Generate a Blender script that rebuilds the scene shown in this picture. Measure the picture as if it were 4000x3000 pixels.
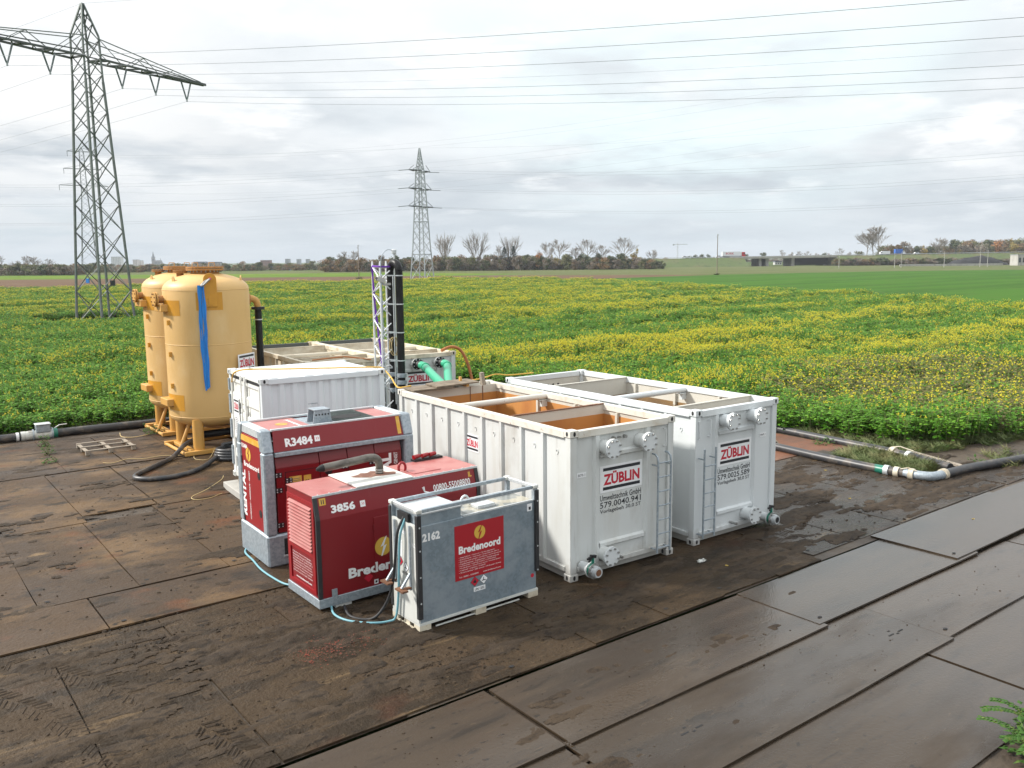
import bpy, bmesh, math, random
from math import sin, cos, pi, radians
from mathutils import Vector, Matrix, noise
random.seed(7)
for o in list(bpy.data.objects): bpy.data.objects.remove(o)
SC = bpy.context.scene
COL = SC.collection

# ------------------------------------------------------------------ camera, sky, sun, exposure
YAW = radians(37.5)          # world X = long joints of the steel plates, world Y = away from the road
CY, SY = cos(YAW), sin(YAW)
def XY(x, y):                # plan point given along the viewing axis (x right, y ahead) -> world
    return (x*CY + y*SY, -x*SY + y*CY)
CAM_H = 5.43
cam = bpy.data.cameras.new('camera'); camo = bpy.data.objects.new('camera', cam); COL.objects.link(camo)
cam.sensor_width = 36.0; cam.lens = 3355.5/4000*36.0; cam.clip_start = 0.1; cam.clip_end = 20000
pit, rol = 0.1431, -0.0093
f = Vector((SY*cos(pit), CY*cos(pit), -sin(pit)))
up0 = Vector((SY*sin(pit), CY*sin(pit), cos(pit))); r0 = Vector((CY, -SY, 0))
rt = r0*cos(rol) + up0*sin(rol); up = up0*cos(rol) - r0*sin(rol)
mw = Matrix((rt, up, -f)).transposed().to_4x4(); mw.translation = (0, 0, CAM_H)
camo.matrix_world = mw
SC.camera = camo
SC.view_settings.view_transform = 'Standard'; SC.view_settings.look = 'None'
SC.view_settings.exposure = 0.27; SC.view_settings.gamma = 1.0
SC.view_settings.use_curve_mapping = False

SUN_EL = radians(38)
sx, sy = XY(-0.995, 0.10)
sun_vec = Vector((sx*cos(SUN_EL), sy*cos(SUN_EL), sin(SUN_EL)))
sl = bpy.data.lights.new('sun', 'SUN'); sl.energy = 4.7; sl.angle = radians(6); sl.color = (1.0, .95, .88)
so = bpy.data.objects.new('sun', sl); COL.objects.link(so)
so.rotation_euler = sun_vec.to_track_quat('Z', 'Y').to_euler()
so.location = (0, 0, 60)

w = bpy.data.worlds.new('World'); SC.world = w; w.use_nodes = True
nt = w.node_tree; N = nt.nodes; L = nt.links
bg = N['Background']; bg.inputs['Strength'].default_value = 0.08
sky = N.new('ShaderNodeTexSky'); sky.sky_type = 'NISHITA'; sky.sun_disc = False
sky.sun_elevation = SUN_EL; sky.sun_rotation = math.atan2(sun_vec.x, sun_vec.y)
tc = N.new('ShaderNodeTexCoord')
sep = N.new('ShaderNodeSeparateXYZ'); L.new(tc.outputs['Generated'], sep.inputs[0])
def wmath(op, a, b=None, c=None, clamp=False):
    n = N.new('ShaderNodeMath'); n.operation = op; n.use_clamp = clamp
    for i, v in enumerate((a, b, c)):
        if v is None: continue
        if isinstance(v, (int, float)): n.inputs[i].default_value = v
        else: L.new(v, n.inputs[i])
    return n.outputs[0]
zc = wmath('MAXIMUM', sep.outputs[2], 0.0)
den = wmath('ADD', zc, 0.13)
comb = N.new('ShaderNodeCombineXYZ')
L.new(wmath('DIVIDE', sep.outputs[0], den), comb.inputs[0]); L.new(wmath('DIVIDE', sep.outputs[1], den), comb.inputs[1])
def wnoise(scale, det, rough, off, lo, hi):
    mp = N.new('ShaderNodeMapping'); mp.inputs['Location'].default_value = off; mp.inputs['Scale'].default_value = (scale, scale, scale)
    L.new(comb.outputs[0], mp.inputs[0])
    n = N.new('ShaderNodeTexNoise'); n.inputs['Scale'].default_value = 1; n.inputs['Detail'].default_value = det; n.inputs['Roughness'].default_value = rough
    L.new(mp.outputs[0], n.inputs['Vector'])
    r = N.new('ShaderNodeMapRange'); r.interpolation_type = 'SMOOTHSTEP'; r.inputs['From Min'].default_value = lo; r.inputs['From Max'].default_value = hi
    L.new(n.outputs[0], r.inputs[0]); return r.outputs[0]
def wmix(fac, a, b):
    n = N.new('ShaderNodeMix'); n.data_type = 'RGBA'
    if isinstance(fac, (int, float)): n.inputs[0].default_value = fac
    else: L.new(fac, n.inputs[0])
    for i, v in ((6, a), (7, b)):
        if isinstance(v, tuple): n.inputs[i].default_value = (*v, 1)
        else: L.new(v, n.inputs[i])
    return n.outputs[2]
grey = wmix(wnoise(.55, 7, .55, (3.1, 7.7, 0), .40, .62), (6.5, 7.15, 7.75), (10.0, 10.4, 10.7))        # broad grey undersides to white
white = wmix(wnoise(1.5, 6, .6, (1.3, 2.9, 4), .50, .72), grey, (12.0, 12.2, 12.3))               # brighter tops
veil = wmix(wnoise(.28, 4, .5, (8.3, 0.4, 2), .56, .74), white, wmix(.30, (7.6, 9.6, 10.6), sky.outputs[0]))  # thin places where pale blue shows
up_ = N.new('ShaderNodeMapRange'); up_.interpolation_type = 'SMOOTHSTEP'; up_.inputs['From Min'].default_value = .10; up_.inputs['From Max'].default_value = .36; up_.inputs['To Max'].default_value = .72; L.new(zc, up_.inputs[0])
def blob(u, v, r0_, r1_, amt):              # a broad patch of sky round one direction
    d = (f + rt*((u-2000)/3355.5) + up*((1500-v)/3355.5)).normalized()
    n = N.new('ShaderNodeVectorMath'); n.operation = 'DOT_PRODUCT'; L.new(tc.outputs['Generated'], n.inputs[0]); n.inputs[1].default_value = d
    r = N.new('ShaderNodeMapRange'); r.interpolation_type = 'SMOOTHSTEP'; r.inputs['From Min'].default_value = cos(r0_); r.inputs['From Max'].default_value = cos(r1_); r.inputs['To Max'].default_value = amt; L.new(n.outputs['Value'], r.inputs[0]); return r.outputs[0]
veil = wmix(up_.outputs[0], veil, (11.9, 12.2, 12.3))
thin = wmath('MULTIPLY', blob(2700, 40, .33, .04, 1.0), wnoise(.9, 5, .55, (5.5, 2.2, 1), .36, .60))
veil = wmix(thin, veil, (10.3, 11.8, 12.1))                                                        # thin cloud with pale blue showing through
veil = wmix(wmath('MULTIPLY', blob(150, 760, .30, .02, .9), wnoise(1.3, 5, .55, (2.2, 9.2, 1), .34, .58)), veil, (11.2, 11.3, 11.3))   # bright cloud in front of the sun
low = N.new('ShaderNodeMapRange'); low.interpolation_type = 'SMOOTHSTEP'
low.inputs['From Min'].default_value = 0.0; low.inputs['From Max'].default_value = .13; L.new(zc, low.inputs[0])
hz = wmix(low.outputs[0], wmix(.75, veil, (7.1, 7.95, 8.7)), veil)                                    # paler blue-grey near the horizon
gain = wmath('MULTIPLY_ADD', zc, .6, 0.88)                                                          # an overcast sky is brightest overhead
sc_ = N.new('ShaderNodeVectorMath'); sc_.operation = 'SCALE'; L.new(hz, sc_.inputs[0]); L.new(gain, sc_.inputs['Scale'])
L.new(sc_.outputs[0], bg.inputs['Color'])

# ------------------------------------------------------------------ materials
def M(name, col, rough=.6, metal=0.0, layers=(), bump=None, coord='Object', spec=.5, rlayer=None, k=1.0, wet=None):
    """layers: (colour, scale or (sx,sy,sz), lo, hi, amount[, detail[, kind]]) mixed over the base one after another"""
    m = bpy.data.materials.new(name); m.use_nodes = True
    col = tuple(c*k for c in col); layers = [(tuple(c*k for c in la[0]), *la[1:]) for la in layers]
    t = m.node_tree; n = t.nodes; l = t.links; b = n['Principled BSDF']
    b.inputs['Roughness'].default_value = rough; b.inputs['Metallic'].default_value = metal
    b.inputs['Specular IOR Level'].default_value = spec
    if coord == 'World':
        g = n.new('ShaderNodeNewGeometry'); src = g.outputs['Position']
    else:
        g = n.new('ShaderNodeTexCoord'); src = g.outputs['Object']
    oi = n.new('ShaderNodeObjectInfo')
    def nz(scale, det=4, kind='noise', seed=0):
        mp = n.new('ShaderNodeMapping'); s = scale if isinstance(scale, tuple) else (scale,)*3
        mp.inputs['Scale'].default_value = s; mp.inputs['Location'].default_value = (seed*3.7, seed*1.9, seed*5.3); l.new(src, mp.inputs[0])
        if kind == 'voronoi':
            x = n.new('ShaderNodeTexVoronoi'); x.inputs['Scale'].default_value = 1; l.new(mp.outputs[0], x.inputs['Vector'])
            sp = n.new('ShaderNodeSeparateColor'); l.new(x.outputs['Color'], sp.inputs[0]); return sp.outputs[0]
        x = n.new('ShaderNodeTexNoise'); x.inputs['Scale'].default_value = 1; x.inputs['Detail'].default_value = det; x.inputs['Roughness'].default_value = .6
        l.new(mp.outputs[0], x.inputs['Vector']); return x.outputs[0]
    def rng(v, lo, hi, amt):
        r = n.new('ShaderNodeMapRange'); r.interpolation_type = 'SMOOTHSTEP'
        r.inputs['From Min'].default_value = lo; r.inputs['From Max'].default_value = hi; r.inputs['To Max'].default_value = amt
        l.new(v, r.inputs[0]); return r.outputs[0]
    cur = None
    for i, la in enumerate(layers):
        c2, scale, lo, hi, amt = la[:5]; det = la[5] if len(la) > 5 else 4; kind = la[6] if len(la) > 6 else 'noise'
        if kind == 'object': fac = rng(oi.outputs['Random'], lo, hi, amt)
        elif kind == 'height':
            sp = n.new('ShaderNodeSeparateXYZ'); l.new(src, sp.inputs[0])
            ad = n.new('ShaderNodeMath'); ad.operation = 'MULTIPLY_ADD'; ad.inputs[1].default_value = det; l.new(nz(scale, 5, 'noise', i+1), ad.inputs[0]); l.new(sp.outputs[2], ad.inputs[2])
            fac = rng(ad.outputs[0], lo, hi, amt)
        else: fac = rng(nz(scale, det, kind, i+1), lo, hi, amt)
        mx = n.new('ShaderNodeMix'); mx.data_type = 'RGBA'; l.new(fac, mx.inputs[0])
        if cur is None: mx.inputs[6].default_value = (*col, 1)
        else: l.new(cur, mx.inputs[6])
        mx.inputs[7].default_value = (*c2, 1); cur = mx.outputs[2]
    if cur is None: b.inputs['Base Color'].default_value = (*col, 1)
    else: l.new(cur, b.inputs['Base Color'])
    if rlayer:
        scale, lo, hi, r2 = rlayer
        r = n.new('ShaderNodeMapRange'); r.inputs['From Min'].default_value = lo; r.inputs['From Max'].default_value = hi
        r.inputs['To Min'].default_value = rough; r.inputs['To Max'].default_value = r2; l.new(nz(scale, 5, 'noise', 9), r.inputs[0]); l.new(r.outputs[0], b.inputs['Roughness'])
    if wet:                                     # standing water: gloss rises along x in ragged patches
        sp = n.new('ShaderNodeSeparateXYZ'); l.new(src, sp.inputs[0]); ma = n.new('ShaderNodeMath'); ma.operation = 'MULTIPLY_ADD'; ma.inputs[1].default_value = 26.0
        l.new(nz((.22, .8, 1), 6, 'noise', 13), ma.inputs[0]); l.new(sp.outputs[0], ma.inputs[2]); wf = rng(ma.outputs[0], wet[0]+13, wet[1]+13, 1.0)
        mx = n.new('ShaderNodeMix'); l.new(wf, mx.inputs[0]); mx.inputs[3].default_value = wet[2]
        cr = b.inputs['Roughness'].links
        if cr: l.new(cr[0].from_socket, mx.inputs[2])
        else: mx.inputs[2].default_value = rough
        l.new(mx.outputs[0], b.inputs['Roughness'])
        ms = n.new('ShaderNodeMix'); l.new(wf, ms.inputs[0]); ms.inputs[2].default_value = spec; ms.inputs[3].default_value = .75; l.new(ms.outputs[0], b.inputs['Specular IOR Level'])
    if bump:
        scale, strength, dist = bump[:3]
        bp = n.new('ShaderNodeBump'); bp.inputs['Strength'].default_value = strength; bp.inputs['Distance'].default_value = dist
        l.new(nz(scale, 6, 'noise', 5), bp.inputs['Height']); l.new(bp.outputs[0], b.inputs['Normal'])
    return m

MT = {}
DIRT = (.20, .165, .12)
MT['white_paint'] = M('white_paint', (.60, .62, .61), .42, layers=[((.50, .49, .44), (2.5, 2.5, .35), .45, .75, .6), (DIRT, (9, 9, .8), .58, .80, .50, 6), ((.36, .34, .30), (.9, .9, .5), .54, .72, .55, 7), ((.20, .155, .11), (5, 5, 5), .66, .24, .55, .5, 'height'), ((.30, .17, .09), (11, 11, .5), .68, .80, .45, 6), ((.17, .09, .05), 14, .71, .77, .8, 6)], bump=(2.2, .22, .03))
MT['clean_white'] = M('clean_white_paint', (.63, .66, .67), .38, layers=[((.53, .55, .54), (2, 2, .3), .5, .8, .5), (DIRT, (7, 7, .7), .62, .85, .4, 6), ((.20, .155, .11), (5, 5, 5), .62, .22, .5, .5, 'height')], bump=(2.2, .10, .02))
MT['rusty_white'] = M('rust_stained_white_paint', (.64, .62, .56), .5, layers=[((.50, .42, .31), 2.4, .5, .7, .6), ((.24, .10, .04), (9, 9, 9), .62, .72, .85, 8)], bump=(6, .15, .01))
MT['cream_old'] = M('old_cream_paint', (.58, .53, .42), .6, layers=[((.34, .27, .18), 2.2, .45, .7, .7), ((.20, .08, .035), 7, .64, .74, .8, 7)], bump=(5, .2, .01))
MT['inner_wall'] = M('tank_inner_paint', (.56, .54, .48), .6, layers=[((.42, .38, .31), (1.5, 1.5, .4), .45, .75, .6), ((.22, .12, .06), (6, 6, .8), .70, .8, .6)])
MT['sludge'] = M('ochre_sludge_coat', (.47, .21, .055), .65, layers=[((.34, .115, .03), (1.2, 1.2, .5), .45, .75, .6), ((.56, .30, .10), (3, 3, .5), .6, .8, .5)])
MT['sludge_dark'] = M('brown_waterline_coat', (.22, .13, .05), .6, layers=[((.12, .07, .03), 2, .4, .7, .6)])
MT['water'] = M('murky_water', (.10, .06, .03), .08, layers=[((.16, .10, .05), 1.1, .4, .7, .7)])
MT['foam'] = M('white_foam', (.68, .66, .62), .8, layers=[((.25, .20, .15), 5, .45, .6, .8, 6)], bump=(9, .5, .03))
MT['galv'] = M('galvanised_steel', (.36, .41, .45), .45, .45, layers=[((.25, .295, .33), 26, .2, .8, .7, 4, 'voronoi'), ((.52, .555, .58), 9, .5, .8, .5), ((.36, .33, .28), (4, 4, .6), .66, .84, .5)], rlayer=(20, .3, .7, .6))
MT['galv_light'] = M('bright_galvanised_steel', (.60, .63, .64), .45, .35, layers=[((.47, .50, .52), 22, .2, .8, .6, 4, 'voronoi'), ((.40, .36, .28), (5, 5, 1), .60, .80, .5)])
MT['galv_dirty'] = M('weathered_white_steel', (.60, .61, .58), .55, .1, layers=[((.36, .33, .27), (3, 3, .5), .5, .78, .8, 6), ((.25, .13, .06), 8, .66, .76, .7, 7)])
MT['alu'] = M('aluminium_tube', (.82, .84, .86), .35, .35)
MT['red'] = M('red_panel_paint', (.27, .006, .011), .32, layers=[((.22, .006, .011), 1.5, .4, .7, .5), ((.36, .12, .10), (5, 5, .5), .72, .9, .25, 6)], spec=.55, bump=(1.4, .05, .03))
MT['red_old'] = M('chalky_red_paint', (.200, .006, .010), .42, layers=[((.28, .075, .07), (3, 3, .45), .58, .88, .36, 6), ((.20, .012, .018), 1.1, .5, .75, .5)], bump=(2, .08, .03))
MT['red_pale'] = M('faded_red_with_painted_sheen', (.42, .165, .15), .34, layers=[((.36, .09, .085), 2.2, .4, .72, .8), ((.50, .33, .27), 5, .58, .8, .6, 6)])  # faded red roof paint, with its sky sheen mixed into the colour
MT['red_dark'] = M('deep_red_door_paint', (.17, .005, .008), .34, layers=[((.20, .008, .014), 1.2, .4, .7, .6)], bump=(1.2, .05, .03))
MT['red_gloss'] = M('sign_red', (.36, .012, .02), .4, layers=[((.40, .12, .10), (6, 6, 1), .74, .8, .5, 6)])
MT['letter_red'] = M('lettering_red', (.50, .012, .035), .5, layers=[((.55, .10, .12), 3, .5, .8, .5)])
MT['letter_black'] = M('lettering_black', (.018, .02, .026), .5)
MT['letter_grey'] = M('lettering_dark_grey', (.09, .095, .10), .5)
MT['letter_white'] = M('lettering_white', (.80, .80, .79), .5)
MT['sign_white'] = M('sign_white', (.80, .81, .82), .4, layers=[((.60, .55, .48), 4, .68, .82, .5, 6)])
MT['yellow_logo'] = M('logo_yellow', (.64, .40, .06), .5)
MT['sticker_yellow'] = M('sticker_yellow', (.60, .33, .03), .5, layers=[((.66, .48, .16), 8, .4, .7, .6)])
MT['black_rubber'] = M('black_rubber', (.022, .022, .024), .6, layers=[((.07, .06, .05), 6, .55, .8, .6)])
MT['black_pipe'] = M('black_plastic_pipe', (.010, .010, .011), .42, layers=[((.03, .027, .024), (3, 3, 3), .5, .75, .5)], spec=.3)
MT['dusty_pipe'] = M('dusty_black_pipe', (.035, .036, .04), .42, layers=[((.16, .13, .10), 3, .46, .72, .8, 6), ((.02, .02, .022), 8, .5, .7, .6)])
MT['black'] = M('black_plastic', (.014, .014, .016), .45)
MT['dark'] = M('dark_recess', (.012, .012, .013), .8)
MT['green_valve'] = M('green_valve_enamel', (.015, .16, .11), .35)
MT['green_pipe'] = M('green_plastic_pipe', (.03, .36, .20), .38, layers=[((.07, .42, .26), (6, 6, 6), .5, .8, .6)])
MT['steel'] = M('bare_steel', (.38, .38, .37), .35, .8, layers=[((.22, .15, .10), 8, .55, .75, .6, 6)])
MT['rust'] = M('rusty_steel', (.17, .075, .035), .8, layers=[((.09, .04, .022), 8, .4, .7, .8, 6)])
MT['yellow'] = M('ochre_tank_paint', (.63, .40, .155), .5, layers=[((.56, .345, .12), (1.2, 1.2, .4), .4, .7, .6), ((.45, .26, .085), (7, 7, .35), .58, .80, .5, 6), ((.70, .52, .28), (.8, .8, .5), .52, .74, .5), ((.36, .22, .10), (2.4, 2.4, 1.2), .66, .76, .45, 8), ((.30, .17, .06), 16, .73, .8, .6, 7)], bump=(2.0, .12, .04))
MT['ochre'] = M('deep_ochre_repaint', (.56, .265, .022), .42, layers=[((.48, .22, .02), 2.2, .4, .7, .7)])
MT['ochre_rust'] = M('chipped_ochre_paint', (.56, .30, .070), .5, layers=[((.48, .27, .09), 2, .45, .7, .6), ((.16, .07, .03), 11, .66, .74, .8, 7)])
MT['orange_flange'] = M('rusty_orange_flange', (.40, .19, .055), .6, layers=[((.22, .10, .045), 9, .5, .7, .8, 6)])
MT['blue_sling'] = M('blue_webbing', (.010, .21, .62), .6, layers=[((.008, .13, .46), (40, 40, 1.5), .4, .6, .7)])
MT['purple'] = M('purple_webbing', (.14, .03, .36), .7)
MT['pink'] = M('pink_pin', (.55, .05, .16), .4)
MT['orange_hose'] = M('rusty_orange_hose', (.40, .14, .035), .55, layers=[((.22, .10, .04), 9, .5, .7, .7)])
MT['yellow_cable'] = M('yellow_cable', (.62, .36, .05), .5)
MT['rope'] = M('pale_rope', (.52, .40, .20), .9)
MT['blue_hose'] = M('pale_blue_hose', (.16, .36, .42), .45)
MT['blue_plastic'] = M('blue_plastic', (.02, .17, .50), .4)
MT['wood_grey'] = M('weathered_wood', (.30, .26, .21), .85, layers=[((.16, .13, .10), (3, 30, 30), .4, .7, .8, 5), ((.40, .34, .26), 2, .5, .75, .5)])
MT['ply'] = M('muddy_plywood', (.20, .16, .115), .85, layers=[((.10, .075, .05), 4, .4, .7, .9, 6), ((.30, .24, .17), (2, 9, 2), .55, .75, .5)])
MT['timber_pole'] = M('timber_pole', (.20, .165, .125), .85)
MT['exhaust'] = M('sooted_exhaust_steel', (.17, .155, .135), .42, .7, layers=[((.06, .05, .045), (5, 5, 5), .4, .7, .7, 5)])
MT['soot_plate'] = M('soot_stained_plate', (.66, .66, .62), .5, .2, layers=[((.46, .43, .37), 2.4, .45, .7, .6)])
MT['soot'] = M('soot_stain', (.17, .075, .05), .8, layers=[((.30, .17, .12), 9, .45, .7, .8, 6)])
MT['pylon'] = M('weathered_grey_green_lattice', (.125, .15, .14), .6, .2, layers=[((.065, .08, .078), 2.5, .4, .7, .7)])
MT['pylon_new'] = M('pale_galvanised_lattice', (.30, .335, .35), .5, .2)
MT['pylon_dark'] = M('dark_lattice_steel', (.075, .085, .085), .6, .3)
MT['insulator'] = M('grey_insulator', (.13, .16, .17), .4)
MT['wire'] = M('aluminium_conductor', (.24, .26, .29), .5, .3)
MT['concrete'] = M('weathered_concrete', (.40, .39, .36), .9, layers=[((.26, .25, .23), (.6, .6, .2), .4, .7, .7)])
MT['asphalt'] = M('motorway_asphalt', (.055, .055, .058), .9)
MT['graffiti'] = M('blue_graffiti', (.05, .22, .50), .7)
MT['glass_dark'] = M('dark_window', (.03, .04, .05), .15)
MT['veh_white'] = M('vehicle_white', (.75, .76, .77), .35)
MT['veh_red'] = M('vehicle_red', (.48, .02, .03), .35)
MT['veh_blue'] = M('vehicle_blue', (.02, .12, .46), .5)
MT['tyre'] = M('tyre_rubber', (.02, .02, .021), .8)
MT['bldg_white'] = M('pale_render', (.52, .52, .51), .85)
MT['bldg_pink'] = M('pinkish_render', (.50, .43, .40), .85)
MT['bldg_grey'] = M('grey_render', (.28, .30, .32), .85)
MT['bldg_brick'] = M('brick_render', (.22, .10, .07), .85)
MT['slate'] = M('slate_roof', (.07, .08, .10), .7)
MT['stone_church'] = M('church_stone', (.17, .165, .16), .9)
MT['leaf'] = M('mustard_leaf', (.060, .175, .012), .55, layers=[((.10, .235, .016), .7, .4, .7, .8, 3), ((.034, .100, .018), 2.2, .5, .8, .6)], coord='World', spec=.18)
MT['leaf_b'] = M('mustard_leaf_light', (.125, .265, .020), .55, layers=[((.08, .20, .016), .6, .4, .7, .7, 3)], coord='World', spec=.18)
MT['leaf_dry'] = M('browning_leaf', (.16, .135, .038), .6, layers=[((.105, .105, .03), 1.2, .4, .7, .7)], coord='World')
MT['stem'] = M('pale_stem', (.16, .20, .06), .7)
MT['flower'] = M('mustard_flower', (.60, .52, .035), .6, spec=.15)
MT['bush_dark'] = M('dark_shrub_leaf', (.055, .085, .035), .8, layers=[((.08, .09, .035), .3, .4, .65, .8)], coord='World')
MT['bush_olive'] = M('olive_shrub_leaf', (.19, .19, .07), .8, layers=[((.115, .105, .060), .3, .4, .65, .8)], coord='World')
MT['bush_brown'] = M('autumn_brown_leaf', (.27, .155, .07), .8, layers=[((.165, .112, .066), .3, .4, .65, .8)], coord='World')
MT['bush_grey'] = M('bare_twig_grey', (.26, .225, .185), .9, layers=[((.150, .135, .115), .3, .4, .65, .8)], coord='World')
MT['bush_orange'] = M('orange_autumn_leaf', (.36, .155, .040), .8)
MT['bush_yellow'] = M('yellow_autumn_leaf', (.36, .26, .055), .8)
MT['conifer'] = M('conifer_needle', (.018, .034, .024), .8)
MT['bark'] = M('grey_bark', (.23, .205, .18), .9)
MT['bark_pale'] = M('pale_bark', (.36, .33, .29), .9)
MT['weed'] = M('weed_leaf', (.040, .095, .018), .6, layers=[((.10, .12, .025), 14, .5, .7, .7)], coord='World', spec=.12)
MT['grass'] = M('grass_blade', (.085, .115, .030), .7, layers=[((.20, .17, .07), 1.5, .45, .7, .7)], coord='World')
MT['gravel_black'] = M('dark_spoil', (.009, .009, .011), .95, layers=[((.018, .017, .02), .5, .4, .7, .7)], bump=(2, .5, .2), coord='World')

# ------------------------------------------------------------------ mesh helpers
class MB:
    def __init__(s): s.v = []; s.f = []; s.m = []
    def add(s, vs, fs, mi=0):
        o = len(s.v); s.v += [tuple(p) for p in vs]; s.f += [tuple(i+o for i in q) for q in fs]; s.m += [mi]*len(fs); return s
    def box(s, x0, y0, z0, x1, y1, z1, mi=0):
        return s.add([(x0,y0,z0),(x1,y0,z0),(x1,y1,z0),(x0,y1,z0),(x0,y0,z1),(x1,y0,z1),(x1,y1,z1),(x0,y1,z1)],
                     [(0,3,2,1),(4,5,6,7),(0,1,5,4),(1,2,6,5),(2,3,7,6),(3,0,4,7)], mi)
    def hexa(s, p, mi=0): return s.add(p, [(0,3,2,1),(4,5,6,7),(0,1,5,4),(1,2,6,5),(2,3,7,6),(3,0,4,7)], mi)
    def frame(s, d):
        d = d.normalized(); a = Vector((0,0,1)) if abs(d.z) < .9 else Vector((1,0,0))
        x = d.cross(a).normalized(); return x, d.cross(x).normalized()
    def cyl(s, p0, p1, r0, r1=None, n=12, caps=True, mi=0):
        p0 = Vector(p0); p1 = Vector(p1); r1 = r0 if r1 is None else r1; x, y = s.frame(p1-p0)
        vs = [p0+(x*cos(2*pi*i/n)+y*sin(2*pi*i/n))*r0 for i in range(n)] + [p1+(x*cos(2*pi*i/n)+y*sin(2*pi*i/n))*r1 for i in range(n)]
        fs = [(i, i+n, (i+1)%n+n, (i+1)%n) for i in range(n)]
        if caps: fs += [tuple(range(n)), tuple(range(2*n-1, n-1, -1))]
        return s.add(vs, fs, mi)
    def bar(s, p0, p1, wx, wy=None, mi=0):
        """rectangular bar between two points"""
        p0 = Vector(p0); p1 = Vector(p1); wy = wx if wy is None else wy; x, y = s.frame(p1-p0); x = x*wx/2; y = y*wy/2
        return s.add([p0-x-y, p0+x-y, p0+x+y, p0-x+y, p1-x-y, p1+x-y, p1+x+y, p1-x+y], [(0,1,2,3),(7,6,5,4),(4,5,1,0),(5,6,2,1),(6,7,3,2),(7,4,0,3)], mi)
    def tube(s, pts, r, n=8, mi=0, closed=False, caps=True):
        P = [Vector(p) for p in pts]; k = len(P); o = len(s.v); ref = None; rs = r if isinstance(r, (list, tuple)) else [r]*k
        for i in range(k):
            a = P[i-1] if (i or closed) else P[0]; b = P[(i+1) % k] if (i < k-1 or closed) else P[-1]
            d = (b-a).normalized()
            if ref is None: x, y = s.frame(d)
            else:
                x = (ref - d*ref.dot(d)).normalized(); y = d.cross(x)
            ref = x
            for j in range(n):
                q = P[i]+(x*cos(2*pi*j/n)+y*sin(2*pi*j/n))*rs[i]; s.v.append(tuple(q))
        for i in range(k if closed else k-1):
            for j in range(n):
                a = o+i*n+j; b = o+i*n+(j+1) % n; c = o+((i+1) % k)*n+(j+1) % n; d = o+((i+1) % k)*n+j
                s.f.append((a, b, c, d)); s.m.append(mi)
        if caps and not closed:
            s.f.append(tuple(o+j for j in range(n-1, -1, -1))); s.m.append(mi); s.f.append(tuple(o+(k-1)*n+j for j in range(n))); s.m.append(mi)
        return s
    def lathe(s, prof, n=32, o=(0,0,0), ax='z', mi=0):
        k = len(prof); b = len(s.v); o = Vector(o)
        for r, h in prof:
            for j in range(n):
                c, q = cos(2*pi*j/n)*r, sin(2*pi*j/n)*r
                p = (c, q, h) if ax == 'z' else ((h, c, q) if ax == 'x' else (q, h, c)); s.v.append(tuple(o+Vector(p)))
        for i in range(k-1):
            for j in range(n):
                s.f.append((b+i*n+j, b+i*n+(j+1) % n, b+(i+1)*n+(j+1) % n, b+(i+1)*n+j)); s.m.append(mi)
        if prof[0][0] > 1e-4: s.f.append(tuple(b+j for j in range(n-1, -1, -1))); s.m.append(mi)
        if prof[-1][0] > 1e-4: s.f.append(tuple(b+(k-1)*n+j for j in range(n))); s.m.append(mi)
        return s
    def prism(s, poly, o, r, u, d, mi=0):
        """polygon (2d) in the plane o + r*x + u*y, extruded by the vector d"""
        o = Vector(o); r = Vector(r); u = Vector(u); d = Vector(d); n = len(poly)
        a = [o+r*x+u*y for x, y in poly]; vs = a+[p+d for p in a]
        return s.add(vs, [tuple(range(n)), tuple(range(2*n-1, n-1, -1))]+[(i, i+n, (i+1) % n+n, (i+1) % n) for i in range(n)], mi)
    def ngon(s, poly, o, r, u, mi=0):
        o = Vector(o); r = Vector(r); u = Vector(u); return s.add([o+r*x+u*y for x, y in poly], [tuple(range(len(poly)))], mi)
    def mesh(s, name, mats, smooth=None, bevel=0):
        me = bpy.data.meshes.new(name); me.from_pydata(s.v, [], s.f)
        mats = mats if isinstance(mats, (list, tuple)) else [mats]
        for m in mats: me.materials.append(m if not isinstance(m, str) else MT[m])
        if len(mats) > 1: me.polygons.foreach_set('material_index', s.m)
        bm = bmesh.new(); bm.from_mesh(me); bmesh.ops.recalc_face_normals(bm, faces=bm.faces)
        if bevel: bmesh.ops.bevel(bm, geom=list(bm.edges), offset=bevel, segments=1, affect='EDGES', clamp_overlap=True)
        bm.to_mesh(me); bm.free()
        if smooth:
            me.polygons.foreach_set('use_smooth', [True]*len(me.polygons)); me.set_sharp_from_angle(angle=radians(smooth))
        me.update(); return me
    def build(s, name, mats, parent=None, smooth=None, bevel=0, label=None):
        return put(name, s.mesh(name, mats, smooth, bevel), parent, label)
def put(name, me, parent=None, label=None, loc=None, rot=None):
    o = bpy.data.objects.new(name, me); COL.objects.link(o)
    if parent: o.parent = parent
    if label: o['label'] = label
    if loc: o.location = loc
    if rot: o.rotation_euler = rot
    return o
def tag(o, label, cat, group=None, kind=None):
    o['label'] = label; o['category'] = cat
    if group: o['group'] = group
    if kind: o['kind'] = kind
    return o
def thing(name, label, cat, loc=(0,0,0), rz=0, group=None):
    o = bpy.data.objects.new(name, None); COL.objects.link(o); o.location = loc; o.rotation_euler = (0, 0, rz); o.empty_display_size = .2
    return tag(o, label, cat, group)
def struct(o): o['kind'] = 'structure'; return o
def copy_tree(o, parent=None):
    c = o.copy(); COL.objects.link(c); c.parent = parent
    for ch in list(o.children): copy_tree(ch, c)
    return c
_tx = {}
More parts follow.
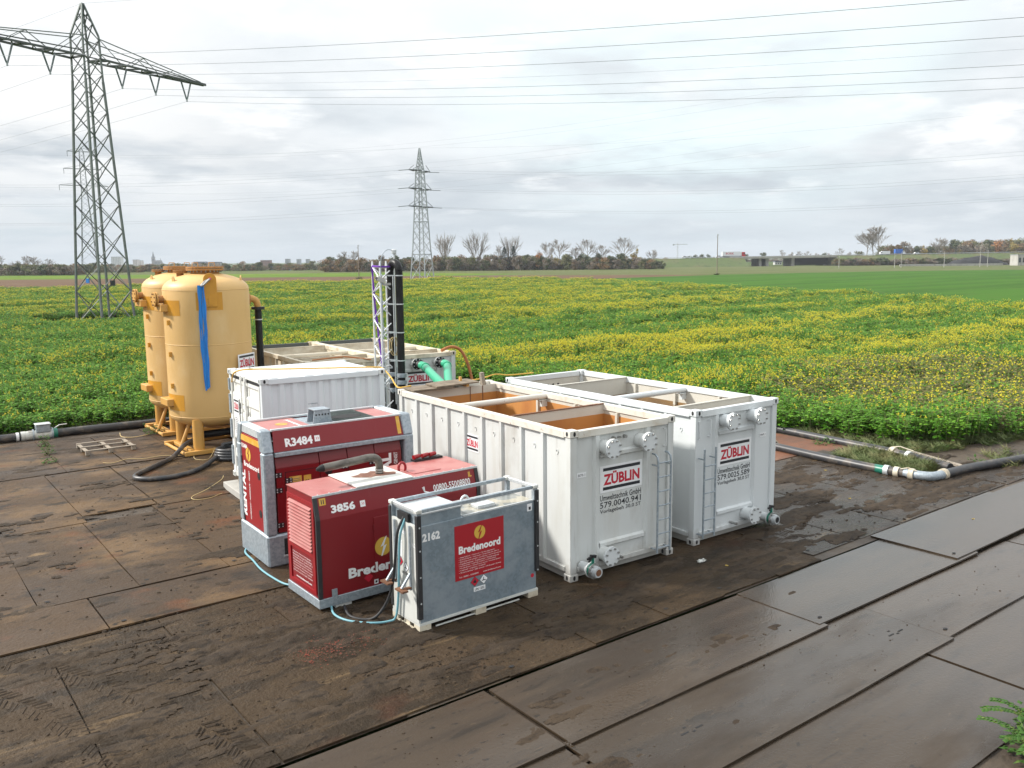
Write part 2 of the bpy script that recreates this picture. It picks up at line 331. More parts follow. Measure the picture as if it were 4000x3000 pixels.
def text_geo(s, bold):
    k = (s, bold)
    if k not in _tx:
        cu = bpy.data.curves.new('t', 'FONT'); cu.body = s; cu.size = 1; cu.offset = bold; cu.resolution_u = 2
        ob = bpy.data.objects.new('t', cu); me = bpy.data.meshes.new_from_object(ob)
        vs = [tuple(v.co) for v in me.vertices]; fs = [tuple(p.vertices) for p in me.polygons]
        bpy.data.objects.remove(ob); bpy.data.curves.remove(cu); bpy.data.meshes.remove(me)
        x0 = min(v[0] for v in vs); x1 = max(v[0] for v in vs); y0 = min(v[1] for v in vs); y1 = max(v[1] for v in vs)
        _tx[k] = ([((v[0]-x0)/(x1-x0), (v[1]-y0)/(y1-y0)) for v in vs], fs)
    return _tx[k]
def text(s, o, r, u, wd, ht, mat, parent, bold=0.0, name='lettering', lift=.003, label=None):
    """flat print: lower-left corner o, unit reading direction r, unit up u"""
    vs, fs = text_geo(s, bold); o = Vector(o); r = Vector(r).normalized(); u = Vector(u).normalized(); n = r.cross(u)
    m = MB(); m.add([o+r*x*wd+u*y*ht+n*lift for x, y in vs], fs)
    me = bpy.data.meshes.new(name); me.from_pydata(m.v, [], m.f); me.materials.append(MT[mat])
    return put(name, me, parent, label)
def plate(name, o, r, u, wd, ht, mat, parent, th=.004, lift=.0015, label=None):
    """thin board on a face: lower-left o"""
    o = Vector(o); r = Vector(r).normalized(); u = Vector(u).normalized(); n = r.cross(u)
    return MB().prism([(0,0),(wd,0),(wd,ht),(0,ht)], o+n*lift, r, u, n*th).build(name, mat, parent, label=label)
def circle(n=28, r=1.0, a0=0): return [(r*cos(a0+2*pi*i/n), r*sin(a0+2*pi*i/n)) for i in range(n)]
def logo(o, r, u, rad, bolt_mat, parent):
    """yellow disc split by a lightning bolt"""
    r = Vector(r).normalized(); u = Vector(u).normalized(); n = r.cross(u); o = Vector(o)
    d = MB().ngon(circle(32, rad), o+n*.003, r, u).build('logo_disc', 'yellow_logo', parent)
    b = [(.42,1.04),(.30,1.04),(-.36,-.02),(.02,.10),(-.30,-1.02),(-.16,-1.02),(.40,.16),(.02,.02)]
    MB().ngon([(x*rad, y*rad) for x, y in b], o+n*.006, r, u).build('logo_bolt', bolt_mat, d)
    return d
def smooth_path(pts, n=6, closed=False):
    P = [Vector(p) for p in pts]; out = []; k = len(P)
    for i in range(k if closed else k-1):
        a = P[(i-1) % k] if (closed or i) else P[0]; b = P[i]; c = P[(i+1) % k]; d = P[(i+2) % k] if (closed or i < k-2) else P[-1]
        for j in range(n):
            t = j/n; out.append(.5*((2*b)+(c-a)*t+(2*a-5*b+4*c-d)*t*t+(3*b-a-3*c+d)*t**3))
    if not closed: out.append(P[-1])
    return out
X1, Y1_, Z1 = Vector((1,0,0)), Vector((0,1,0)), Vector((0,0,1))
# ------------------------------------------------------------------ ground, fields, yard
def sheet(name, pts, z, mat):
    o = MB().add([(p[0], p[1], z) for p in pts], [tuple(range(len(pts)))]).build(name, mat); return struct(o)
def at(u, D):                                # plan point at a bearing (as 4000ths of the view) and a distance ahead
    return XY((u-2000)/3355.5*D, D)
def zat(u, v, D):                            # height of something seen at v, D metres ahead
    return CAM_H + (1016.5-0.0093*(u-2000)-v)/3355.5*D
G_FAR = M('distant_farmland', (.055, .090, .022), .9, layers=[((.085, .105, .035), .004, .42, .6, .8), ((.060, .080, .030), (.03, .03, .03), .4, .7, .5), ((.10, .085, .05), .0021, .56, .62, .6)], coord='World', spec=.04)
G_BROWN = M('ploughed_soil', (.135, .088, .058), .95, layers=[((.10, .066, .044), (.03, .4, .1), .4, .65, .8, 6), ((.17, .12, .075), .12, .5, .75, .6, 6)], coord='World', spec=.04, bump=(1.2, .6, .2))
G_GREEN = M('young_green_crop', (.052, .125, .018), .9, layers=[((.036, .088, .016), (.02, .14, .1), .42, .62, .8, 6), ((.080, .115, .03), .35, .52, .7, .7, 8), ((.095, .080, .04), (.5, 1.5, 1), .64, .76, .6, 8)], coord='World', spec=.04, bump=(2.5, .6, .15))
G_STRIP = M('bright_green_strip', (.085, .155, .022), .9, layers=[((.16, .19, .03), (.02, .1, .1), .45, .62, .8, 6), ((.05, .11, .02), .08, .5, .7, .6)], coord='World', spec=.04, bump=(1.5, .6, .2))
G_PALE = M('pale_meadow', (.115, .125, .055), .9, layers=[((.085, .105, .04), (.02, .1, .1), .4, .6, .8, 6), ((.15, .135, .075), .1, .55, .7, .6)], coord='World', spec=.04, bump=(1.5, .5, .2))
G_CROPSOIL = M('crop_soil', (.040, .045, .016), .95, layers=[((.06, .045, .03), .8, .45, .7, .7)], coord='World', spec=.04)
G_MUD = M('wet_mud_ground', (0.053, 0.038, 0.025), .5, layers=[((0.089, 0.065, 0.040), .9, .45, .7, .8, 7), ((0.032, 0.023, 0.015), 3.5, .5, .7, .8, 7)], coord='World', bump=(7, .8, .05), rlayer=(1.1, .4, .65, .75))
E = 9000
sheet('ground', [(-E,-E),(E,-E),(E,E),(-E,E)], -.30, G_FAR)
pl = lambda *q: [XY(*p) for p in q]
sheet('pale_meadow', pl((-420,600),(60,560),(330,640),(700,620),(620,300),(60,262),(-60,330)), -.282, G_PALE)
sheet('green_strip', pl((-330,325),(-30,325),(8,360),(-60,440),(-420,470)), -.276, G_STRIP)
sheet('young_crop_field', pl((-6,262),(150,345),(560,380),(420,60),(60,30),(20,90)), -.270, G_GREEN)
sheet('brown_field', pl((-340,205),(-60,205),(20,252),(70,300),(40,318),(-30,335),(-340,335)), -.264, G_BROWN)
CROP = [(3.0,30.9),(21.6,30.9),(21.9,17.5),(23.6,15.0),(24.1,12.6),(25.2,11.5),(28,10.8),(40,8.5),(62,4),(76,16),(84,27),(92,37),(100,48),(107.6,62),(116,84),(127,110),(140,144),(146,179),(143,199),(129,204),(95,196),(73,205),(44,204),(20,210),(-60,228),(-40,30.9)]
sheet('crop_field', CROP, -.12, G_CROPSOIL)
sheet('road_ground', [(-14,-20),(60,-20),(60,8.2),(24,8.6),(-14,8.6)], -.135, G_MUD)
sheet('yard_ground', [(-14,8.5),(24,8.5),(60,7.9),(34,9.6),(25.4,11.4),(24.3,12.6),(22.2,17.4),(21.7,31),(-14,31)], -.034, G_MUD)

PL = [((0.247, 0.149, 0.068), (.5, .75, .5), .48, .66, .9, 7), ((0.210, 0.077, 0.026), (.7, .9, .5), .56, .72, .8, 6), ((0.044, 0.030, 0.018), (1.3, 2.0, 1), .54, .66, .9, 9), ((0.357, 0.230, 0.108), (.6, 1.5, 1), .64, .72, .85, 7), ((0.221, 0.144, 0.076), (5, 16, 6), .62, .70, .5, 6), ((0.023, 0.016, 0.010), (5, 9, 5), .61, .68, .9, 5)]
P_YARD = M('dry_muddy_steel_plate', (0.095, 0.060, 0.034), .66, layers=[((0.131, 0.079, 0.040), 1, .3, .7, .8, 4, 'object')]+PL, coord='World', bump=(16, .6, .03), rlayer=(.8, .40, .66, .40), spec=.25, k=.50)
P_FRONT = M('mud_caked_steel_plate', (0.090, 0.060, 0.034), .70, layers=[((0.110, 0.073, 0.044), 1, .3, .7, .8, 4, 'object'), ((0.047, 0.033, 0.020), (.8, 2.2, 1), .48, .60, .9, 9), ((0.236, 0.158, 0.084), (.32, 2.4, 1), .59, .70, .85, 8), ((0.210, 0.144, 0.078), (6, 24, 6), .60, .70, .65, 6), ((0.023, 0.016, 0.010), (3, 8, 5), .58, .66, .9, 7), ((0.116, 0.040, 0.018), .5, .60, .74, .5)], coord='World', bump=(13, .9, .045), rlayer=(.9, .42, .64, .42), spec=.15, k=.54)
P_ROAD = M('wet_steel_road_plate', (0.076, 0.052, 0.031), .52, layers=[((0.097, 0.067, 0.042), 1, .3, .7, .7, 4, 'object'), ((0.053, 0.037, 0.024), (.22, 1.6, 1), .42, .60, .85, 8), ((0.034, 0.024, 0.015), (1.2, 5, 1), .58, .68, .8, 9), ((0.131, 0.091, 0.052), (.25, 1.9, 1), .64, .76, .7, 8), ((0.158, 0.110, 0.064), (5, 24, 5), .62, .72, .55, 6), ((0.021, 0.015, 0.010), (7, 11, 5), .64, .70, .8, 4)], coord='World', bump=(22, .34, .014), rlayer=((.30, .9, 1), .44, .60, .10), spec=.34, k=.54, wet=(5.5, 15, .07))
P_MUDDY = M('mud_smeared_steel_plate', (0.061, 0.041, 0.025), .46, layers=[((0.038, 0.026, 0.016), (.5, 2.4, 1), .42, .58, .9, 9), ((0.194, 0.130, 0.068), (.45, 2.8, 1), .60, .70, .85, 9), ((0.126, 0.046, 0.021), .35, .62, .72, .6), ((0.021, 0.014, 0.009), (3, 7, 3), .56, .66, .9, 7)], coord='World', bump=(9, .9, .06), rlayer=((.4, 1.2, 1), .42, .58, .14), spec=.4, k=0.66)
P_RUST = M('rusty_red_plate', (.20, .080, .038), .7, layers=[((.12, .06, .035), (.6, 1.5, 1), .45, .65, .8, 6), ((.26, .14, .08), 1.4, .6, .75, .7)], coord='World', bump=(14, .4, .02), k=0.75)
floor = bpy.data.objects.new('plate_floor', None); COL.objects.link(floor); struct(floor)
rp = random.Random(5)
def plate_at(a0, a1, b0, b1, z, mat, th=.028, tilt=.012):
    """one rolled steel plate, a little bent and not quite square"""
    j = lambda s=.012: rp.uniform(-s, s); n = 7; m = MB(); alongx = (a1-a0) > (b1-b0); sd = rp.uniform(0, 99)
    c = [(a0+.008+j(), b0+.008+j()), (a1-.008+j(), b0+.008+j()), (a1-.008+j(), b1-.008+j()), (a0+.008+j(), b1-.008+j())]
    t = [z+rp.uniform(-tilt, tilt*.3) for _ in range(4)]
    e = ((0, 1, 3, 2) if alongx else (0, 3, 1, 2))          # the two long edges run e0-e1 and e2-e3
    for i in range(n+1):
        q = i/n
        for k, (p, r_) in enumerate(((e[0], e[1]), (e[2], e[3]))):
            w_ = noise.noise((q*3.1, sd, k*7.7)); x = c[p][0]*(1-q)+c[r_][0]*q; y = c[p][1]*(1-q)+c[r_][1]*q; zz = t[p]*(1-q)+t[r_]*q+.009*w_
            if alongx: y += .010*w_
            else: x += .010*w_
            m.v += [(x, y, zz-th), (x, y, zz)]
    for i in range(n):
        o = i*4; m.f += [(o+1, o+5, o+7, o+3), (o, o+2, o+6, o+4), (o, o+4, o+5, o+1), (o+2, o+3, o+7, o+6)]
    m.f += [(0, 1, 3, 2), (n*4, n*4+2, n*4+3, n*4+1)]; m.m = [0]*len(m.f)
    p = m.build('steel_plate', mat, floor, smooth=30)
    if rp.random() < .6:                                     # burnt lifting holes near the ends
        for k in (0, 1):
            x, y = ((a0+.22 if k == 0 else a1-.22), b0+.16) if alongx else (a0+.16, (b0+.22 if k == 0 else b1-.22)); MB().ngon([(.045*cos(q*pi/5), .028*sin(q*pi/5)) for q in range(10)], (x, y, z+.007), X1, Y1_).build('lifting_hole', 'dark', p)
    return p
fr = [-4.4,-2.9,-1.35,.2,1.76,3.3,4.88,6.46,8.0,9.53,10.86,12.28,13.57]
for i in range(len(fr)-1): plate_at(fr[i], fr[i+1], 8.5+(.0,.0,.03,-.02)[i % 4], 13.38, 0, P_FRONT)
for a0, a1 in ((-7.8,-2.66),(-2.64,2.635),(2.655,7.9)): plate_at(a0, a1, 13.42, 14.9, .018, P_YARD)
for a0 in (7.95,9.5,11.05,12.6): plate_at(a0, a0+1.52, 13.45, 18.4, .0, P_MUDDY)
r3 = [-4.3,-2.75,-1.25,.33,1.93,3.47,5.0,6.62,8.2]
for i in range(len(r3)-1): plate_at(r3[i], r3[i+1], 14.95, {3: 19.8, 4: 19.80, 5: 19.46, 6: 20.0}.get(i, 19.85), .012, P_YARD)
r4 = [-4.2,-2.6,-1.05,.48,2.02,3.58,5.14,6.7,8.3,9.9,11.5]
for i in range(len(r4)-1): plate_at(r4[i], r4[i+1], {2: 19.9, 3: 19.85, 4: 19.50, 5: 20.05, 6: 19.85}.get(i, 19.9), 24.58, .02, P_YARD)
r5 = [-3.7,-2.1,-.55,.98,2.52,4.12,5.62,7.2,8.8,10.4,12.0,13.6]
for i in range(len(r5)-1): plate_at(r5[i], r5[i+1], 24.66, 29.68 if i != 6 else 29.2, .03, P_YARD)
for a0 in (13.66,15.25,16.85,18.45,20.05): plate_at(a0, a0+1.54, 8.72, 13.62, -.012, P_MUDDY, tilt=.02)
for a0 in (14.2,15.8,17.4,19.0): plate_at(a0, a0+1.54, 13.7, 18.6, -.008, P_RUST if a0 > 17 else P_MUDDY)
plate_at(20.7, 22.6, 12.6, 17.2, -.010, P_RUST)
for a0 in (11.6,13.2,14.8,16.4,18.0): plate_at(a0, a0+1.54, 18.7, 23.6, -.008, P_MUDDY)
for a0 in (13.7,15.3,16.9,18.5): plate_at(a0, a0+1.54, 24.0, 29.0, -.008, P_MUDDY)
for a0, a1 in ((-4.2,.85),(.9,6.0),(6.06,11.2),(11.1,16.2)): plate_at(a0, a1, 6.84+(.0,.07)[a0 > 10], 8.46, -.032 if a0 < 10 else -.022, P_ROAD, tilt=.006)
plate_at(15.5, 20.6, 6.98, 8.66, .004, P_ROAD, .03, .006)
plate_at(20.65, 25.8, 6.9, 8.6, -.02, P_ROAD, .03, .006); plate_at(25.9, 31, 6.8, 8.4, -.02, P_ROAD, .03, .006)
plate_at(21.7, 26.8, 8.7, 10.1, -.012, P_MUDDY, .03, .006)
for a0, a1 in ((-4.3,.9),(.95,5.98),(6.02,12.3),(12.26,17.4),(17.45,22.6),(22.65,27.8)): plate_at(a0, a1, 5.50+(0,.06)[a0 > 12], 6.95, -.066, P_ROAD, tilt=.006)
for a0, a1 in ((1.2,6.3),(6.35,11.5),(11.55,16.7),(16.75,21.9),(21.95,27.1)): plate_at(a0, a1, 3.85, 5.60, -.10, P_ROAD, .03, tilt=.004)
# pairs of burnt lifting slots in the road plates
def slot(x, y, z):
    m = MB()
    for dx, dy, l in ((0,0,.13),(.17,-.03,.05),(.26,.0,.12),(.13,.09,.05)): m.box(x+dx, y+dy, z, x+dx+l, y+dy+.025, z+.003)
    m.build('lifting_slot', 'dark', floor)
for x, y, z in ((7.2,6.2,-.0655),(11.6,6.1,-.0655),(13.9,4.9,-.0985),(20.5,4.9,-.0985)): slot(x, y, z)
# red paint dust and pale sawdust patches on the plates near the tanks
# loose clods of mud
def clods(name, n, region, seed, zf, smin, smax):
    r = random.Random(seed); m = MB(); k = 0
    while k < n:
        x, y = region(r); d = noise.fractal((x*.55, y*1.1, seed), 1, 2, 4)
        if d < r.uniform(-.25, .75): continue
        s = smin+(smax-smin)*r.random()**3; a = r.random()*6.28; e = r.uniform(.9, 2.2); h = s*r.uniform(.35, .75); z = zf(x, y)
        vs = [(x, y, z+h)]
        for j in range(6):
            t = j*pi/3+r.uniform(-.3, .3); px, py = cos(t)*s*e, sin(t)*s; vs.append((x+px*cos(a)-py*sin(a), y+px*sin(a)+py*cos(a), z-.012))
            vs.append((x+.55*(px*cos(a)-py*sin(a)), y+.55*(px*sin(a)+py*cos(a)), z+h*r.uniform(.6, .95)))
        fs = []
        for j in range(6):
            q = (j+1) % 6; fs += [(1+2*j, 1+2*q, 2+2*q, 2+2*j), (2+2*j, 2+2*q, 0)]
        m.add(vs, fs); k += 1
    o = m.build(name, MUDCLOD); o['kind'] = 'stuff'; return o
MUDCLOD = M('mud_clod', (0.053, 0.036, 0.022), .8, layers=[((0.089, 0.061, 0.037), (1.2, 4, 2), .38, .62, .9, 7), ((0.029, 0.020, 0.013), (6, 14, 6), .52, .62, .8, 6), ((0.168, 0.115, 0.064), (9, 30, 9), .64, .72, .6, 5)], coord='World', bump=(38, .8, .02), spec=.25, k=0.6)
clods('mud_clods', 1500, lambda r: (r.uniform(.3, 9), 8.6+5*r.random()**1.1), 3, lambda x, y: .0, .006, .030)
clods('mud_clods', 900, lambda r: (r.uniform(.8, 8), r.uniform(14, 29)), 4, lambda x, y: .012, .006, .028)
clods('mud_clods', 500, lambda r: (r.uniform(12, 24), r.uniform(8.8, 13.6)), 5, lambda x, y: -.012, .006, .028)
clods('mud_clods', 500, lambda r: (r.uniform(3, 20), r.uniform(5.6, 8.4)), 6, lambda x, y: -.035 if y > 6.9 else -.068, .006, .018)
def mud(x0, x1, y0, y1, st, zf, thr, amp, seed, skip=None):
    """trodden mud lying on the plates: a height field that shows only where it is thicker than nothing"""
    nx_, ny_ = int((x1-x0)/st), int((y1-y0)/st); H = []
    for j in range(ny_+1):
        for i in range(nx_+1):
            x, y = x0+i*st, y0+j*st
            h = noise.fractal((x*.45, y*1.0, seed), 1, 2, 3)*.75+noise.fractal((x*1.7, y*4.6, seed+5), 1, 2, 3)*.55-thr
            e = min(1, min(i, j, nx_-i, ny_-j)/8)
            h = (h*.05 if h < 0 else min(h, .5)*amp*(.30+1.1*abs(noise.noise((x*8, y*15, seed)))+.8*abs(noise.noise((x*21, y*29, seed)))))*(e if h > 0 else 1)
            H.append((x, y, zf(x, y)+h-.0035))
    m = MB(); idx = {}
    for j in range(ny_):
        for i in range(nx_):
            a = j*(nx_+1)+i; q = (a, a+1, a+nx_+2, a+nx_+1)
            if max(H[k][2]-zf(H[k][0], H[k][1]) for k in q) < .0005: continue
            f_ = []
            for k in q:
                if k not in idx: idx[k] = len(m.v); m.v.append(H[k])
                f_.append(idx[k])
            m.f.append(tuple(f_)); m.m.append(0)
    o = m.build('mud_layer', MUDCLOD, smooth=50); o['kind'] = 'stuff'; return o
mud(.2, 13.4, 8.55, 13.3, .04, lambda x, y: .001, .14, .11, 1.0)
mud(.6, 7.6, 13.5, 29.5, .05, lambda x, y: .016 if y < 19.7 else .025, .30, .07, 2.0)
mud(13.0, 24.0, 8.75, 13.5, .045, lambda x, y: -.010, -.02, .085, 3.0)
mud(2.0, 14.0, 7.05, 8.35, .045, lambda x, y: -.031, .38, .05, 4.0)
mud(4.0, 12.0, 5.65, 6.75, .045, lambda x, y: -.066, .34, .045, 5.0)
def track(name, pts, wd, seed, z, gap=.058):
    """tyre print: bars of squeezed-up mud between the lugs"""
    P = smooth_path([(*p, 0) for p in pts], 30); m = MB(); r = random.Random(seed); acc = 0; k = 0
    for i in range(1, len(P)):
        acc += (P[i]-P[i-1]).length
        if acc < gap: continue
        acc = 0; k += 1; d = (P[i]-P[i-1]).normalized(); sd = Vector((-d.y, d.x, 0))
        if fbm(P[i].x*1.3, P[i].y*1.3, seed, 3) < -.34: continue
        for s in (-1, 1):
            if r.random() < .15: continue
            a = P[i]+sd*s*wd*.06+d*(.02*s); b = P[i]+sd*s*wd*r.uniform(.42, .55)+d*.09; h = r.uniform(.001, .0045); w_ = d*r.uniform(.016, .032)
            m.add([a-w_+Vector((0, 0, z-.01)), a+w_+Vector((0, 0, z-.01)), b+w_+Vector((0, 0, z-.01)), b-w_+Vector((0, 0, z-.01)), a+Vector((0, 0, z+h)), b+Vector((0, 0, z+h*r.uniform(.5, 1.2)))], [(0, 1, 4), (1, 2, 5, 4), (2, 3, 5), (3, 0, 4, 5)])
    o = m.build(name, MUDCLOD); o['kind'] = 'stuff'
def fbm(x, y, s, o=4): return noise.fractal((x, y, s), 1.0, 2.0, o)
track('tyre_track', [(1.2, 13.2), (1.9, 12.2), (2.5, 10.8), (2.9, 9.6), (3.1, 8.7)], .34, 1, .004); track('tyre_track', [(.7, 12.6), (1.3, 11.6), (1.75, 10.2), (1.9, 9.0)], .34, 2, .004); track('tyre_track', [(2.7, 12.9), (3.0, 12.5), (3.35, 12.3)], .30, 3, .004)
track('tyre_track', [(13.2, 9.2), (15.5, 10.2), (18, 11.0), (20.0, 11.2)], .36, 4, -.008); track('tyre_track', [(13.0, 10.8), (15.5, 11.9), (18, 12.7), (20.0, 13.0)], .36, 5, -.008)
RED_DUST = M('red_paint_dust', (.20, .040, .022), .85, layers=[((.10, .055, .038), 5, .42, .62, .95, 7)], coord='World')
m = MB(); rr = random.Random(2)
for _ in range(600):
    x = 4.35+abs(rr.gauss(0, .7))+rr.random()*.3; y = rr.gauss(10.75+(x-4.6)*.05, .22); s = rr.uniform(.003, .010)
    m.add([(x+s*cos(t*1.05+1)*rr.uniform(.6, 2), y+s*sin(t*1.05+1), .012+rr.random()*.006) for t in range(6)], [tuple(range(6))])
o = m.build('red_dust', RED_DUST); o['kind'] = 'stuff'

# ------------------------------------------------------------------ vegetation helpers
def leaf_quad(m, p, d, n, ln, wd, mi, bend=.25):
    """one bent leaf: six corners, two faces along the midrib"""
    p = Vector(p); d = Vector(d).normalized(); s = d.cross(Vector(n)).normalized(); n = s.cross(d)
    t = p+d*ln-n*ln*bend
    mid = p+d*ln*.5
    m.add([p, mid+s*wd-n*wd*.35, t, mid-s*wd-n*wd*.35, mid+n*wd*.05], [(0, 1, 2, 4), (0, 4, 2, 3)], mi)
def mustard(seed, flowers, dry=0, h=.95):
    r = random.Random(seed); m = MB()
    for k in range(6):
        a = r.random()*6.28; b = r.uniform(.03, .24); hh = h*r.uniform(.7, 1.05); base = Vector((cos(a)*b*.6, sin(a)*b*.6, 0)); tip = base+Vector((cos(a)*b, sin(a)*b, hh))
        m.cyl(base, tip, .010, .005, 3, False, 2)
        for q in range(14 if not dry else 9):
            t = r.uniform(.30, 1.0)**.75; p = base.lerp(tip, t); an = r.random()*6.28
            d = Vector((cos(an), sin(an), r.uniform(-.15, .55))); sz = r.uniform(.10, .19)*(1.2-.45*t)
            leaf_quad(m, p+d*.03, d, (0, 0, 1), sz, sz*r.uniform(.30, .42), (3 if r.random() < dry else (1 if r.random() < .3 else 0)), r.uniform(.05, .45))
    for k in range(flowers):
        a = r.random()*6.28; b = .30*math.sqrt(r.random()); z = h*r.uniform(.86, 1.16); c = Vector((cos(a)*b, sin(a)*b, z))
        m.cyl(c-Vector((cos(a)*.05, sin(a)*.05, .30)), c, .006, .004, 3, False, 2)
        for q in range(r.randint(2, 4)):
            s = r.uniform(.014, .025); p = c+Vector((r.uniform(-.03, .03), r.uniform(-.03, .03), r.uniform(-.05, .03)))
            m.add([p+Vector(v)*s for v in ((1,0,0),(0,1,0),(-1,0,0),(0,-1,0),(0,0,.8),(0,0,-.8))], [(0,1,4),(1,2,4),(2,3,4),(3,0,4),(1,0,5),(2,1,5),(3,2,5),(0,3,5)], 4)
    return m.mesh('mustard_plant', ['leaf', 'leaf_b', 'stem', 'leaf_dry', 'flower'])
def scatter(name, protos, pts, label=None):
    """pts: (x, y, z, index, scale, rotation, zscale). One 'stuff' object whose plants are instanced by geometry nodes"""
    c = bpy.data.collections.new(name+'_plants')
    for i, me in enumerate(protos): c.objects.link(bpy.data.objects.new('%s_plant_%02d' % (name, i), me))
    me = bpy.data.meshes.new(name); me.from_pydata([p[:3] for p in pts], [], [])
    for an, ty, k in (('idx', 'INT', 3), ('scl', 'FLOAT', 4), ('rot', 'FLOAT', 5), ('zsc', 'FLOAT', 6)):
        at_ = me.attributes.new(an, ty, 'POINT'); at_.data.foreach_set('value', [p[k] for p in pts])
    o = put(name, me); o['kind'] = 'stuff'
    g = bpy.data.node_groups.new(name, 'GeometryNodeTree')
    g.interface.new_socket('Geometry', in_out='INPUT', socket_type='NodeSocketGeometry'); g.interface.new_socket('Geometry', in_out='OUTPUT', socket_type='NodeSocketGeometry')
    n = g.nodes; l = g.links
    gi = n.new('NodeGroupInput'); go = n.new('NodeGroupOutput'); ip = n.new('GeometryNodeInstanceOnPoints'); ci = n.new('GeometryNodeCollectionInfo')
    ci.inputs['Collection'].default_value = c; ci.inputs['Separate Children'].default_value = True; ci.inputs['Reset Children'].default_value = True
    def attr(nm, ty):
        a = n.new('GeometryNodeInputNamedAttribute'); a.data_type = ty; a.inputs['Name'].default_value = nm; return a.outputs[0]
    l.new(gi.outputs[0], ip.inputs['Points']); l.new(ci.outputs[0], ip.inputs['Instance']); ip.inputs['Pick Instance'].default_value = True
    l.new(attr('idx', 'INT'), ip.inputs['Instance Index'])
    cr = n.new('ShaderNodeCombineXYZ'); l.new(attr('rot', 'FLOAT'), cr.inputs[2]); er = n.new('FunctionNodeEulerToRotation'); l.new(cr.outputs[0], er.inputs[0]); l.new(er.outputs[0], ip.inputs['Rotation'])
    cs = n.new('ShaderNodeCombineXYZ'); sc = attr('scl', 'FLOAT'); l.new(sc, cs.inputs[0]); l.new(sc, cs.inputs[1]); l.new(attr('zsc', 'FLOAT'), cs.inputs[2]); l.new(cs.outputs[0], ip.inputs['Scale'])
    l.new(ip.outputs[0], go.inputs[0])
    md = o.modifiers.new('plants', 'NODES'); md.node_group = g
    return o
def inpoly(x, y, P):
    c = False; j = len(P)-1
    for i in range(len(P)):
        if (P[i][1] > y) != (P[j][1] > y) and x < (P[j][0]-P[i][0])*(y-P[i][1])/(P[j][1]-P[i][1])+P[i][0]: c = not c
        j = i
    return c
def fbm(x, y, s, o=4): return noise.fractal((x, y, s), 1.0, 2.0, o)
protos = [mustard(1, 0), mustard(2, 0), mustard(3, 2), mustard(4, 0, 0, .85), mustard(5, 9), mustard(6, 14), mustard(7, 11), mustard(8, 4, .40, .85), mustard(9, 1, .62, .80)]
rc = random.Random(11); pts = []
PYL = XY(-38.6, 81.9)
D = 20.0
while D < 262:
    rho = 11.0 if D < 42 else 11.0*(42/D)**1.45
    dd = 1.0 if D < 60 else 2.0
    wid = D*.64
    for _ in range(int(rho*2*wid*dd)):
        d = D+rc.random()*dd; x = rc.uniform(-1, 1)*wid
        a, b = XY(x, d)
        if not inpoly(a, b, CROP): continue
        if math.hypot(a-PYL[0]+.9, b-PYL[1]+1.8) < 5.6+1.3*fbm(a*.3, b*.3, 4): continue
        band = fbm(a*.040+.5*fbm(a*.02, b*.05, 3), b*.15, 1.5)*.95 + .55*fbm(a*.22, b*.42, 8.1) + .22*math.sin(b*.42+2.5*fbm(a*.02, b*.02, 6))
        band += .16*min(1, max(0, (d-45)/60))+(.34 if d > 185 else 0)-(.10 if a < 24 and d < 120 else 0)+(.10 if a > 20 and d < 60 else 0)
        brown = .9-math.hypot((a-36)/16, (b-17)/9)+.5*fbm(a*.15, b*.15, 5) if a > 22 else -1
        if d < 42 and a < 10: band -= .16
        if brown > .12 and rc.random() < min(1, brown*2.2): i = rc.choice((8, 8, 8, 7, 8) if band < .3 else (7, 8, 8, 7))
        elif band > rc.uniform(.10, .82): i = rc.choice((4, 5, 6))
        else: i = rc.choice((0, 1, 3, 3, 2) if rc.random() < .93 else (2, 4))
        s = rc.uniform(.85, 1.2)*(1 if d < 42 else (d/42)**.42)
        zs = rc.uniform(.80, 1.15)*(1.0+.34*fbm(a*.12, b*.26, 2.2)+.10*math.sin(b*.42+2.5*fbm(a*.02, b*.02, 6)))
        if i in (0, 1, 3): zs *= 1.04
        pts.append((a, b, -.12, i, s, rc.random()*6.28, zs))
    D += dd
crop = scatter('mustard_crop', protos, pts)
print('crop plants', len(pts))

# weeds and verge grass
def grass_tuft(seed, n=26, h=.28):
    r = random.Random(seed); m = MB()
    for _ in range(n):
        a = r.random()*6.28; d = Vector((cos(a)*.6, sin(a)*.6, r.uniform(.35, 1.1))); p = Vector((r.uniform(-.10, .10), r.uniform(-.10, .10), 0))
        leaf_quad(m, p, d, (-sin(a), cos(a), .2), h*r.uniform(.6, 1.2), .008, 0, .5)
    for _ in range(9):
        a = r.random()*6.28; leaf_quad(m, (r.uniform(-.08, .08), r.uniform(-.08, .08), r.uniform(.02, .12)), (cos(a), sin(a), r.uniform(0, .5)), (0, 0, 1), r.uniform(.05, .10), .022, 1)
    return m.mesh('grass_tuft', ['grass', 'weed'])
gp = [grass_tuft(i) for i in range(4)]; pts = []
VERGE = [(21.25,13.0),(22.6,12.8),(22.3,10.6),(21.0,10.35),(20.8,11.6)]
VERGE2 = [(23.1,16.4),(22.8,11.9),(24.6,11.2),(29,10.0),(31,11.5),(25,12.6),(24.3,16.8)]
VERGE3 = [(2.0,30.5),(9,30.3),(9,31.4),(2.0,31.4)]
for poly, n in ((VERGE, 260), (VERGE2, 420), (VERGE3, 260), ([(21.4,17),(22.3,17.2),(21.9,31),(21.3,31)], 220), ([(23,9.4),(30,8.0),(31,9.0),(24.6,10.6)], 60)):
    xs = [p[0] for p in poly]; ys = [p[1] for p in poly]; k = 0
    while k < n:
        x, y = rc.uniform(min(xs), max(xs)), rc.uniform(min(ys), max(ys))
        if inpoly(x, y, poly): pts.append((x, y, -.04, rc.randrange(4), rc.uniform(.7, 1.3), rc.random()*6.28, rc.uniform(.7, 1.2))); k += 1
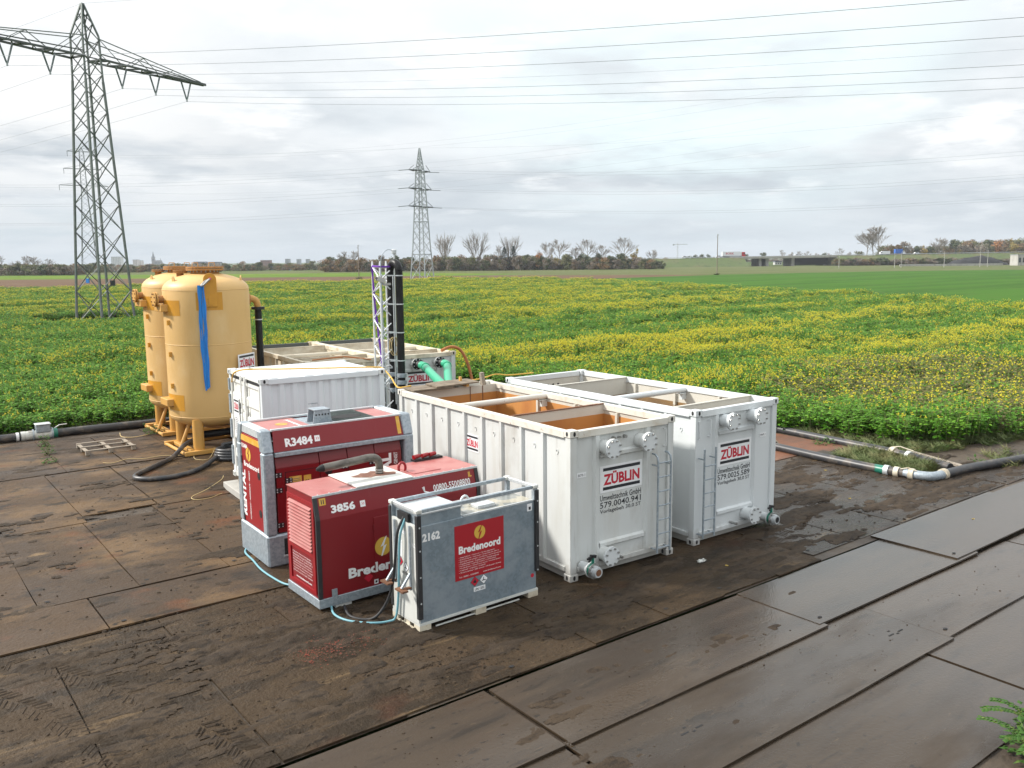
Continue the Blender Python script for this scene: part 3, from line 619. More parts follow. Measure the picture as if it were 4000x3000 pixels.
scatter('verge_grass', gp, pts)
pts = []
for _ in range(2200):
    a = rc.uniform(-36, 36); d = rc.uniform(235, 262); x, y = XY(a, d); pts.append((x, y, -.2, rc.randrange(4), rc.uniform(3, 5), rc.random()*6.28, rc.uniform(2, 4)))

# ------------------------------------------------------------------ trees
def leafball(m, r, lobes, n, size, mi, flat=1.0):
    for _ in range(n):
        c, rad = r.choice(lobes); v = Vector((r.gauss(0, 1), r.gauss(0, 1), r.gauss(0, 1))).normalized()*(r.random()**.45)
        p = Vector(c)+Vector((v.x*rad[0], v.y*rad[0], v.z*rad[1]))
        d = Vector((r.gauss(0, 1), r.gauss(0, 1), r.gauss(0, .8))).normalized(); s = size*r.uniform(.5, 1.25)
        k = d.cross(Vector((r.gauss(0, 1), r.gauss(0, 1), r.gauss(0, 1)))).normalized()
        m.add([p-d*s-k*s*.2, p-d*s*.1+k*s*.55, p+d*s, p-k*s*.5], [(0, 1, 2, 3)], mi if r.random() < .8 else mi+1)
def branches(m, r, p, d, ln, rad, lev, spread, mi=0, twig=1):
    q = p+d*ln; mid = p+d*ln*.5+Vector((r.gauss(0, 1), r.gauss(0, 1), r.gauss(0, .5)))*ln*.05
    m.cyl(p, mid, rad, rad*.82, 4, False, mi); m.cyl(mid, q, rad*.82, rad*.6, 4, False, mi)
    if lev == 0: return
    for k in range(4 if lev > 1 else 5):
        t = r.uniform(.35, 1.0) if k else 1.0; b = p.lerp(mid, min(1, t*2)) if t < .5 else mid.lerp(q, t*2-1)
        v = (d+Vector((r.gauss(0, 1), r.gauss(0, 1), r.gauss(.25, .6)))*spread).normalized(); v.z = max(v.z, -.05)
        branches(m, r, b, v.normalized(), ln*r.uniform(.5, .78), max(rad*.55, .0016), lev-1, spread, mi)
def bare_tree(seed, fan):
    r = random.Random(seed); t = MB(); c = MB()
    if fan:
        t.cyl((0,0,-.1), (0,0,.16), .020, .017, 7); k = 9
        for i in range(k):
            a = i*6.28/k+r.uniform(-.3, .3); s = r.uniform(.12, .55)
            d = Vector((cos(a)*s, sin(a)*s, 1)).normalized(); branches(c, r, Vector((0, 0, .13+r.random()*.06)), d, r.uniform(.36, .46), .0075, 3, .17)
    else:
        lean = Vector((r.uniform(-.08, .08), r.uniform(-.08, .08), 1)).normalized(); t.tube([(0,0,-.05), lean*.3, lean*.62+Vector((.01, 0, 0)), lean*.88], [.014, .011, .007, .003], 6)
        for i in range(15):
            z = r.uniform(.28, .9); a = r.random()*6.28; d = Vector((cos(a)*.62, sin(a)*.62, r.uniform(.5, 1.1))).normalized()
            branches(c, r, lean*z, d, (1.0-z)*.36+.05, .0045, 3, .34)
    c2 = MB(); c2.v, c2.f, c2.m = c.v, c.f, c.m
    return t.mesh('trunk', 'bark_pale' if fan else 'bark'), c2.mesh('crown', 'bush_grey')
def bush_tree(seed, mats, wide, tall):
    r = random.Random(seed); t = MB(); c = MB(); t.cyl((0,0,-.2), (0,0,.5), .028, .016, 6)
    lobes = []
    for i in range(14):
        a = r.random()*6.28; z = r.uniform(.12, .84) if tall else r.uniform(.10, .80); q = wide*(1-abs(z-.42)*1.05)*r.uniform(.2, .8)
        lobes.append(((cos(a)*q, sin(a)*q, z), (wide*r.uniform(.20, .46), r.uniform(.10, .19))))
        t.cyl((0,0,z*.5), (cos(a)*q, sin(a)*q, z), .010, .004, 4)
    leafball(c, r, lobes, 1400, .034, 0)
    return t.mesh('trunk', 'bark'), c.mesh('crown', mats)
def conifer(seed):
    r = random.Random(seed); t = MB(); c = MB(); t.cyl((0,0,-.1), (0,0,.9), .02, .004, 6)
    for _ in range(900):
        z = r.uniform(.12, 1.0); q = (1-z)*.30*r.random()**.4*(1+.25*sin(z*38)); a = r.random()*6.28; p = Vector((cos(a)*q, sin(a)*q, z)); d = Vector((cos(a), sin(a), r.uniform(-.5, .2))).normalized()
        leaf_quad(c, p, d, (0, 0, 1), r.uniform(.03, .06), .016, 0)
    return t.mesh('trunk', 'bark'), c.mesh('crown', 'conifer')
TP = dict(fan=[bare_tree(s, True) for s in (1, 2, 3)], bare=[bare_tree(s, False) for s in (4, 5, 6)], conifer=[conifer(1), conifer(2)],
    dark=[bush_tree(s, ['bush_dark', 'bush_olive'], .34, 1) for s in (1, 2)], olive=[bush_tree(s, ['bush_olive', 'bush_dark'], .42, 0) for s in (3, 4)], brown=[bush_tree(s, ['bush_brown', 'bush_olive'], .40, 0) for s in (5, 6)],
    grey=[bush_tree(s, ['bush_grey', 'bush_brown'], .42, 0) for s in (7, 8)], orange=[bush_tree(s, ['bush_orange', 'bush_brown'], .38, 0) for s in (9,)], yellow=[bush_tree(s, ['bush_yellow', 'bush_olive'], .36, 1) for s in (10,)])
NAMES = dict(fan='bare_tree', bare='bare_tree', conifer='conifer_tree', dark='evergreen_tree', olive='olive_tree_shrub', brown='autumn_tree', grey='leafless_shrub', orange='autumn_tree', yellow='autumn_tree')
rt_ = random.Random(21)
def tree(kind, u, D, vtop, label, group, z0=-.3, wide=1.0):
    p = at(u, D); h = zat(u, vtop, D)-z0; t = thing(NAMES[kind], label, 'tree', (*p, z0), rt_.random()*6.28, group)
    tm, cm = rt_.choice(TP[kind]); k = rt_.uniform(.9, 1.1)*wide
    t.scale = (h*k, h*k, h); put('trunk', tm, t); put('crown', cm, t); return t
MID = 'trees of the belt behind the fields'
for u, v, w_, l in ((1744, 932, .9, 'leafless fan-shaped tree just right of the far pylon'), (1868, 927, 1.0, 'tallest leafless fan-shaped tree, second right of the far pylon'), (1998, 937, .9, 'leafless fan-shaped tree behind the pair of dark conifers')):
    tree('fan', u, 505, v, l, MID, wide=w_*1.28)
for u, v, l in ((1955, 962, 'thin leafless tree left of the dark conifers'), (2139, 950, 'thin leafless tree in the tree belt beside the orange-brown tree'), (2191, 940, 'pale-trunked leafless tree standing before the middle of the tree belt'), (2293, 938, 'tall leafless tree in the right half of the tree belt'), (2435, 930, 'slim tallest leafless tree near the right end of the tree belt'), (2250, 968, 'small leafless tree in the middle of the tree belt'), (2345, 962, 'small leafless tree right of the tall bare one in the belt'), (2545, 978, 'small leafless tree over the low right end of the tree belt'), (1355, 985, 'leafless tree between orange tree and near wooden pole'), (1395, 982, 'leafless tree right beside the left wooden pole')):
    tree('bare', u, 500, v, l, MID)
for u, v, l in ((1975, 966, 'left of two dark pointed conifers in the tree belt'), (2010, 962, 'right of two dark pointed conifers in the tree belt')): tree('conifer', u, 495, v, l, MID, wide=1.25)
for k, u, v, l in (('brown', 1804, 981, 'round red-brown tree between two leafless fan-shaped trees'), ('brown', 1714, 980, 'brown tree directly right of the far pylon'), ('dark', 2062, 990, 'small round dark evergreen right of the conifers'), ('orange', 2112, 974, 'orange-brown autumn tree in the middle of the belt'), ('yellow', 2480, 966, 'yellow-green tree rising near the right end of the belt'), ('dark', 2340, 985, 'dark green ivy-clad tree right of the tall bare tree'), ('dark', 2270, 984, 'dark green tree left of the tall bare tree'), ('olive', 1915, 985, 'olive green tree left of the conifers'), ('yellow', 2170, 990, 'yellowish shrub under the pale-trunked bare tree'), ('brown', 1420, 992, 'brown autumn tree behind the left wooden pole'), ('orange', 1357, 1016, 'bright orange autumn tree left of the left wooden pole'), ('olive', 1235, 1013, 'rounded olive tree left of the orange tree on the horizon'), ('brown', 1022, 1018, 'round brown tree behind the yellow tanks to the right'), ('brown', 962, 1012, 'highest round brown tree right of the manhole of the yellow tanks'), ('grey', 1500, 992, 'grey shrub behind the black vent pipe'), ('dark', 1555, 990, 'dark tree just right of the black vent pipe top'), ('brown', 1600, 1000, 'brown tree left of the far pylon foot')):
    tree(k, u, 498 if u > 1380 else 620, v, l, MID)
SH = [c for k in ('olive', 'grey', 'brown', 'dark', 'olive', 'grey', 'brown') for _, c in TP[k][:1]]+[c for k in ('grey', 'olive', 'dark') for _, c in TP[k][1:2]]
def thicket(name, u0, u1, D0, D1, vf, step, wide, z0=-.3, n=1):
    pts = []; u = u0
    while u < u1:
        for _ in range(n):
            d = rt_.uniform(D0, D1); p = at(u+rt_.uniform(-4, 4), d); h = max(1.2, (zat(u, vf(u), d)-z0)*rt_.uniform(.60, 1.12)); pts.append((*p, z0, rt_.randrange(len(SH)), h*wide*rt_.uniform(.8, 1.2), rt_.random()*6.28, h))
        u += step*rt_.uniform(.6, 1.4)
    return scatter(name, SH, pts)
thicket('thicket', 1290, 2600, 485, 520, lambda u: 995+12*fbm(u*.06, 1, 1)+(0 if u < 2450 else (u-2450)*.14)+(8 if u < 1660 else 0), 11, 1.35, n=2)
thicket('far_hedge', 690, 1330, 600, 680, lambda u: 1026+5*fbm(u*.03, 2, 1), 11, 1.8, n=2)
thicket('left_hedge', -80, 340, 455, 500, lambda u: 1027+8*fbm(u*.02, 3, 1), 11, 1.7, n=2)
thicket('left_hedge', 300, 720, 560, 640, lambda u: 1028+4*fbm(u*.03, 3, 1), 11, 1.8, n=2)
for u, v, l in ((18, 1001, 'leafless tree cut by the left picture edge'), (128, 1003, 'leafless tree left of the near pylon, left of two'), (158, 1004, 'leafless tree left of the near pylon, right of two'), (85, 1020, 'small leafless tree between the left edge and the near pylon'), (212, 1014, 'leafless tree nearest the left side of the near pylon')): tree('bare', u, 480, v, l, 'bare trees at far left', wide=1.3)
RG = 'trees behind the motorway'
for k, u, v, l in (('bare', 3374, 906, 'leftmost of three tall bare poplars behind the motorway'), ('bare', 3402, 895, 'middle one of three tall bare poplars behind the motorway'), ('bare', 3426, 893, 'rightmost of three tall bare poplars behind the motorway'), ('brown', 3482, 936, 'reddish brown tree right of the tall poplars'), ('grey', 3522, 938, 'grey leafless round tree above the blue lorry'), ('dark', 3572, 957, 'dark evergreen right of the blue lorry'), ('yellow', 3596, 955, 'yellow birch beside the dark evergreen behind the motorway'), ('dark', 3621, 958, 'narrow dark columnar tree behind the motorway'), ('bare', 3654, 932, 'left of two slim bare birches behind the motorway'), ('bare', 3668, 938, 'right of two slim bare birches behind the motorway'), ('dark', 3714, 931, 'big dark spreading evergreen above the black heap'), ('brown', 3688, 950, 'brown tree left of the big dark evergreen'), ('yellow', 3728, 957, 'yellow shrub in front of the big dark evergreen'), ('grey', 3757, 950, 'greyish tree right of the big dark evergreen'), ('grey', 3815, 938, 'pale grey leafless trees mass left of the orange-brown tree'), ('orange', 3880, 927, 'large orange-brown autumn tree above the black heap'), ('brown', 3910, 945, 'brown tree between the two big autumn trees at right'), ('yellow', 3938, 928, 'tall yellow-brown autumn tree near the right edge'), ('brown', 3982, 930, 'brown tree cut by the right picture edge'), ('olive', 3345, 975, 'olive bush at the foot of the tall poplars'), ('dark', 3440, 978, 'dark bush right of the foot of the poplars'), ('orange', 3895, 988, 'orange shrub at the right end of the black heap'), ('grey', 3785, 945, 'grey tree behind the left part of the black heap'), ('olive', 3845, 950, 'olive tree behind the black heap'), ('brown', 4020, 935, 'brown tree just beyond the right picture edge')):
    tree(k, u, 690, v, l, RG, z0=1.0, wide=1.1 if k == 'bare' else 1.0)
for i, u in enumerate((3090, 3115, 3190, 3270, 3300, 3150, 3238, 3045)):
    tree('bare' if i % 2 else 'grey', u, 1100, 972+rt_.uniform(0, 12), 'tiny distant leafless tree beyond the bridge', 'distant trees beyond the bridge', wide=1.0)
for u, v in ((2975, 984), (2905, 986), (2710, 992), (2735, 990), (2760, 991), (3210, 984)): tree('dark', u, 1000, v, 'tiny distant dark evergreen beyond the motorway', 'distant evergreens beyond the motorway', wide=1.5)
thicket('embankment_scrub', 3262, 4060, 580, 590, lambda u: 1006+6*fbm(u*.03, 5, 1), 9, 2.2, z0=-.2, n=2)
thicket('skyline_scrub', 2560, 3300, 1250, 1350, lambda u: 1000+3*fbm(u*.03, 6, 1), 14, 2.4)
thicket('wood_behind_motorway', 3440, 4060, 700, 730, lambda u: 958-max(0, u-3650)*.08+11*fbm(u*.05, 7, 1), 11, 1.2, z0=1.0, n=2)
thicket('wood_behind_motorway', 3735, 4080, 695, 725, lambda u: 936+9*fbm(u*.05, 9, 1), 9, 1.0, z0=1.0, n=2)
# ------------------------------------------------------------------ motorway, bridge, vehicles
RD = 600.0
def road(u): return at(u, RD)
def rz(u): return 5.75+max(0, (u-2500))*.00135
us = [1900, 2200, 2500, 2700, 2842, 2895, 3080, 3255, 3330, 3500, 3700, 3900, 4100, 4500]
fx, fy = SY, CY     # away from the camera
G_BANK = M('embankment_grass', (.075, .105, .032), .9, layers=[((.12, .105, .05), .06, .45, .65, .8, 6), ((.05, .07, .025), .3, .5, .7, .7)], coord='World')
m = MB()
for seg in ([2240, 2400, 2550, 2700, 2842, 2895], [3250, 3330, 3500, 3700, 3900, 4100, 4500]):
    o = len(m.v)
    for u in seg:
        x, y = road(u); z = rz(u)-.45
        if u == 2895: z = rz(u)-1.0
        for q, zz in ((-17, -.3), (-5, z), (22, z), (36, -.3)): m.v.append((x+fx*q, y+fy*q, zz))
    for i in range(len(seg)-1):
        for j in range(3): m.f.append((o+i*4+j, o+i*4+4+j, o+i*4+5+j, o+i*4+1+j)); m.m.append(0)
struct(m.build('embankment', G_BANK))
m = MB(); k = len(us)
for u in us:
    x, y = road(u); z = rz(u)-.35
    for q in (-4, 21): m.v.append((x+fx*q, y+fy*q, z))
for i in range(k-1): m.f.append((2*i, 2*i+2, 2*i+3, 2*i+1)); m.m.append(0)
struct(m.build('motorway', 'asphalt'))
br = thing('motorway_bridge', 'low concrete motorway bridge with dark underpass on the right horizon', 'bridge', (*road(3070), 0))
inv = Vector((-road(3070)[0], -road(3070)[1], 0))
def bp(name, m, mat, parent=br): m.v = [tuple(Vector(p)+inv) for p in m.v]; return m.build(name, mat, parent)
def strip(u0, u1, q0, q1, z0, z1, m=None):
    m = m or MB(); (xa, ya), (xb, yb) = road(u0), road(u1); za, zb = rz(u0), rz(u1)
    P = lambda x, y, q: (x+fx*q, y+fy*q)
    return m.hexa([(*P(xa, ya, q0), za+z0), (*P(xb, yb, q0), zb+z0), (*P(xb, yb, q1), zb+z0), (*P(xa, ya, q1), za+z0), (*P(xa, ya, q0), za+z1), (*P(xb, yb, q0), zb+z1), (*P(xb, yb, q1), zb+z1), (*P(xa, ya, q1), za+z1)])
bp('deck', strip(2850, 3330, -4.6, 21.6, -1.5, -.42), 'concrete'); bp('parapet', strip(2845, 3345, -4.9, -4.65, -1.1, .1), 'concrete'); bp('parapet', strip(2845, 3345, 21.7, 21.95, -1.1, .1), 'concrete')
for u0, u1 in ((2862, 2895), (3250, 3320)):
    (xa, ya), (xb, yb) = road(u0), road(u1); m = MB(); lo = u0 < 3000
    zt = rz(u0)-1.4; P = lambda x, y, q, z: (x+fx*q, y+fy*q, z)
    pts_ = [P(xa, ya, -6, zt), P(xb, yb, -6, -.3 if lo else zt-.2), P(xb, yb, -6, zt), P(xa, ya, -6, zt)]
    if lo: vs = [P(xa-CY*0, ya, -6, zt-.3), P(xb, yb, -6, -.3), P(xb, yb, -6, zt), P(xa, ya, -6, zt)]
    else: vs = [P(xa, ya, -6, -.3), P(xb, yb, -6, zt-1.2), P(xb, yb, -6, zt), P(xa, ya, -6, zt)]
    m.hexa([*vs[:2], *[(q[0]+fx*27, q[1]+fy*27, q[2]) for q in (vs[1], vs[0])], vs[3], vs[2], *[(q[0]+fx*27, q[1]+fy*27, q[2]) for q in (vs[2], vs[3])]]); bp('abutment', m, 'concrete')
for u0, u1 in ((2958, 2968), (2984, 2996), (3084, 3096)):
    bp('pier', strip(u0, u1, -1, 18, -6.3-(u0-2500)*.00135, -1.5), 'concrete')
bp('graffiti', strip(2866, 2884, -6.06, -6.02, -3.2, -2.2), 'graffiti')
bp('side_wall', strip(3100, 3250, 12, 13, -6.5, -1.5), 'asphalt'); bp('side_wall', strip(2976, 3002, 8, 9, -6.5, -1.5), 'asphalt')  # dark walls under the deck: the underpass shade is put into their colour
m = MB()
for u in range(2400, 4200, 100): strip(u, u+100, -4.55, -4.35, .0, .32, m)
tag(m.build('guard_rail', 'galv_light'), 'long grey guard rail along the motorway edge', 'guard rail')
def vehicle(name, label, cat, u, q, L_, W_, parts):
    (x, y) = road(u); t = thing(name, label, cat, (x+fx*q, y+fy*q, rz(u)-.35), -YAW); s = t
    for nm, mat, (x0, z0, x1, z1), *ex in parts:
        if nm == 'wheel':
            for yy in (-W_/2+.02, W_/2-.32): MB().cyl((x0, yy, z0), (x0, yy+.3, z0), z1, n=14).build('wheel', 'tyre', t)
        else:
            sl_ = ex[0] if ex else 0; d = .0 if not nm.startswith(('window', 'wind')) else .02
            MB().prism([(x0, z0), (x1, z0), (x1-sl_*(sl_ > 0), z1), (x0-sl_*(sl_ < 0), z1)], (0, -W_/2-d, 0), X1, Z1, (0, W_+2*d, 0)).build(nm, mat, t)
    return t
tr = vehicle('articulated_lorry', 'white lorry trailer with red lettering and red cab crossing the bridge', 'lorry', 2865, 2, 16.5, 2.5,
    [('trailer', 'veh_white', (-8.2, 1.1, 5.0, 4.0)), ('chassis', 'dark', (-7.9, .75, 5.4, 1.08)), ('cab', 'veh_red', (5.4, .6, 7.7, 3.7), .35), ('window', 'glass_dark', (6.4, 2.1, 7.35, 3.0), .2), ('wheel', 'tyre', (-6.6, .5, 0, .5)), ('wheel', 'tyre', (-5.2, .5, 0, .5)), ('wheel', 'tyre', (-3.8, .5, 0, .5)), ('wheel', 'tyre', (4.4, .5, 0, .5)), ('wheel', 'tyre', (6.9, .5, 0, .5))])
text('BORK', (-5.9, -1.255, 2.0), X1, Z1, 5.6, 1.45, 'veh_red', tr, .02)
vehicle('white_van', 'white delivery van driving left on the embankment beside the blue lorry', 'van', 3451, 2, 6, 2, [('body', 'veh_white', (-2.6, .4, 3.1, 2.7)), ('cab', 'veh_white', (-3.6, .4, -2.62, 2.0), -.0), ('window', 'glass_dark', (-3.3, 1.5, -2.4, 2.15)), ('wheel', 'tyre', (-2.4, .38, 0, .38)), ('wheel', 'tyre', (2, .38, 0, .38))])
vehicle('tarpaulin_lorry', 'small lorry with blue tarpaulin box and white cab', 'lorry', 3507, 2, 8, 2.4, [('tarpaulin', 'veh_blue', (-3.4, .9, 1.7, 3.9)), ('cab', 'veh_white', (1.75, .5, 4.0, 2.6), 1.2), ('chassis', 'dark', (-3.3, .5, 1.7, .88)), ('window', 'glass_dark', (2.1, 1.7, 3.0, 2.3), .6), ('wheel', 'tyre', (-2.2, .42, 0, .42)), ('wheel', 'tyre', (3.0, .42, 0, .42))])
for nm, u, l in (('white_car', 2682, 'white car at far left of the motorway'), ('white_van', 2815, 'small white van following the lorry'), ('white_car', 3122, 'pale car on the right half of the bridge'), ('white_car', 3590, 'grey-white car at the guard rail right of the blue lorry')):
    vehicle(nm, l, 'car' if 'car' in nm else 'van', u, 8, 4.5, 1.8, [('body', 'veh_white', (-2.2, .35, 2.2, .95)), ('cabin', 'veh_white', (-1.6, .95, 1.1, 1.55), .5), ('window', 'glass_dark', (-1.3, 1.0, .7, 1.42), .4), ('wheel', 'tyre', (-1.4, .33, 0, .33)), ('wheel', 'tyre', (1.4, .33, 0, .33))])
x, y = at(2790, 700)
# spoil heap, low barrier and pale wall at the right end
m = MB(); nx, ny = 36, 10; x0, y0 = at(3800, 545)
for j in range(ny+1):
    for i in range(nx+1):
        s, t_ = i/nx*2-1, j/ny*2-1; h = max(0, 1-abs(s)**2.4)*max(0, 1-t_*t_)*(5.2+1.8*fbm(s*2.1, t_*2, 3)+1.0*s); px, py = s*19, t_*9
        m.v.append((x0+CY*px+SY*py, y0-SY*px+CY*py, h-.3))
for j in range(ny):
    for i in range(nx): a = j*(nx+1)+i; m.f.append((a, a+1, a+nx+2, a+nx+1)); m.m.append(0)
tag(m.build('spoil_heap', 'gravel_black', smooth=60), 'long black heap of spoil in front of the motorway at right', 'heap')
for k_, (u0, u1) in enumerate(((3505, 3560), (3562, 3640), (3642, 3710), (3712, 3810), (3812, 3905))):
    (xa, ya), (xb, yb) = at(u0, 515), at(u1, 515); m = MB(); m.hexa([(xa, ya, -.3), (xb, yb, -.3), (xb+fx*.5, yb+fy*.5, -.3), (xa+fx*.5, ya+fy*.5, -.3), (xa, ya, .95), (xb, yb, .95), (xb+fx*.4, yb+fy*.4, .95), (xa+fx*.4, ya+fy*.4, .95)])
    tag(m.build('concrete_barrier', 'concrete'), ('leftmost length', 'second length from the left', 'middle length', 'fourth length from the left', 'rightmost length')[k_]+' of the low pale concrete barrier before the black heap', 'barrier', 'concrete barrier lengths')
def house(name, label, cat, u, D, wpx, vt, dep, mat, roof=None, win=(0, 0), wm='glass_dark', zb=-.3):
    p = at(u, D); W_ = wpx/3355.5*D; h = zat(u, vt, D)-zb; t = thing(name, label, cat, (*p, zb), -YAW)
    hw = h*(.72 if roof == 'gable' else .95)
    MB().box(-W_/2, 0, 0, W_/2, dep, hw).build('wall', mat, t)
    if roof == 'gable': MB().prism([(-W_/2-.3, hw), (W_/2+.3, hw), (W_/2*.9, h), (-W_/2*.9, h)], (0, -.3, 0), X1, Z1, (0, dep+.6, 0)).build('roof', 'slate', t)
    else: MB().box(-W_/2-.2, -.2, hw, W_/2+.2, dep+.2, h).build('roof', 'bldg_grey', t)
    nxw, nzw = win
    for j in range(nzw):
        for i in range(nxw):
            cw, ch = W_/nxw, hw/max(nzw, 1); MB().box(-W_/2+cw*(i+.25), -.12, ch*(j+.3), -W_/2+cw*(i+.75), .05, ch*(j+.75)).build('window', wm, t)
    return t
house('garden_wall_building', 'low pale flat building at the right edge of the picture', 'building', 3985, 500, 46, 994, 8, 'concrete', None, (3, 1))
house('tower_block', 'white high-rise block seen through the near pylon', 'building', 474, 2400, 37, 1003, 18, 'bldg_white', None, (6, 9))
house('tower_block', 'pair-roofed pinkish high-rise block left of the church', 'building', 547, 2400, 16, 1014, 18, 'bldg_pink', None, (3, 7)); house('tower_block', 'narrow pinkish high-rise block closest to the church', 'building', 563, 2450, 14, 1017, 18, 'bldg_pink', None, (3, 6))
house('long_building', 'long dark-roofed building right of the church, left of two', 'building', 795, 1500, 46, 1022, 14, 'bldg_brick', 'gable', (8, 2)); house('long_building', 'long dark-roofed building right of the church, right of two', 'building', 852, 1500, 46, 1023, 14, 'bldg_grey', 'gable', (8, 2))
house('flat_block', 'brown apartment block above the distant trees', 'building', 1050, 1500, 36, 1016, 14, 'bldg_brick', None, (7, 3)); house('office_tower', 'grey glass tower with stepped top on the horizon', 'building', 1135, 1900, 15, 1011, 14, 'bldg_grey', None, (4, 6)); house('office_tower', 'left of two small grey glass towers on the horizon', 'building', 1178, 1900, 13, 1012, 14, 'bldg_grey', None, (3, 5)); house('office_tower', 'right of two small grey glass towers on the horizon', 'building', 1213, 1900, 12, 1012, 14, 'bldg_grey', None, (3, 5))
house('office_block', 'wide white office block left of the orange tree', 'building', 1290, 1500, 40, 1020, 14, 'bldg_white', None, (9, 3)); house('office_block', 'taller white office block behind the orange tree', 'building', 1330, 1500, 34, 1012, 14, 'bldg_white', None, (8, 4)); house('brick_block', 'small brick block beside the orange tree', 'building', 1362, 1400, 22, 1010, 12, 'bldg_brick', None, (5, 3))
house('white_shed', 'small white shed at the foot of the distant hedge', 'building', 1123, 640, 14, 1046, 4, 'bldg_white', 'gable', (2, 1)); house('blue_container', 'small blue box by the white shed at the distant hedge', 'container', 1141, 630, 7, 1049, 3, 'veh_blue', None, (1, 1)); house('blue_banner_hut', 'small blue-fronted hut at the hedge above the field', 'hut', 1074, 660, 9, 1040, 3, 'veh_blue', None, (1, 1))
house('white_shed', 'white shed seen through the motorway underpass', 'building', 3035, 720, 26, 1020, 5, 'bldg_white', 'gable', (3, 1))
ch = thing('church', 'distant church with tall slate spire left of the yellow tanks', 'church', (*at(619, 2500), -.3), -YAW)
MB().box(-4, -4, 0, 4, 4, 22).build('tower', 'stone_church', ch); sp = MB().cyl((0, 0, 22), (0, 0, 40.5), 4.2, .1, 8).build('spire', 'slate', ch)
for a, b in ((-3.6, -3.6), (3.6, -3.6), (-3.6, 3.6), (3.6, 3.6)): MB().cyl((a, b, 22), (a, b, 27), .8, .05, 6).build('pinnacle', 'slate', sp)
MB().prism([(4.05, 0), (24, 0), (24, 9), (21, 15), (4.05, 15)], (0, -6, 0), X1, Z1, (0, 12, 0)).build('nave', 'stone_church', ch); MB().cyl((20, 0, 15), (20, 0, 22), .9, .05, 6).build('ridge_turret', 'slate', ch)
for i in range(2): MB().box(-2.6+i*3.2, -4.1, 14, -.8+i*3.2, -3.95, 19).build('window', 'glass_dark', ch)
for i in range(4): MB().box(6+i*4.3, -6.15, 4, 8+i*4.3, -5.95, 10).build('window', 'glass_dark', ch)
p = at(2644, 1250); zt = zat(2644, 955, 1250); cr = thing('tower_crane', 'distant pale tower crane left of the wooden pole at right', 'crane', (*p, -.3), -YAW)
m = MB()
for s in (-.7, .7): m.bar((s, 0, 0), (s, 0, zt), .3)
for i in range(14): z = zt*i/14; m.bar((-.7, 0, z), (.7, 0, z+zt/14), .2)
m.build('mast', 'bldg_white', cr); MB().bar((-7, 0, zt), (14, 0, zt), .7, .7).build('jib', 'bldg_white', cr); MB().box(-7, -.8, zt-1.4, -5, .8, zt).build('counterweight', 'bldg_grey', cr); MB().bar((0, 0, zt), (0, 0, zt+2.5), .5).build('apex', 'bldg_white', cr)
# timber poles
def pole(u, D, vt, label, r=.13, mat='timber_pole', arms=True, group=None):
    p = at(u, D); h = zat(u, vt, D)+.3; t = thing('wooden_pole', label, 'pole', (*p, -.3), -YAW, group)
    MB().cyl((0, 0, 0), (0, 0, h), r, r*.65, 8).build('shaft', mat, t)
    if arms:
        for z, s in ((h-.4, 1), (h-1.1, -1)): m = MB().bar((0, 0, z), (s*.35, 0, z+.08), .06); m.cyl((s*.35, 0, z+.05), (s*.35, 0, z+.3), .07, .05, 6); m.build('insulator', 'insulator', t)
    return t
pole(2798, 300, 917, 'tall dark wooden pole standing alone in the green field at right', .17); pole(1411, 291, 958, 'dark wooden pole in the field left of the vent pipe', .15)
for u, vt, l in ((3270, 995, 'pale post at the right end of the bridge'), (3485, 988, 'left of a pair of pale posts below the blue lorry'), (3511, 984, 'right of a pair of pale posts below the blue lorry'), (3677, 981, 'pale post left of the black heap'), (3816, 956, 'tallest pale post in front of the black heap'), (3845, 979, 'pale post at the right of the black heap')): pole(u, 450, vt, l, .17, 'concrete', False)
for u, D in ((2798, 299.2), (1411, 290.2)):
    pts = []
    for i in range(24):
        a = rc.random()*6.28; q = rc.random()*.9; x, y = at(u, D); pts.append((x+cos(a)*q, y+sin(a)*q, -.28, rc.randrange(4), rc.uniform(2, 3.4), rc.random()*6, rc.uniform(1.5, 3)))
    scatter('pole_weeds', gp, pts)

# ------------------------------------------------------------------ pylons and conductors
AX = radians(62.7)-YAW       # cross-arm direction in the world
ad = Vector((cos(AX), sin(AX), 0)); ld = Vector((cos(AX-pi/2), sin(AX-pi/2), 0))
def lattice(t, zs, ws, leg_r, br_r, mat, mats_alt, split=True, close_top=False):
    """four tapering legs and X bracing; zs and ws give the width at each height"""
    def W_(z):
        for i in range(len(zs)-1):
            if z <= zs[i+1]: return ws[i]+(ws[i+1]-ws[i])*(z-zs[i])/(zs[i+1]-zs[i])
        return ws[-1]
    cs = [(-1,-1),(1,-1),(1,1),(-1,1)]
    for cx, cy in cs:
        m = MB()
        for i in range(len(zs)-1): m.bar((cx*ws[i]/2, cy*ws[i]/2, zs[i]), (cx*ws[i+1]/2, cy*ws[i+1]/2, zs[i+1]), leg_r*(1 if zs[i] < zs[-1]*.6 else .8))
        m.build('leg', mat, t)
    z = zs[0]; zl = []
    while z < zs[-1]-.2:
        zl.append(z); z += max(W_(z)*.86, .6)
    zl.append(zs[-1])
    for f_ in range(4):
        (ax, ay), (bx, by) = cs[f_], cs[(f_+1) % 4]; m = MB()
        for i in range(len(zl)-1):
            z0, z1 = zl[i], zl[i+1]; w0, w1 = W_(z0)/2, W_(z1)/2
            e = [((ax*w0, ay*w0, z0), (bx*w1, by*w1, z1)), ((bx*w0, by*w0, z0), (ax*w1, ay*w1, z1))]
            for k_, (p, q) in enumerate(e):
                q_ = m if not split else MB(); q_.bar(p, q, br_r, br_r*.5)
                if split: q_.build('brace', mat if (f_+k_) % 2 else mats_alt, t)
        if not split: o = m.build('bracing', mat, t); o['kind'] = 'stuff'
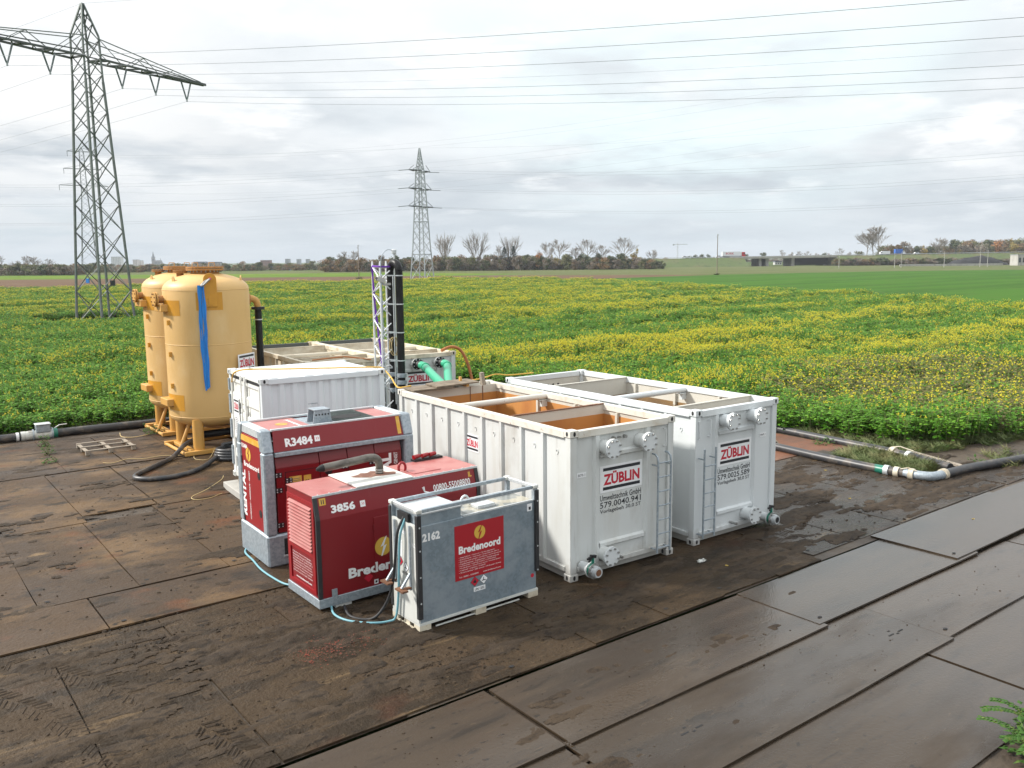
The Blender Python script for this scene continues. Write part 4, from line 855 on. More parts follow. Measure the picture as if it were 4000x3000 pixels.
p1 = thing('lattice_pylon', 'tall grey lattice pylon with one wide dark cross-arm at the left', 'pylon', (*PYL, -.2), AX)
lattice(p1, [0, 22.2, 26.2, 29.0], [3.6, 1.8, 1.65, .12], .17, .085, 'pylon', 'pylon_dark')
HA = 24.2
for s in (1, -1):
    arm = MB(); tip = s*14.0
    for yy in (-.95, .95): arm.bar((s*.9, yy, HA), (tip, yy*.18, HA), .16, .17); arm.bar((s*.9, yy, HA+.45), (tip, yy*.18, HA+.1), .09, .09)
    for i in range(14):
        x0 = .9+(13.1)*i/14; x1 = .9+13.1*(i+1)/14; w0 = .95-(x0-.9)/13.1*.78; w1 = .95-(x1-.9)/13.1*.78; k_ = 1 if i % 2 else -1
        arm.bar((s*x0, -w0*k_, HA), (s*x1, w1*k_, HA), .10, .10)
        if i % 3 == 0: arm.bar((s*x0, -w0, HA), (s*x0, w0, HA), .2, .14)
    armo = arm.build('cross_arm', 'pylon_dark', p1)
    ty = MB()
    for yy in (-.8, .8):
        ty.bar((s*.85, yy, 26.0), (s*13.3, yy*.2, HA+.2), .075, .075); ty.bar((s*4.4, yy*.8, HA+.1), (s*6.0, yy*.55, 25.33), .06, .06); ty.bar((s*6.0, yy*.55, 25.33), (s*7.6, yy*.5, HA+.1), .05, .05); ty.bar((s*8.4, yy*.4, HA+.1), (s*9.6, yy*.36, 24.82), .05, .05)
        ty.bar((s*.85, yy, 26.0), (s*3.1, yy*.8, HA+.15), .05, .05)
    ty.bar((s*6.0, -.45, 25.33), (s*6.0, .45, 25.33), .05, .05); ty.build('tie_rod', 'pylon', p1)
    for q in (3.70, 7.58, 11.49):
        for e in (-.62, .62): MB().cyl((s*q+e, 0, HA-.1), (s*q+e*.08, 0, 22.42), .085, .075, 8).build('insulator_string', 'insulator', p1)
        MB().bar((s*q, 0, 22.5), (s*q, 0, 22.15), .12, .12).build('conductor_clamp', 'pylon_new', p1)
MB().box(-.3, -1.55, 3.6, .1, -1.35, 4.1).build('number_plate', 'letter_black', p1); MB().box(-1.75, -.3, 3.9, -1.66, .1, 4.3).build('warning_plate', 'blue_plastic', p1)
for cx, cy in ((-1,-1),(1,-1),(1,1),(-1,1)): MB().cyl((cx*1.9, cy*1.9, -.4), (cx*1.9, cy*1.9, .22), .38, .34, 10).build('footing', 'concrete', p1)
sheet('bare_patch', [(PYL[0]-.9+6.0*cos(a*.52)*(1+.12*sin(a*2.3)), PYL[1]-1.8+6.0*sin(a*.52)*(1+.12*cos(a*1.7))) for a in range(12)], -.10, G_BROWN)
C1 = Vector((*PYL, 0))
def wire(P0, d, s0, k2, n, t1, r, label, group, cat='cable', name='power_cable'):
    m = MB(); m.tube([P0+d*(t1*i/n)+Vector((0, 0, -s0*(t1*i/n)+k2*(t1*i/n)**2)) for i in range(n+1)], r, 4)
    return tag(m.build(name, 'wire'), label, cat, group)
LN = {-3: 'third from the tower on the near arm', -2: 'second from the tower on the near arm', -1: 'nearest the tower on the near arm', 1: 'nearest the tower on the far arm', 2: 'second from the tower on the far arm', 3: 'outermost on the far arm'}
for q, k_ in ((-11.49, -3), (-7.58, -2), (-3.70, -1), (3.70, 1), (7.58, 2), (11.49, 3)):
    P0 = C1+ad*q+Vector((0, 0, 21.98)); wire(P0, ld, .111, .000447, 40, 175, .013, 'conductor running right from the near pylon, '+LN[k_], 'conductors of the near pylon')
    wire(P0, -ld, .111, .00042, 40, 270, .012, 'conductor falling away left behind the near pylon, '+LN[k_], 'conductors of the near pylon')
P0 = C1+Vector((0, 0, 28.8)); wire(P0, ld, .10, .0004, 30, 175, .010, 'thin earth wire from the tip of the near pylon to the right', 'conductors of the near pylon'); wire(P0, -ld, .10, .0004, 30, 270, .010, 'thin earth wire from the tip of the near pylon to the far left', 'conductors of the near pylon')
wire(C1+ad*13.9+Vector((0, 0, 24.2)), ld, .10, .00042, 30, 175, .007, 'very thin wire from the tip of the near pylon cross-arm', 'conductors of the near pylon')
# second pylon, three short arms
P2c = XY(-26.0, 254.0); A2 = radians(64)-YAW
p2 = thing('lattice_pylon', 'pale far lattice pylon with three short cross-arms behind the vent pipe', 'pylon', (*P2c, -.25), A2)
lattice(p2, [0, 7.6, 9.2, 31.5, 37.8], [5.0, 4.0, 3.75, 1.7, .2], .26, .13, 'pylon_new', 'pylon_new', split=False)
m = MB()
for f_ in range(4):
    c4 = [(-1,-1),(1,-1),(1,1),(-1,1)]; a_, b_ = c4[f_], c4[(f_+1) % 4]; m.bar((a_[0]*2.0, a_[1]*2.0, 7.6), (b_[0]*2.0, b_[1]*2.0, 7.6), .22); m.bar((a_[0]*1.5, a_[1]*1.5, 17), (b_[0]*1.5, b_[1]*1.5, 17), .18)
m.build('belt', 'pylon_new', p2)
LV = ((31.4, 4.6, 4.4), (26.3, 5.0, 5.0), (21.3, 5.2, 5.6))
for z, l0, l1 in LV:
    for s, ll in ((-1, l0), (1, l1)):
        m = MB()
        for yy in (-1.3, 1.3): m.bar((s*1.2, yy, z), (s*ll, yy*.5, z), .28, .24); m.bar((s*1.2, yy, z+1.6), (s*ll, yy*.5, z+.2), .10)
        for i in range(4): x0 = 1.2+(ll-1.2)*i/4; m.bar((s*x0, -1.2, z), (s*(x0+.8), 1.0, z), .2)
        m.build('cross_arm', 'pylon_dark', p2)
L2 = Vector((cos(A2-pi/2), sin(A2-pi/2), 0)); a2 = Vector((cos(A2), sin(A2), 0)); C2 = Vector((*P2c, 0))
LR = Vector((*XY(*(Vector((1, -.36)).normalized())), 0)); LLf = Vector((*XY(*(Vector((-1, -.16)).normalized())), 0))
for lv, (z, l0, l1) in zip(('top', 'middle', 'bottom'), LV):
    for s, sn in ((-1, 'near'), (1, 'far')):
        E_ = C2+a2*(s*(l0 if s < 0 else l1))+Vector((0, 0, z-.2))
        for d, dn in ((LR, 'right'), (LLf, 'left')):
            MB_ = MB(); e2_ = E_+d*3.6-Vector((0, 0, .3)); MB_.tube([E_, e2_], .10, 5)
            o = MB_.build('insulator_string', 'insulator', None); o.parent = p2; o.matrix_parent_inverse = p2.matrix_world.inverted() if False else (Matrix.Translation((*P2c, -.25)) @ Matrix.Rotation(A2, 4, 'Z')).inverted()
            wire(e2_, d, .075 if dn == 'right' else .085, .00040, 30, 215 if dn == 'right' else 250, .017, '%s conductor on the %s side of the far pylon, running %s' % (lv, sn, dn), 'conductors of the far pylon', 'cable')
wire(C2+Vector((0, 0, 37.6)), LR, .05, .00036, 30, 215, .012, 'earth wire from the tip of the far pylon to the right', 'conductors of the far pylon'); wire(C2+Vector((0, 0, 37.6)), LLf, .06, .0003, 30, 250, .012, 'earth wire from the tip of the far pylon to the left', 'conductors of the far pylon')
# third, very distant pylon seen through the near one
p3 = thing('lattice_pylon', 'faint distant pylon seen through the legs of the near pylon', 'pylon', (*at(373, 520), -.3), radians(30)-YAW)
h3 = zat(373, 592, 520)+.3
lattice(p3, [0, h3*.62, h3*.95, h3], [9.0, 3.2, 2.4, .3], .30, .14, 'pylon', 'pylon', split=False)
for z, ll in ((h3*.70, 13), (h3*.83, 10), (h3*.965, 7.5)):
    for s in (-1, 1):
        m = MB(); m.bar((s*1, -.8, z), (s*ll, 0, z), .3); m.bar((s*1, .8, z), (s*ll, 0, z), .3); m.bar((s*1, 0, z+2), (s*ll, 0, z+.1), .16); m.build('cross_arm', 'pylon', p3)
        MB().cyl((s*ll, 0, z), (s*ll, 0, z-3), .14, n=5).build('insulator_string', 'insulator', p3)
d3 = Vector((*XY(.90, -.42), 0)).normalized()
for z, ll, nm in ((h3*.70, 13, 'lowest'), (h3*.83, 10, 'middle'), (h3*.965, 7.5, 'upper')):
    for s in (1, -1):
        A_ = radians(30)-YAW; P0 = Vector((*at(373, 520), 0))+Vector((cos(A_), sin(A_), 0))*s*ll+Vector((0, 0, z-3)); wire(P0, d3, .085, .00022, 40, 400, .020, '%s faint conductor of the distant pylon, %s side, crossing the sky to the right' % (nm, 'right' if s > 0 else 'left'), 'conductors of the distant pylon')
# ------------------------------------------------------------------ haze
hz_ = bpy.data.materials.new('haze_air'); hz_.use_nodes = True; hn = hz_.node_tree; hn.nodes.remove(hn.nodes['Principled BSDF'])
pv = hn.nodes.new('ShaderNodeVolumePrincipled'); pv.inputs['Color'].default_value = (.86, .92, 1, 1); pv.inputs['Density'].default_value = HAZE = 0.00013
hn.links.new(pv.outputs[0], hn.nodes['Material Output'].inputs['Volume'])
hb = MB().box(-3600, -3600, -1.4, 3600, 3600, 60).build('haze', hz_); hb['kind'] = 'stuff'
# ------------------------------------------------------------------ open-topped white tank containers
TW, TL, TH = 2.438, 6.058, 2.62
def casting(t, x, y, z, mat):
    c = MB().box(x-.09, y-.09, z-.06, x+.09, y+.09, z+.06).build('corner_casting', mat, t, bevel=.008)
    for nx_, ny_ in ((-1, 0), (0, -1), (1, 0), (0, 1)):
        o = Vector((x+nx_*.0905, y+ny_*.0905, z)); r = Vector((-ny_, nx_, 0))
        MB().ngon([(.028*cos(a*pi/6), .042*sin(a*pi/6)) for a in range(12)], o+Vector((nx_, ny_, 0))*.001, r, Z1).build('lock_hole', 'dark', c)
BOLT = {}
def bolt_mesh(mat):
    if mat not in BOLT: BOLT[mat] = MB().cyl((0, .012, 0), (0, -.030, 0), .017, n=6).mesh('bolt', mat)
    return BOLT[mat]
def flange(t, x, z, rad, out, mat, cover, boltm='steel', nb=8, y0=0, open_=False, label=None):
    """blind flange on the front face (outwards is -y)"""
    f_ = MB().lathe([(rad, 0), (rad, .026)], 30, (x, y0-out-.004, z), 'y').build('blind_flange', cover, t, smooth=40, label=label)
    MB().lathe([(rad, 0), (rad, .022)], 30, (x, y0-out+.029, z), 'y').build('flange_ring', mat, f_, smooth=40)
    MB().cyl((x, y0-out+.04, z), (x, y0+.05, z), rad*.72, n=26).build('stub_pipe', mat, f_, smooth=40)
    for i in range(nb): a = 2*pi*(i+.5)/nb; put('bolt', bolt_mesh(boltm), f_, loc=(x+cos(a)*rad*.82, y0-out-.004, z+sin(a)*rad*.82))
    return f_
def valve(t, x, z, rustm):
    v = MB().cyl((x, .03, z), (x, -.21, z), .085, n=20).build('drain_valve', 'clean_white', t, smooth=40)
    MB().lathe([(.135, 0), (.135, .022)], 24, (x, -.235, z), 'y').build('flange_ring', 'clean_white', v, smooth=40)
    m = MB(); m.lathe([(.115, 0), (.115, .055)], 22, (x, -.292, z), 'y'); m.cyl((x, -.262, z+.10), (x, -.262, z+.23), .026, n=10); m.build('valve_body', 'green_valve', v, smooth=40)
    m = MB(); m.bar((x+.06, -.262, z+.235), (x-.05, -.262, z+.255), .05, .05); m.bar((x-.03, -.27, z+.255), (x-.15, -.30, z+.235), .028); m.bar((x-.0, -.25, z+.23), (x-.14, -.33, z+.20), .028); m.build('handle', 'black', v)
    MB().lathe([(.135, 0), (.135, .022)], 24, (x, -.318, z), 'y').build('coupling_flange', 'steel', v, smooth=40)
    m = MB(); m.lathe([(.085, -.095), (.085, -.055), (.10, -.055), (.10, 0)], 20, (x, -.32, z), 'y'); m.build('coupling', 'galv_light', v, smooth=40)
    MB().ngon(circle(18, .058), (x, -.4165, z), X1, Z1).build('outlet', 'rust' if rustm else 'dark', v)
    for i in range(6): a = i*pi/3; put('bolt', bolt_mesh('steel'), v, loc=(x+cos(a)*.115, -.318, z+sin(a)*.115))
def sign(t, o, r, u, wd, ht, umlaut=True):
    """white board, two black bars, red wordmark"""
    o = Vector(o); r = Vector(r).normalized(); u = Vector(u).normalized(); n = r.cross(u); b = plate('sign_board', o, r, u, wd, ht, 'sign_white', t, .004, .001); k = n*.0052
    for yy in (.09, .80): plate('sign_bar', o+k+r*wd*.07+u*ht*yy, r, u, wd*.88, ht*.115, 'letter_black', b, .001, 0)
    text('ZÜBLIN', o+k+r*wd*.08+u*ht*.27, r, u, wd*.86, ht*.50, 'letter_red', b, .040, lift=.001)
    return b
def ladder(t, x0, x1, z0, z1, hook):
    m = MB()
    for x in (x0, x1):
        top = [(x, -.15, z0), (x, -.15, z1-.14)] + ([(x, -.135, z1-.05), (x, -.07, z1), (x, .0, z1)] if hook else [(x, -.15, z1)]); m.tube(top, .019, 8)
        for zz in (z0+.06, z1-.20): m.bar((x, -.15, zz), (x, 0, zz), .03, .02)
    l = m.build('ladder', 'galv', t, smooth=40); z = z0+.09
    while z < z1-.12: MB().cyl((x0, -.15, z), (x1, -.15, z), .014, n=8).build('rung', 'galv', l, smooth=40); z += .262
def tank(label, loc, rz, v):
    t = thing('tank_container', label, 'tank container', loc, rz, 'open white tank containers'); P = v['paint']; R_ = v['rail']; IN = v.get('inner', 'inner_wall')
    for x in (.08, TW-.08):
        for y in (.08, TL-.08):
            MB().box(x-.07, y-.07, .125, x+.07, y+.07, TH-.125).build('corner_post', P, t, bevel=.006)
            for z in (.062, TH-.062): casting(t, x, y, z, R_ if z > 1 else P)
    MB().box(.17, -.005, TH-.145, TW-.17, .105, TH-.02).build('top_rail', R_, t, bevel=.008); MB().box(.17, TL-.105, TH-.145, TW-.17, TL+.005, TH-.02).build('top_rail', v.get('back', R_), t, bevel=.008)
    MB().box(-.005, .17, TH-.145, .105, TL-.17, TH-.02).build('top_rail', R_, t, bevel=.008); MB().box(TW-.105, .17, TH-.145, TW+.005, TL-.17, TH-.02).build('top_rail', R_, t, bevel=.008)
    MB().box(.17, .005, .15, TW-.17, .09, .235).build('bottom_rail', P, t, bevel=.005); MB().box(.005, .17, .15, .09, TL-.17, .235).build('bottom_rail', P, t, bevel=.005); MB().box(TW-.09, .17, .15, TW-.005, TL-.17, .235).build('bottom_rail', P, t, bevel=.005)
    MB().box(.06, .12, .02, TW-.06, TL-.12, .149).build('floor_frame', 'concrete', t)
    MB().box(.10, .10, .24, TW-.10, TL-.10, .27).build('tank_floor', 'sludge_dark', t)
    fw = MB().box(.151, .055, .236, TW-.151, .075, TH-.146).build('front_wall', P, t); bw = MB().box(.151, TL-.075, .15, TW-.151, TL-.055, TH-.146).build('back_wall', P, t)
    n = 9
    for s, nm in ((0, 'left'), (1, 'right')):
        x0 = .055 if s == 0 else TW-.075; sw = MB().box(x0, .151, .236, x0+.02, TL-.151, TH-.146).build('side_wall', P, t)
        for i in range(1, n):
            y = .15+(TL-.3)*i/n; xo = .004 if s == 0 else TW-.004; xi = .054 if s == 0 else TW-.054
            m = MB(); m.add([(xo, y-.035, .236), (xo, y+.035, .236), (xi, y+.06, .236), (xi, y-.06, .236), (xo, y-.035, TH-.146), (xo, y+.035, TH-.146), (xi, y+.06, TH-.146), (xi, y-.06, TH-.146)], [(0,1,5,4),(1,2,6,5),(3,0,4,7),(0,3,2,1),(4,5,6,7)]); m.build('rib', P, sw)
            if i in (2, 4, 6): xq = .076 if s == 0 else TW-.136; MB().box(xq, y-.03, 1.2, xq+.06, y+.03, TH-.15).build('inner_stiffener', IN, sw)
        for i in range(n):
            y = .15+(TL-.3)*(i+.42)/n; xq = x0-.004 if s == 0 else x0+.024; k = -1 if s == 0 else 1
            MB().tube([(xq, y+.028*cos(a), TH-.42+.036*sin(a)) for a in [q*pi/5 for q in range(9)]]+[(xq+k*.004, y-.01, TH-.47)], .0075, 5).build('lashing_eye', P, sw)
    for x in (.245*TW, .735*TW): MB().add([(x-.075, .054, .236), (x-.04, .0, .236), (x+.04, .0, .236), (x+.075, .054, .236), (x-.075, .054, TH-.146), (x-.04, .0, TH-.146), (x+.04, .0, TH-.146), (x+.075, .054, TH-.146)], [(0,1,5,4),(1,2,6,5),(2,3,7,6),(4,5,6,7)]).build('front_rib', P, fw)
    for z in (.52, 2.11): MB().add([(.245*TW+.07, .054, z-.06), (.245*TW+.07, .008, z-.03), (.245*TW+.07, .008, z+.03), (.245*TW+.07, .054, z+.06), (.735*TW-.07, .054, z-.06), (.735*TW-.07, .008, z-.03), (.735*TW-.07, .008, z+.03), (.735*TW-.07, .054, z+.06)], [(0,1,5,4),(1,2,6,5),(2,3,7,6)]).build('front_rib', P, fw)
    for x in (.40*TW, .455*TW, .51*TW): MB().cyl((x, .055, TH-.24), (x, -.01, TH-.24), .03 if x != .455*TW else .018, n=10).build('plug', 'steel', fw, smooth=40)
    # inner coat left by the sludge, partitions and the tie pipe
    zs_ = v.get('level'); ys = [.095]+[q for q in v['parts']]+[TL-.095]
    for q in v['parts']:
        pw = MB().box(.078, q-.012, .27, TW-.078, q+.012, TH-.03).build('partition_wall', IN, t); MB().box(.078, q-.03, TH-.03, TW-.078, q+.03, TH-.012).build('partition_cap', v.get('cap', IN), pw)
        if zs_:
            for d in (-1, 1): MB().box(.08, q+d*.0125-.0015, .28, TW-.08, q+d*.0125+.0015, zs_).build('sludge_coat', v['coat'], pw)
    il = MB(); il.box(.076, .10, .27, .079, TL-.10, TH-.15); il.box(TW-.079, .10, .27, TW-.076, TL-.10, TH-.15); il.box(.08, .076, .27, TW-.08, .079, TH-.15); il.box(.08, TL-.079, .27, TW-.08, TL-.076, TH-.15); il.build('inner_lining', IN, t)
    if zs_:
        for k, x in ((1, .0795), (-1, TW-.0795)): MB().box(min(x, x+k*.003), .10, .28, max(x, x+k*.003), TL-.10, zs_).build('sludge_coat', v['coat'], t)
        MB().box(.083, .0795, .28, TW-.083, .0825, zs_).build('sludge_coat', v['coat'], t)
        if not v.get('gutter'): MB().box(.083, TL-.0825, .28, TW-.083, TL-.0795, zs_).build('sludge_coat', v['coat'], t)
    if v.get('gutter'):
        q = TL-v['gutter']; g = MB().box(.08, q-.012, .27, TW-.08, q+.012, TH-.04).build('gutter_wall', IN, t); MB().box(.08, q-.0155, .28, TW-.08, q-.0125, zs_).build('sludge_coat', v['coat'], g)
        MB().box(.08, q+.015, TH-.32, TW-.08, TL-.08, TH-.30).build('gutter_floor', 'rusty_white', g)
        for x in (TW*.66, TW*.80): MB().box(x, q-.019, .6, x+.022, q-.0165, TH-.05).build('rust_run', 'rust', g)
    if v.get('water'): MB().box(.084, .084, .3, TW-.084, TL-.084, v['water']).build('water', v.get('watermat', 'water'), t)
    for q in v.get('pipe', ()):
        pp = MB().cyl((.08, q, TH-.10), (TW-.10, q, TH-.10), .062, n=18).build('cross_pipe', v.get('pipemat', 'clean_white'), t, smooth=40); MB().cyl((TW*.55, q, TH-.10), (TW*.56, q, TH-.10), .068, n=18).build('pipe_collar', v.get('pipemat', 'clean_white'), pp, smooth=40)
        m = MB(); m.box(TW-.30, q-.06, TH-.185, TW-.078, q+.06, TH-.165); m.box(TW-.22, q-.04, TH-.32, TW-.08, q+.04, TH-.185); m.build('pipe_bracket', P, pp)
    # front face
    if v.get('front', True):
        for x, z, oo in v['flanges']: flange(t, x*TW, z, .172, .235, P, v.get('cover', P), v.get('bolt', 'steel'))
        if 'valve' in v: valve(t, v['valve'][0]*TW, v['valve'][1], v['valve'][2])
        so_ = Vector((.285*TW, .0545, v.get('signz', 1.43))); sb = sign(t, so_, X1, Z1, .405*TW, .475)
        for i, (s, z, h_) in enumerate(v.get('lines', ())): text(s, (.288*TW, .0545, z), X1, Z1, .395*TW, h_, 'letter_black', t, .008)
        if 'tagp' in v: b = plate('label_plate', (v['tagp'][1]*TW, .0545, v['tagp'][2]), X1, Z1, .20, .085, 'sign_white', t); text(v['tagp'][0], (v['tagp'][1]*TW+.025, .049, v['tagp'][2]+.022), X1, Z1, .15, .042, 'letter_grey', b)
        if 'ladder' in v:
            x0, x1 = v['ladder'][0]*TW, v['ladder'][1]*TW; ladder(t, x0, x1, .17, v['ladder'][2], v['ladder'][3])
            for x in (x0, x1): MB().tube([(x, .055, 2.08), (x, -.02, 2.08), (x, -.02, 2.40), (x, .055, 2.40)], .014, 6).build('grab_handle', P, t, smooth=40)
        if 'spigot' in v: MB().cyl((v['spigot']*TW, .05, .26), (v['spigot']*TW, -.13, .26), .024, n=10).build('spigot', 'steel', t, smooth=40)
    return t
t1 = tank('white tank container with orange sludge coat inside, beside the generators', (9.25, 10.48, 0), -.040, dict(paint='white_paint', rail='rusty_white', back='rusty_white', cap='rust', parts=[1.86], pipe=[3.73], pipemat='rusty_white', gutter=.42, level=2.40, coat='sludge', water=1.3,
    flanges=[(.31, 2.26, 0), (.655, 2.27, 0), (.30, .375, 0)], valve=(.112, .24, True), lines=[('Umwelttechnik GmbH', 1.285, .105), ('579.0040.941', 1.155, .11), ('Vorlagebeh 30,0 ST', 1.045, .09)], tagp=('B70.1', .075, 1.78), ladder=(.775, .905, 1.98, True), spigot=.44, cover='clean_white'))
sign(t1, (.0545, TL-2.72, 1.72), (0, -1, 0), Z1, .46, .34)
t2 = tank('cleaner pale grey-white tank container at the right, next to the field', (12.32, 10.42, 0), -.0227, dict(paint='clean_white', rail='clean_white', parts=[.62, 4.32], pipe=[2.43], level=2.20, coat='sludge_dark', water=2.14,
    flanges=[(.33, 2.35, 0), (.67, 2.36, 0), (.625, .375, 0)], valve=(.815, .24, False), lines=[('Umwelttechnik GmbH', 1.285, .105), ('579.0025.589', 1.155, .11), ('Vorlagebeh 30,0 ST', 1.045, .09)], tagp=('B60.1', .80, 1.86), ladder=(.035, .165, 1.90, False), spigot=.45))
MB().lathe([(.16, 0), (.16, .03)], 24, (.75, TL-.12, 2.12), 'y').build('black_flange', 'black', t2, smooth=40)
for i in range(3): MB().ngon(circle(12, .03), (1.25+i*.16, TL-.0795, 2.32), X1, Z1).build('wall_hole', 'dark', t2)
BY = -.075
bl = tank('cream dirty tank container with foam inside, behind the white site container', (10.12, 22.82, 0), BY, dict(paint='cream_old', rail='cream_old', back='pylon_dark', parts=[1.1, 4.6], pipe=[2.6], pipemat='cream_old', level=2.32, coat='sludge_dark', water=2.22, watermat='foam', inner='cream_old', flanges=[(.30, 2.26, 0), (.66, 2.26, 0)], cover='clean_white'))
br_ = tank('cream dirty tank container with two green pipes at its front, far back', (10.12+2.46*cos(BY), 22.82+2.46*sin(BY), 0), BY, dict(paint='white_paint', rail='cream_old', back='pylon_dark', parts=[1.1, 4.6], pipe=[2.6], pipemat='cream_old', level=2.32, coat='sludge_dark', water=2.22, watermat='foam', inner='cream_old', flanges=[(.40, 2.33, 0), (.72, 2.33, 0)], cover='black', signz=1.62, bolt='galv_light', ladder=(.80, .93, 1.6, False)))
def wl(o, rz, x, y, z): return (o[0]+x*cos(rz)-y*sin(rz), o[1]+x*sin(rz)+y*cos(rz), z)
BO = br_.location
# green pipes from the rear tank down to the front tank
for k_, (fx_, lab, end) in enumerate(((.40, 'longer green pipe, left of two, sloping from rear tank', (10.82, 16.62, 2.48)), (.72, 'shorter green pipe, right of two, bending down from rear tank', (11.12, 16.95, 2.30)))):
    a = Vector(wl(BO, BY, fx_*TW, -.24, 2.33)); t = thing('green_pipe', lab, 'pipe', (0, 0, 0), 0, 'green pipes from the rear tank')
    b = Vector(wl(BO, BY, fx_*TW+.02, -.62, 2.31)); e = Vector(end)
    MB().cyl(a, a+(b-a)*.55, .105, n=18).build('rubber_sleeve', 'black_rubber', t, smooth=40)
    d = (e-b).normalized(); p0 = a+(b-a)*.5
    MB().tube(smooth_path([p0, b-(b-p0)*.25, b+d*.12, b+d*.45], 5), .115, 18).build('bend', 'green_pipe', t, smooth=40)
    MB().cyl(b+d*.36, b+d*.50, .135, n=18).build('socket', 'green_pipe', t, smooth=40); MB().cyl(b+d*.48, e, .112, n=18).build('pipe_run', 'green_pipe', t, smooth=40)
# planks over the rear end of the first tank
def on1(x, y, z): return wl((9.25, 10.48), -.04, x, y, z)
m = MB(); pts = [on1(.06, 5.50, 2.635), on1(.55, 5.45, 2.635), on1(1.15, 5.52, 2.635), on1(1.12, 6.12, 2.635), on1(.10, 6.14, 2.635)]
m.prism([(0,0),(.95,-.05),(1.05,.02),(1.08,.58),(.04,.62)], on1(.06, 5.46, 2.622), (cos(-.04), sin(-.04), 0), (-sin(-.04), cos(-.04), 0), (0, 0, .028)); tag(m.build('plywood_sheet', 'ply'), 'muddy dark board lying on the back left corner of the near tank', 'board')
m = MB(); m.prism([(0,0),(1.15,.02),(1.16,.55),(.55,.62),(.05,.56)], on1(.62, 5.42, 2.655), (cos(-.02), sin(-.02), .012), (-sin(-.02), cos(-.02), .02), (0, 0, .03)); tag(m.build('plywood_sheet', 'ply'), 'lighter muddy board lying on top of the dark board', 'board')
m = MB(); m.hexa([on1(1.96, 5.62, 2.58), on1(2.05, 5.62, 2.58), on1(2.05, 5.72, 2.58), on1(1.96, 5.72, 2.58), on1(1.93, 5.64, 2.86), on1(2.01, 5.63, 2.87), on1(2.01, 5.72, 2.87), on1(1.93, 5.72, 2.86)]); tag(m.build('timber_stub', 'wood_grey'), 'short upright timber stub on the rear rail of the near tank', 'timber')
m = MB(); m.box(0, 0, 0, .07, .3, .09); m.box(.0, .26, .0, .05, .32, .2); o = tag(m.build('timber_stub', 'ochre_rust'), 'small orange-brown wooden wedge beside the boards', 'timber'); o.location = on1(1.45, 5.5, 2.6)

# ------------------------------------------------------------------ white corrugated site container
WO, WZ = (6.87, 17.86), -.06
WL_, WW, WH, WB = 2.95, 2.44, 2.60, .33
wc = thing('site_container', 'small white corrugated site container with double doors and yellow cable on roof', 'container', (*WO, WB), WZ)
def corr(m, x0, x1, zb, zt, y, dep, n, sgn=-1):
    """vertical corrugations along x"""
    st = (x1-x0)/n; pr = []
    for i in range(n): a = x0+i*st; pr += [(a, 0), (a+st*.32, 0), (a+st*.47, dep), (a+st*.83, dep)]
    pr.append((x1, 0)); o = len(m.v)
    for x, d in pr: m.v += [(x, y-sgn*0+d, zb), (x, y+d, zt)]
    for i in range(len(pr)-1): m.f.append((o+2*i, o+2*i+2, o+2*i+3, o+2*i+1)); m.m.append(0)
    return m
WP = M('site_container_paint', (.66, .70, .73), .4, layers=[((.56, .59, .60), (2, 2, .4), .45, .75, .5), (DIRT, (8, 8, 1), .70, .86, .35, 6)])
WD = M('site_container_door_paint', (.74, .74, .71), .4, layers=[((.56, .55, .49), (2, 2, .5), .45, .75, .6), (DIRT, (8, 8, 1), .66, .84, .4, 6)])
corr(MB(), .13, WL_-.13, .16, WH-.13, .035, .04, 9).build('side_wall', WP, wc); m = corr(MB(), .13, WL_-.13, .16, WH-.13, 0, .04, 9); m.v = [(x, WW-.035-y, z) for x, y, z in m.v]; m.build('side_wall', WP, wc)
m = MB(); n = 7
pr = []
for i in range(n): a = .06+(WL_-.12)*i/n; st = (WL_-.12)/n; pr += [(a, 0), (a+st*.25, 0), (a+st*.40, .028), (a+st*.85, .028)]
pr.append((WL_-.06, 0)); o = 0
for x, d in pr: m.v += [(x, .06, WH-.03+d), (x, WW-.06, WH-.03+d)]
for i in range(len(pr)-1): m.f.append((2*i, 2*i+2, 2*i+3, 2*i+1)); m.m.append(0)
m.build('roof', 'galv_dirty' if False else 'clean_white', wc)
MB().box(WL_-.06, .1, .1, WL_-.03, WW-.1, WH-.1).build('end_wall', WP, wc)
for x in (.08, WL_-.08):
    for y in (.08, WW-.08):
        MB().box(x-.065, y-.065, .11, x+.065, y+.065, WH-.11).build('corner_post', WP, wc, bevel=.006)
        for z in (.055, WH-.055): casting(wc, x, y, z, 'clean_white' if z > 1 else 'galv_dirty')
for y in (0, WW-.09):
    MB().box(.17, y, WH-.13, WL_-.17, y+.09, WH-.01).build('top_rail', WP, wc, bevel=.006); MB().box(.17, y, .03, WL_-.17, y+.09, .16).build('bottom_rail', WP, wc, bevel=.006)
MB().box(.01, .17, WH-.11, .1, WW-.17, WH-.01).build('door_header', WD, wc, bevel=.005); MB().box(.01, .17, .03, .1, WW-.17, .14).build('door_sill', 'galv_dirty', wc, bevel=.005)
MB().box(.03, .15, WH-.18, .05, WW-.15, WH-.11).build('door_gasket', 'black_rubber', wc)
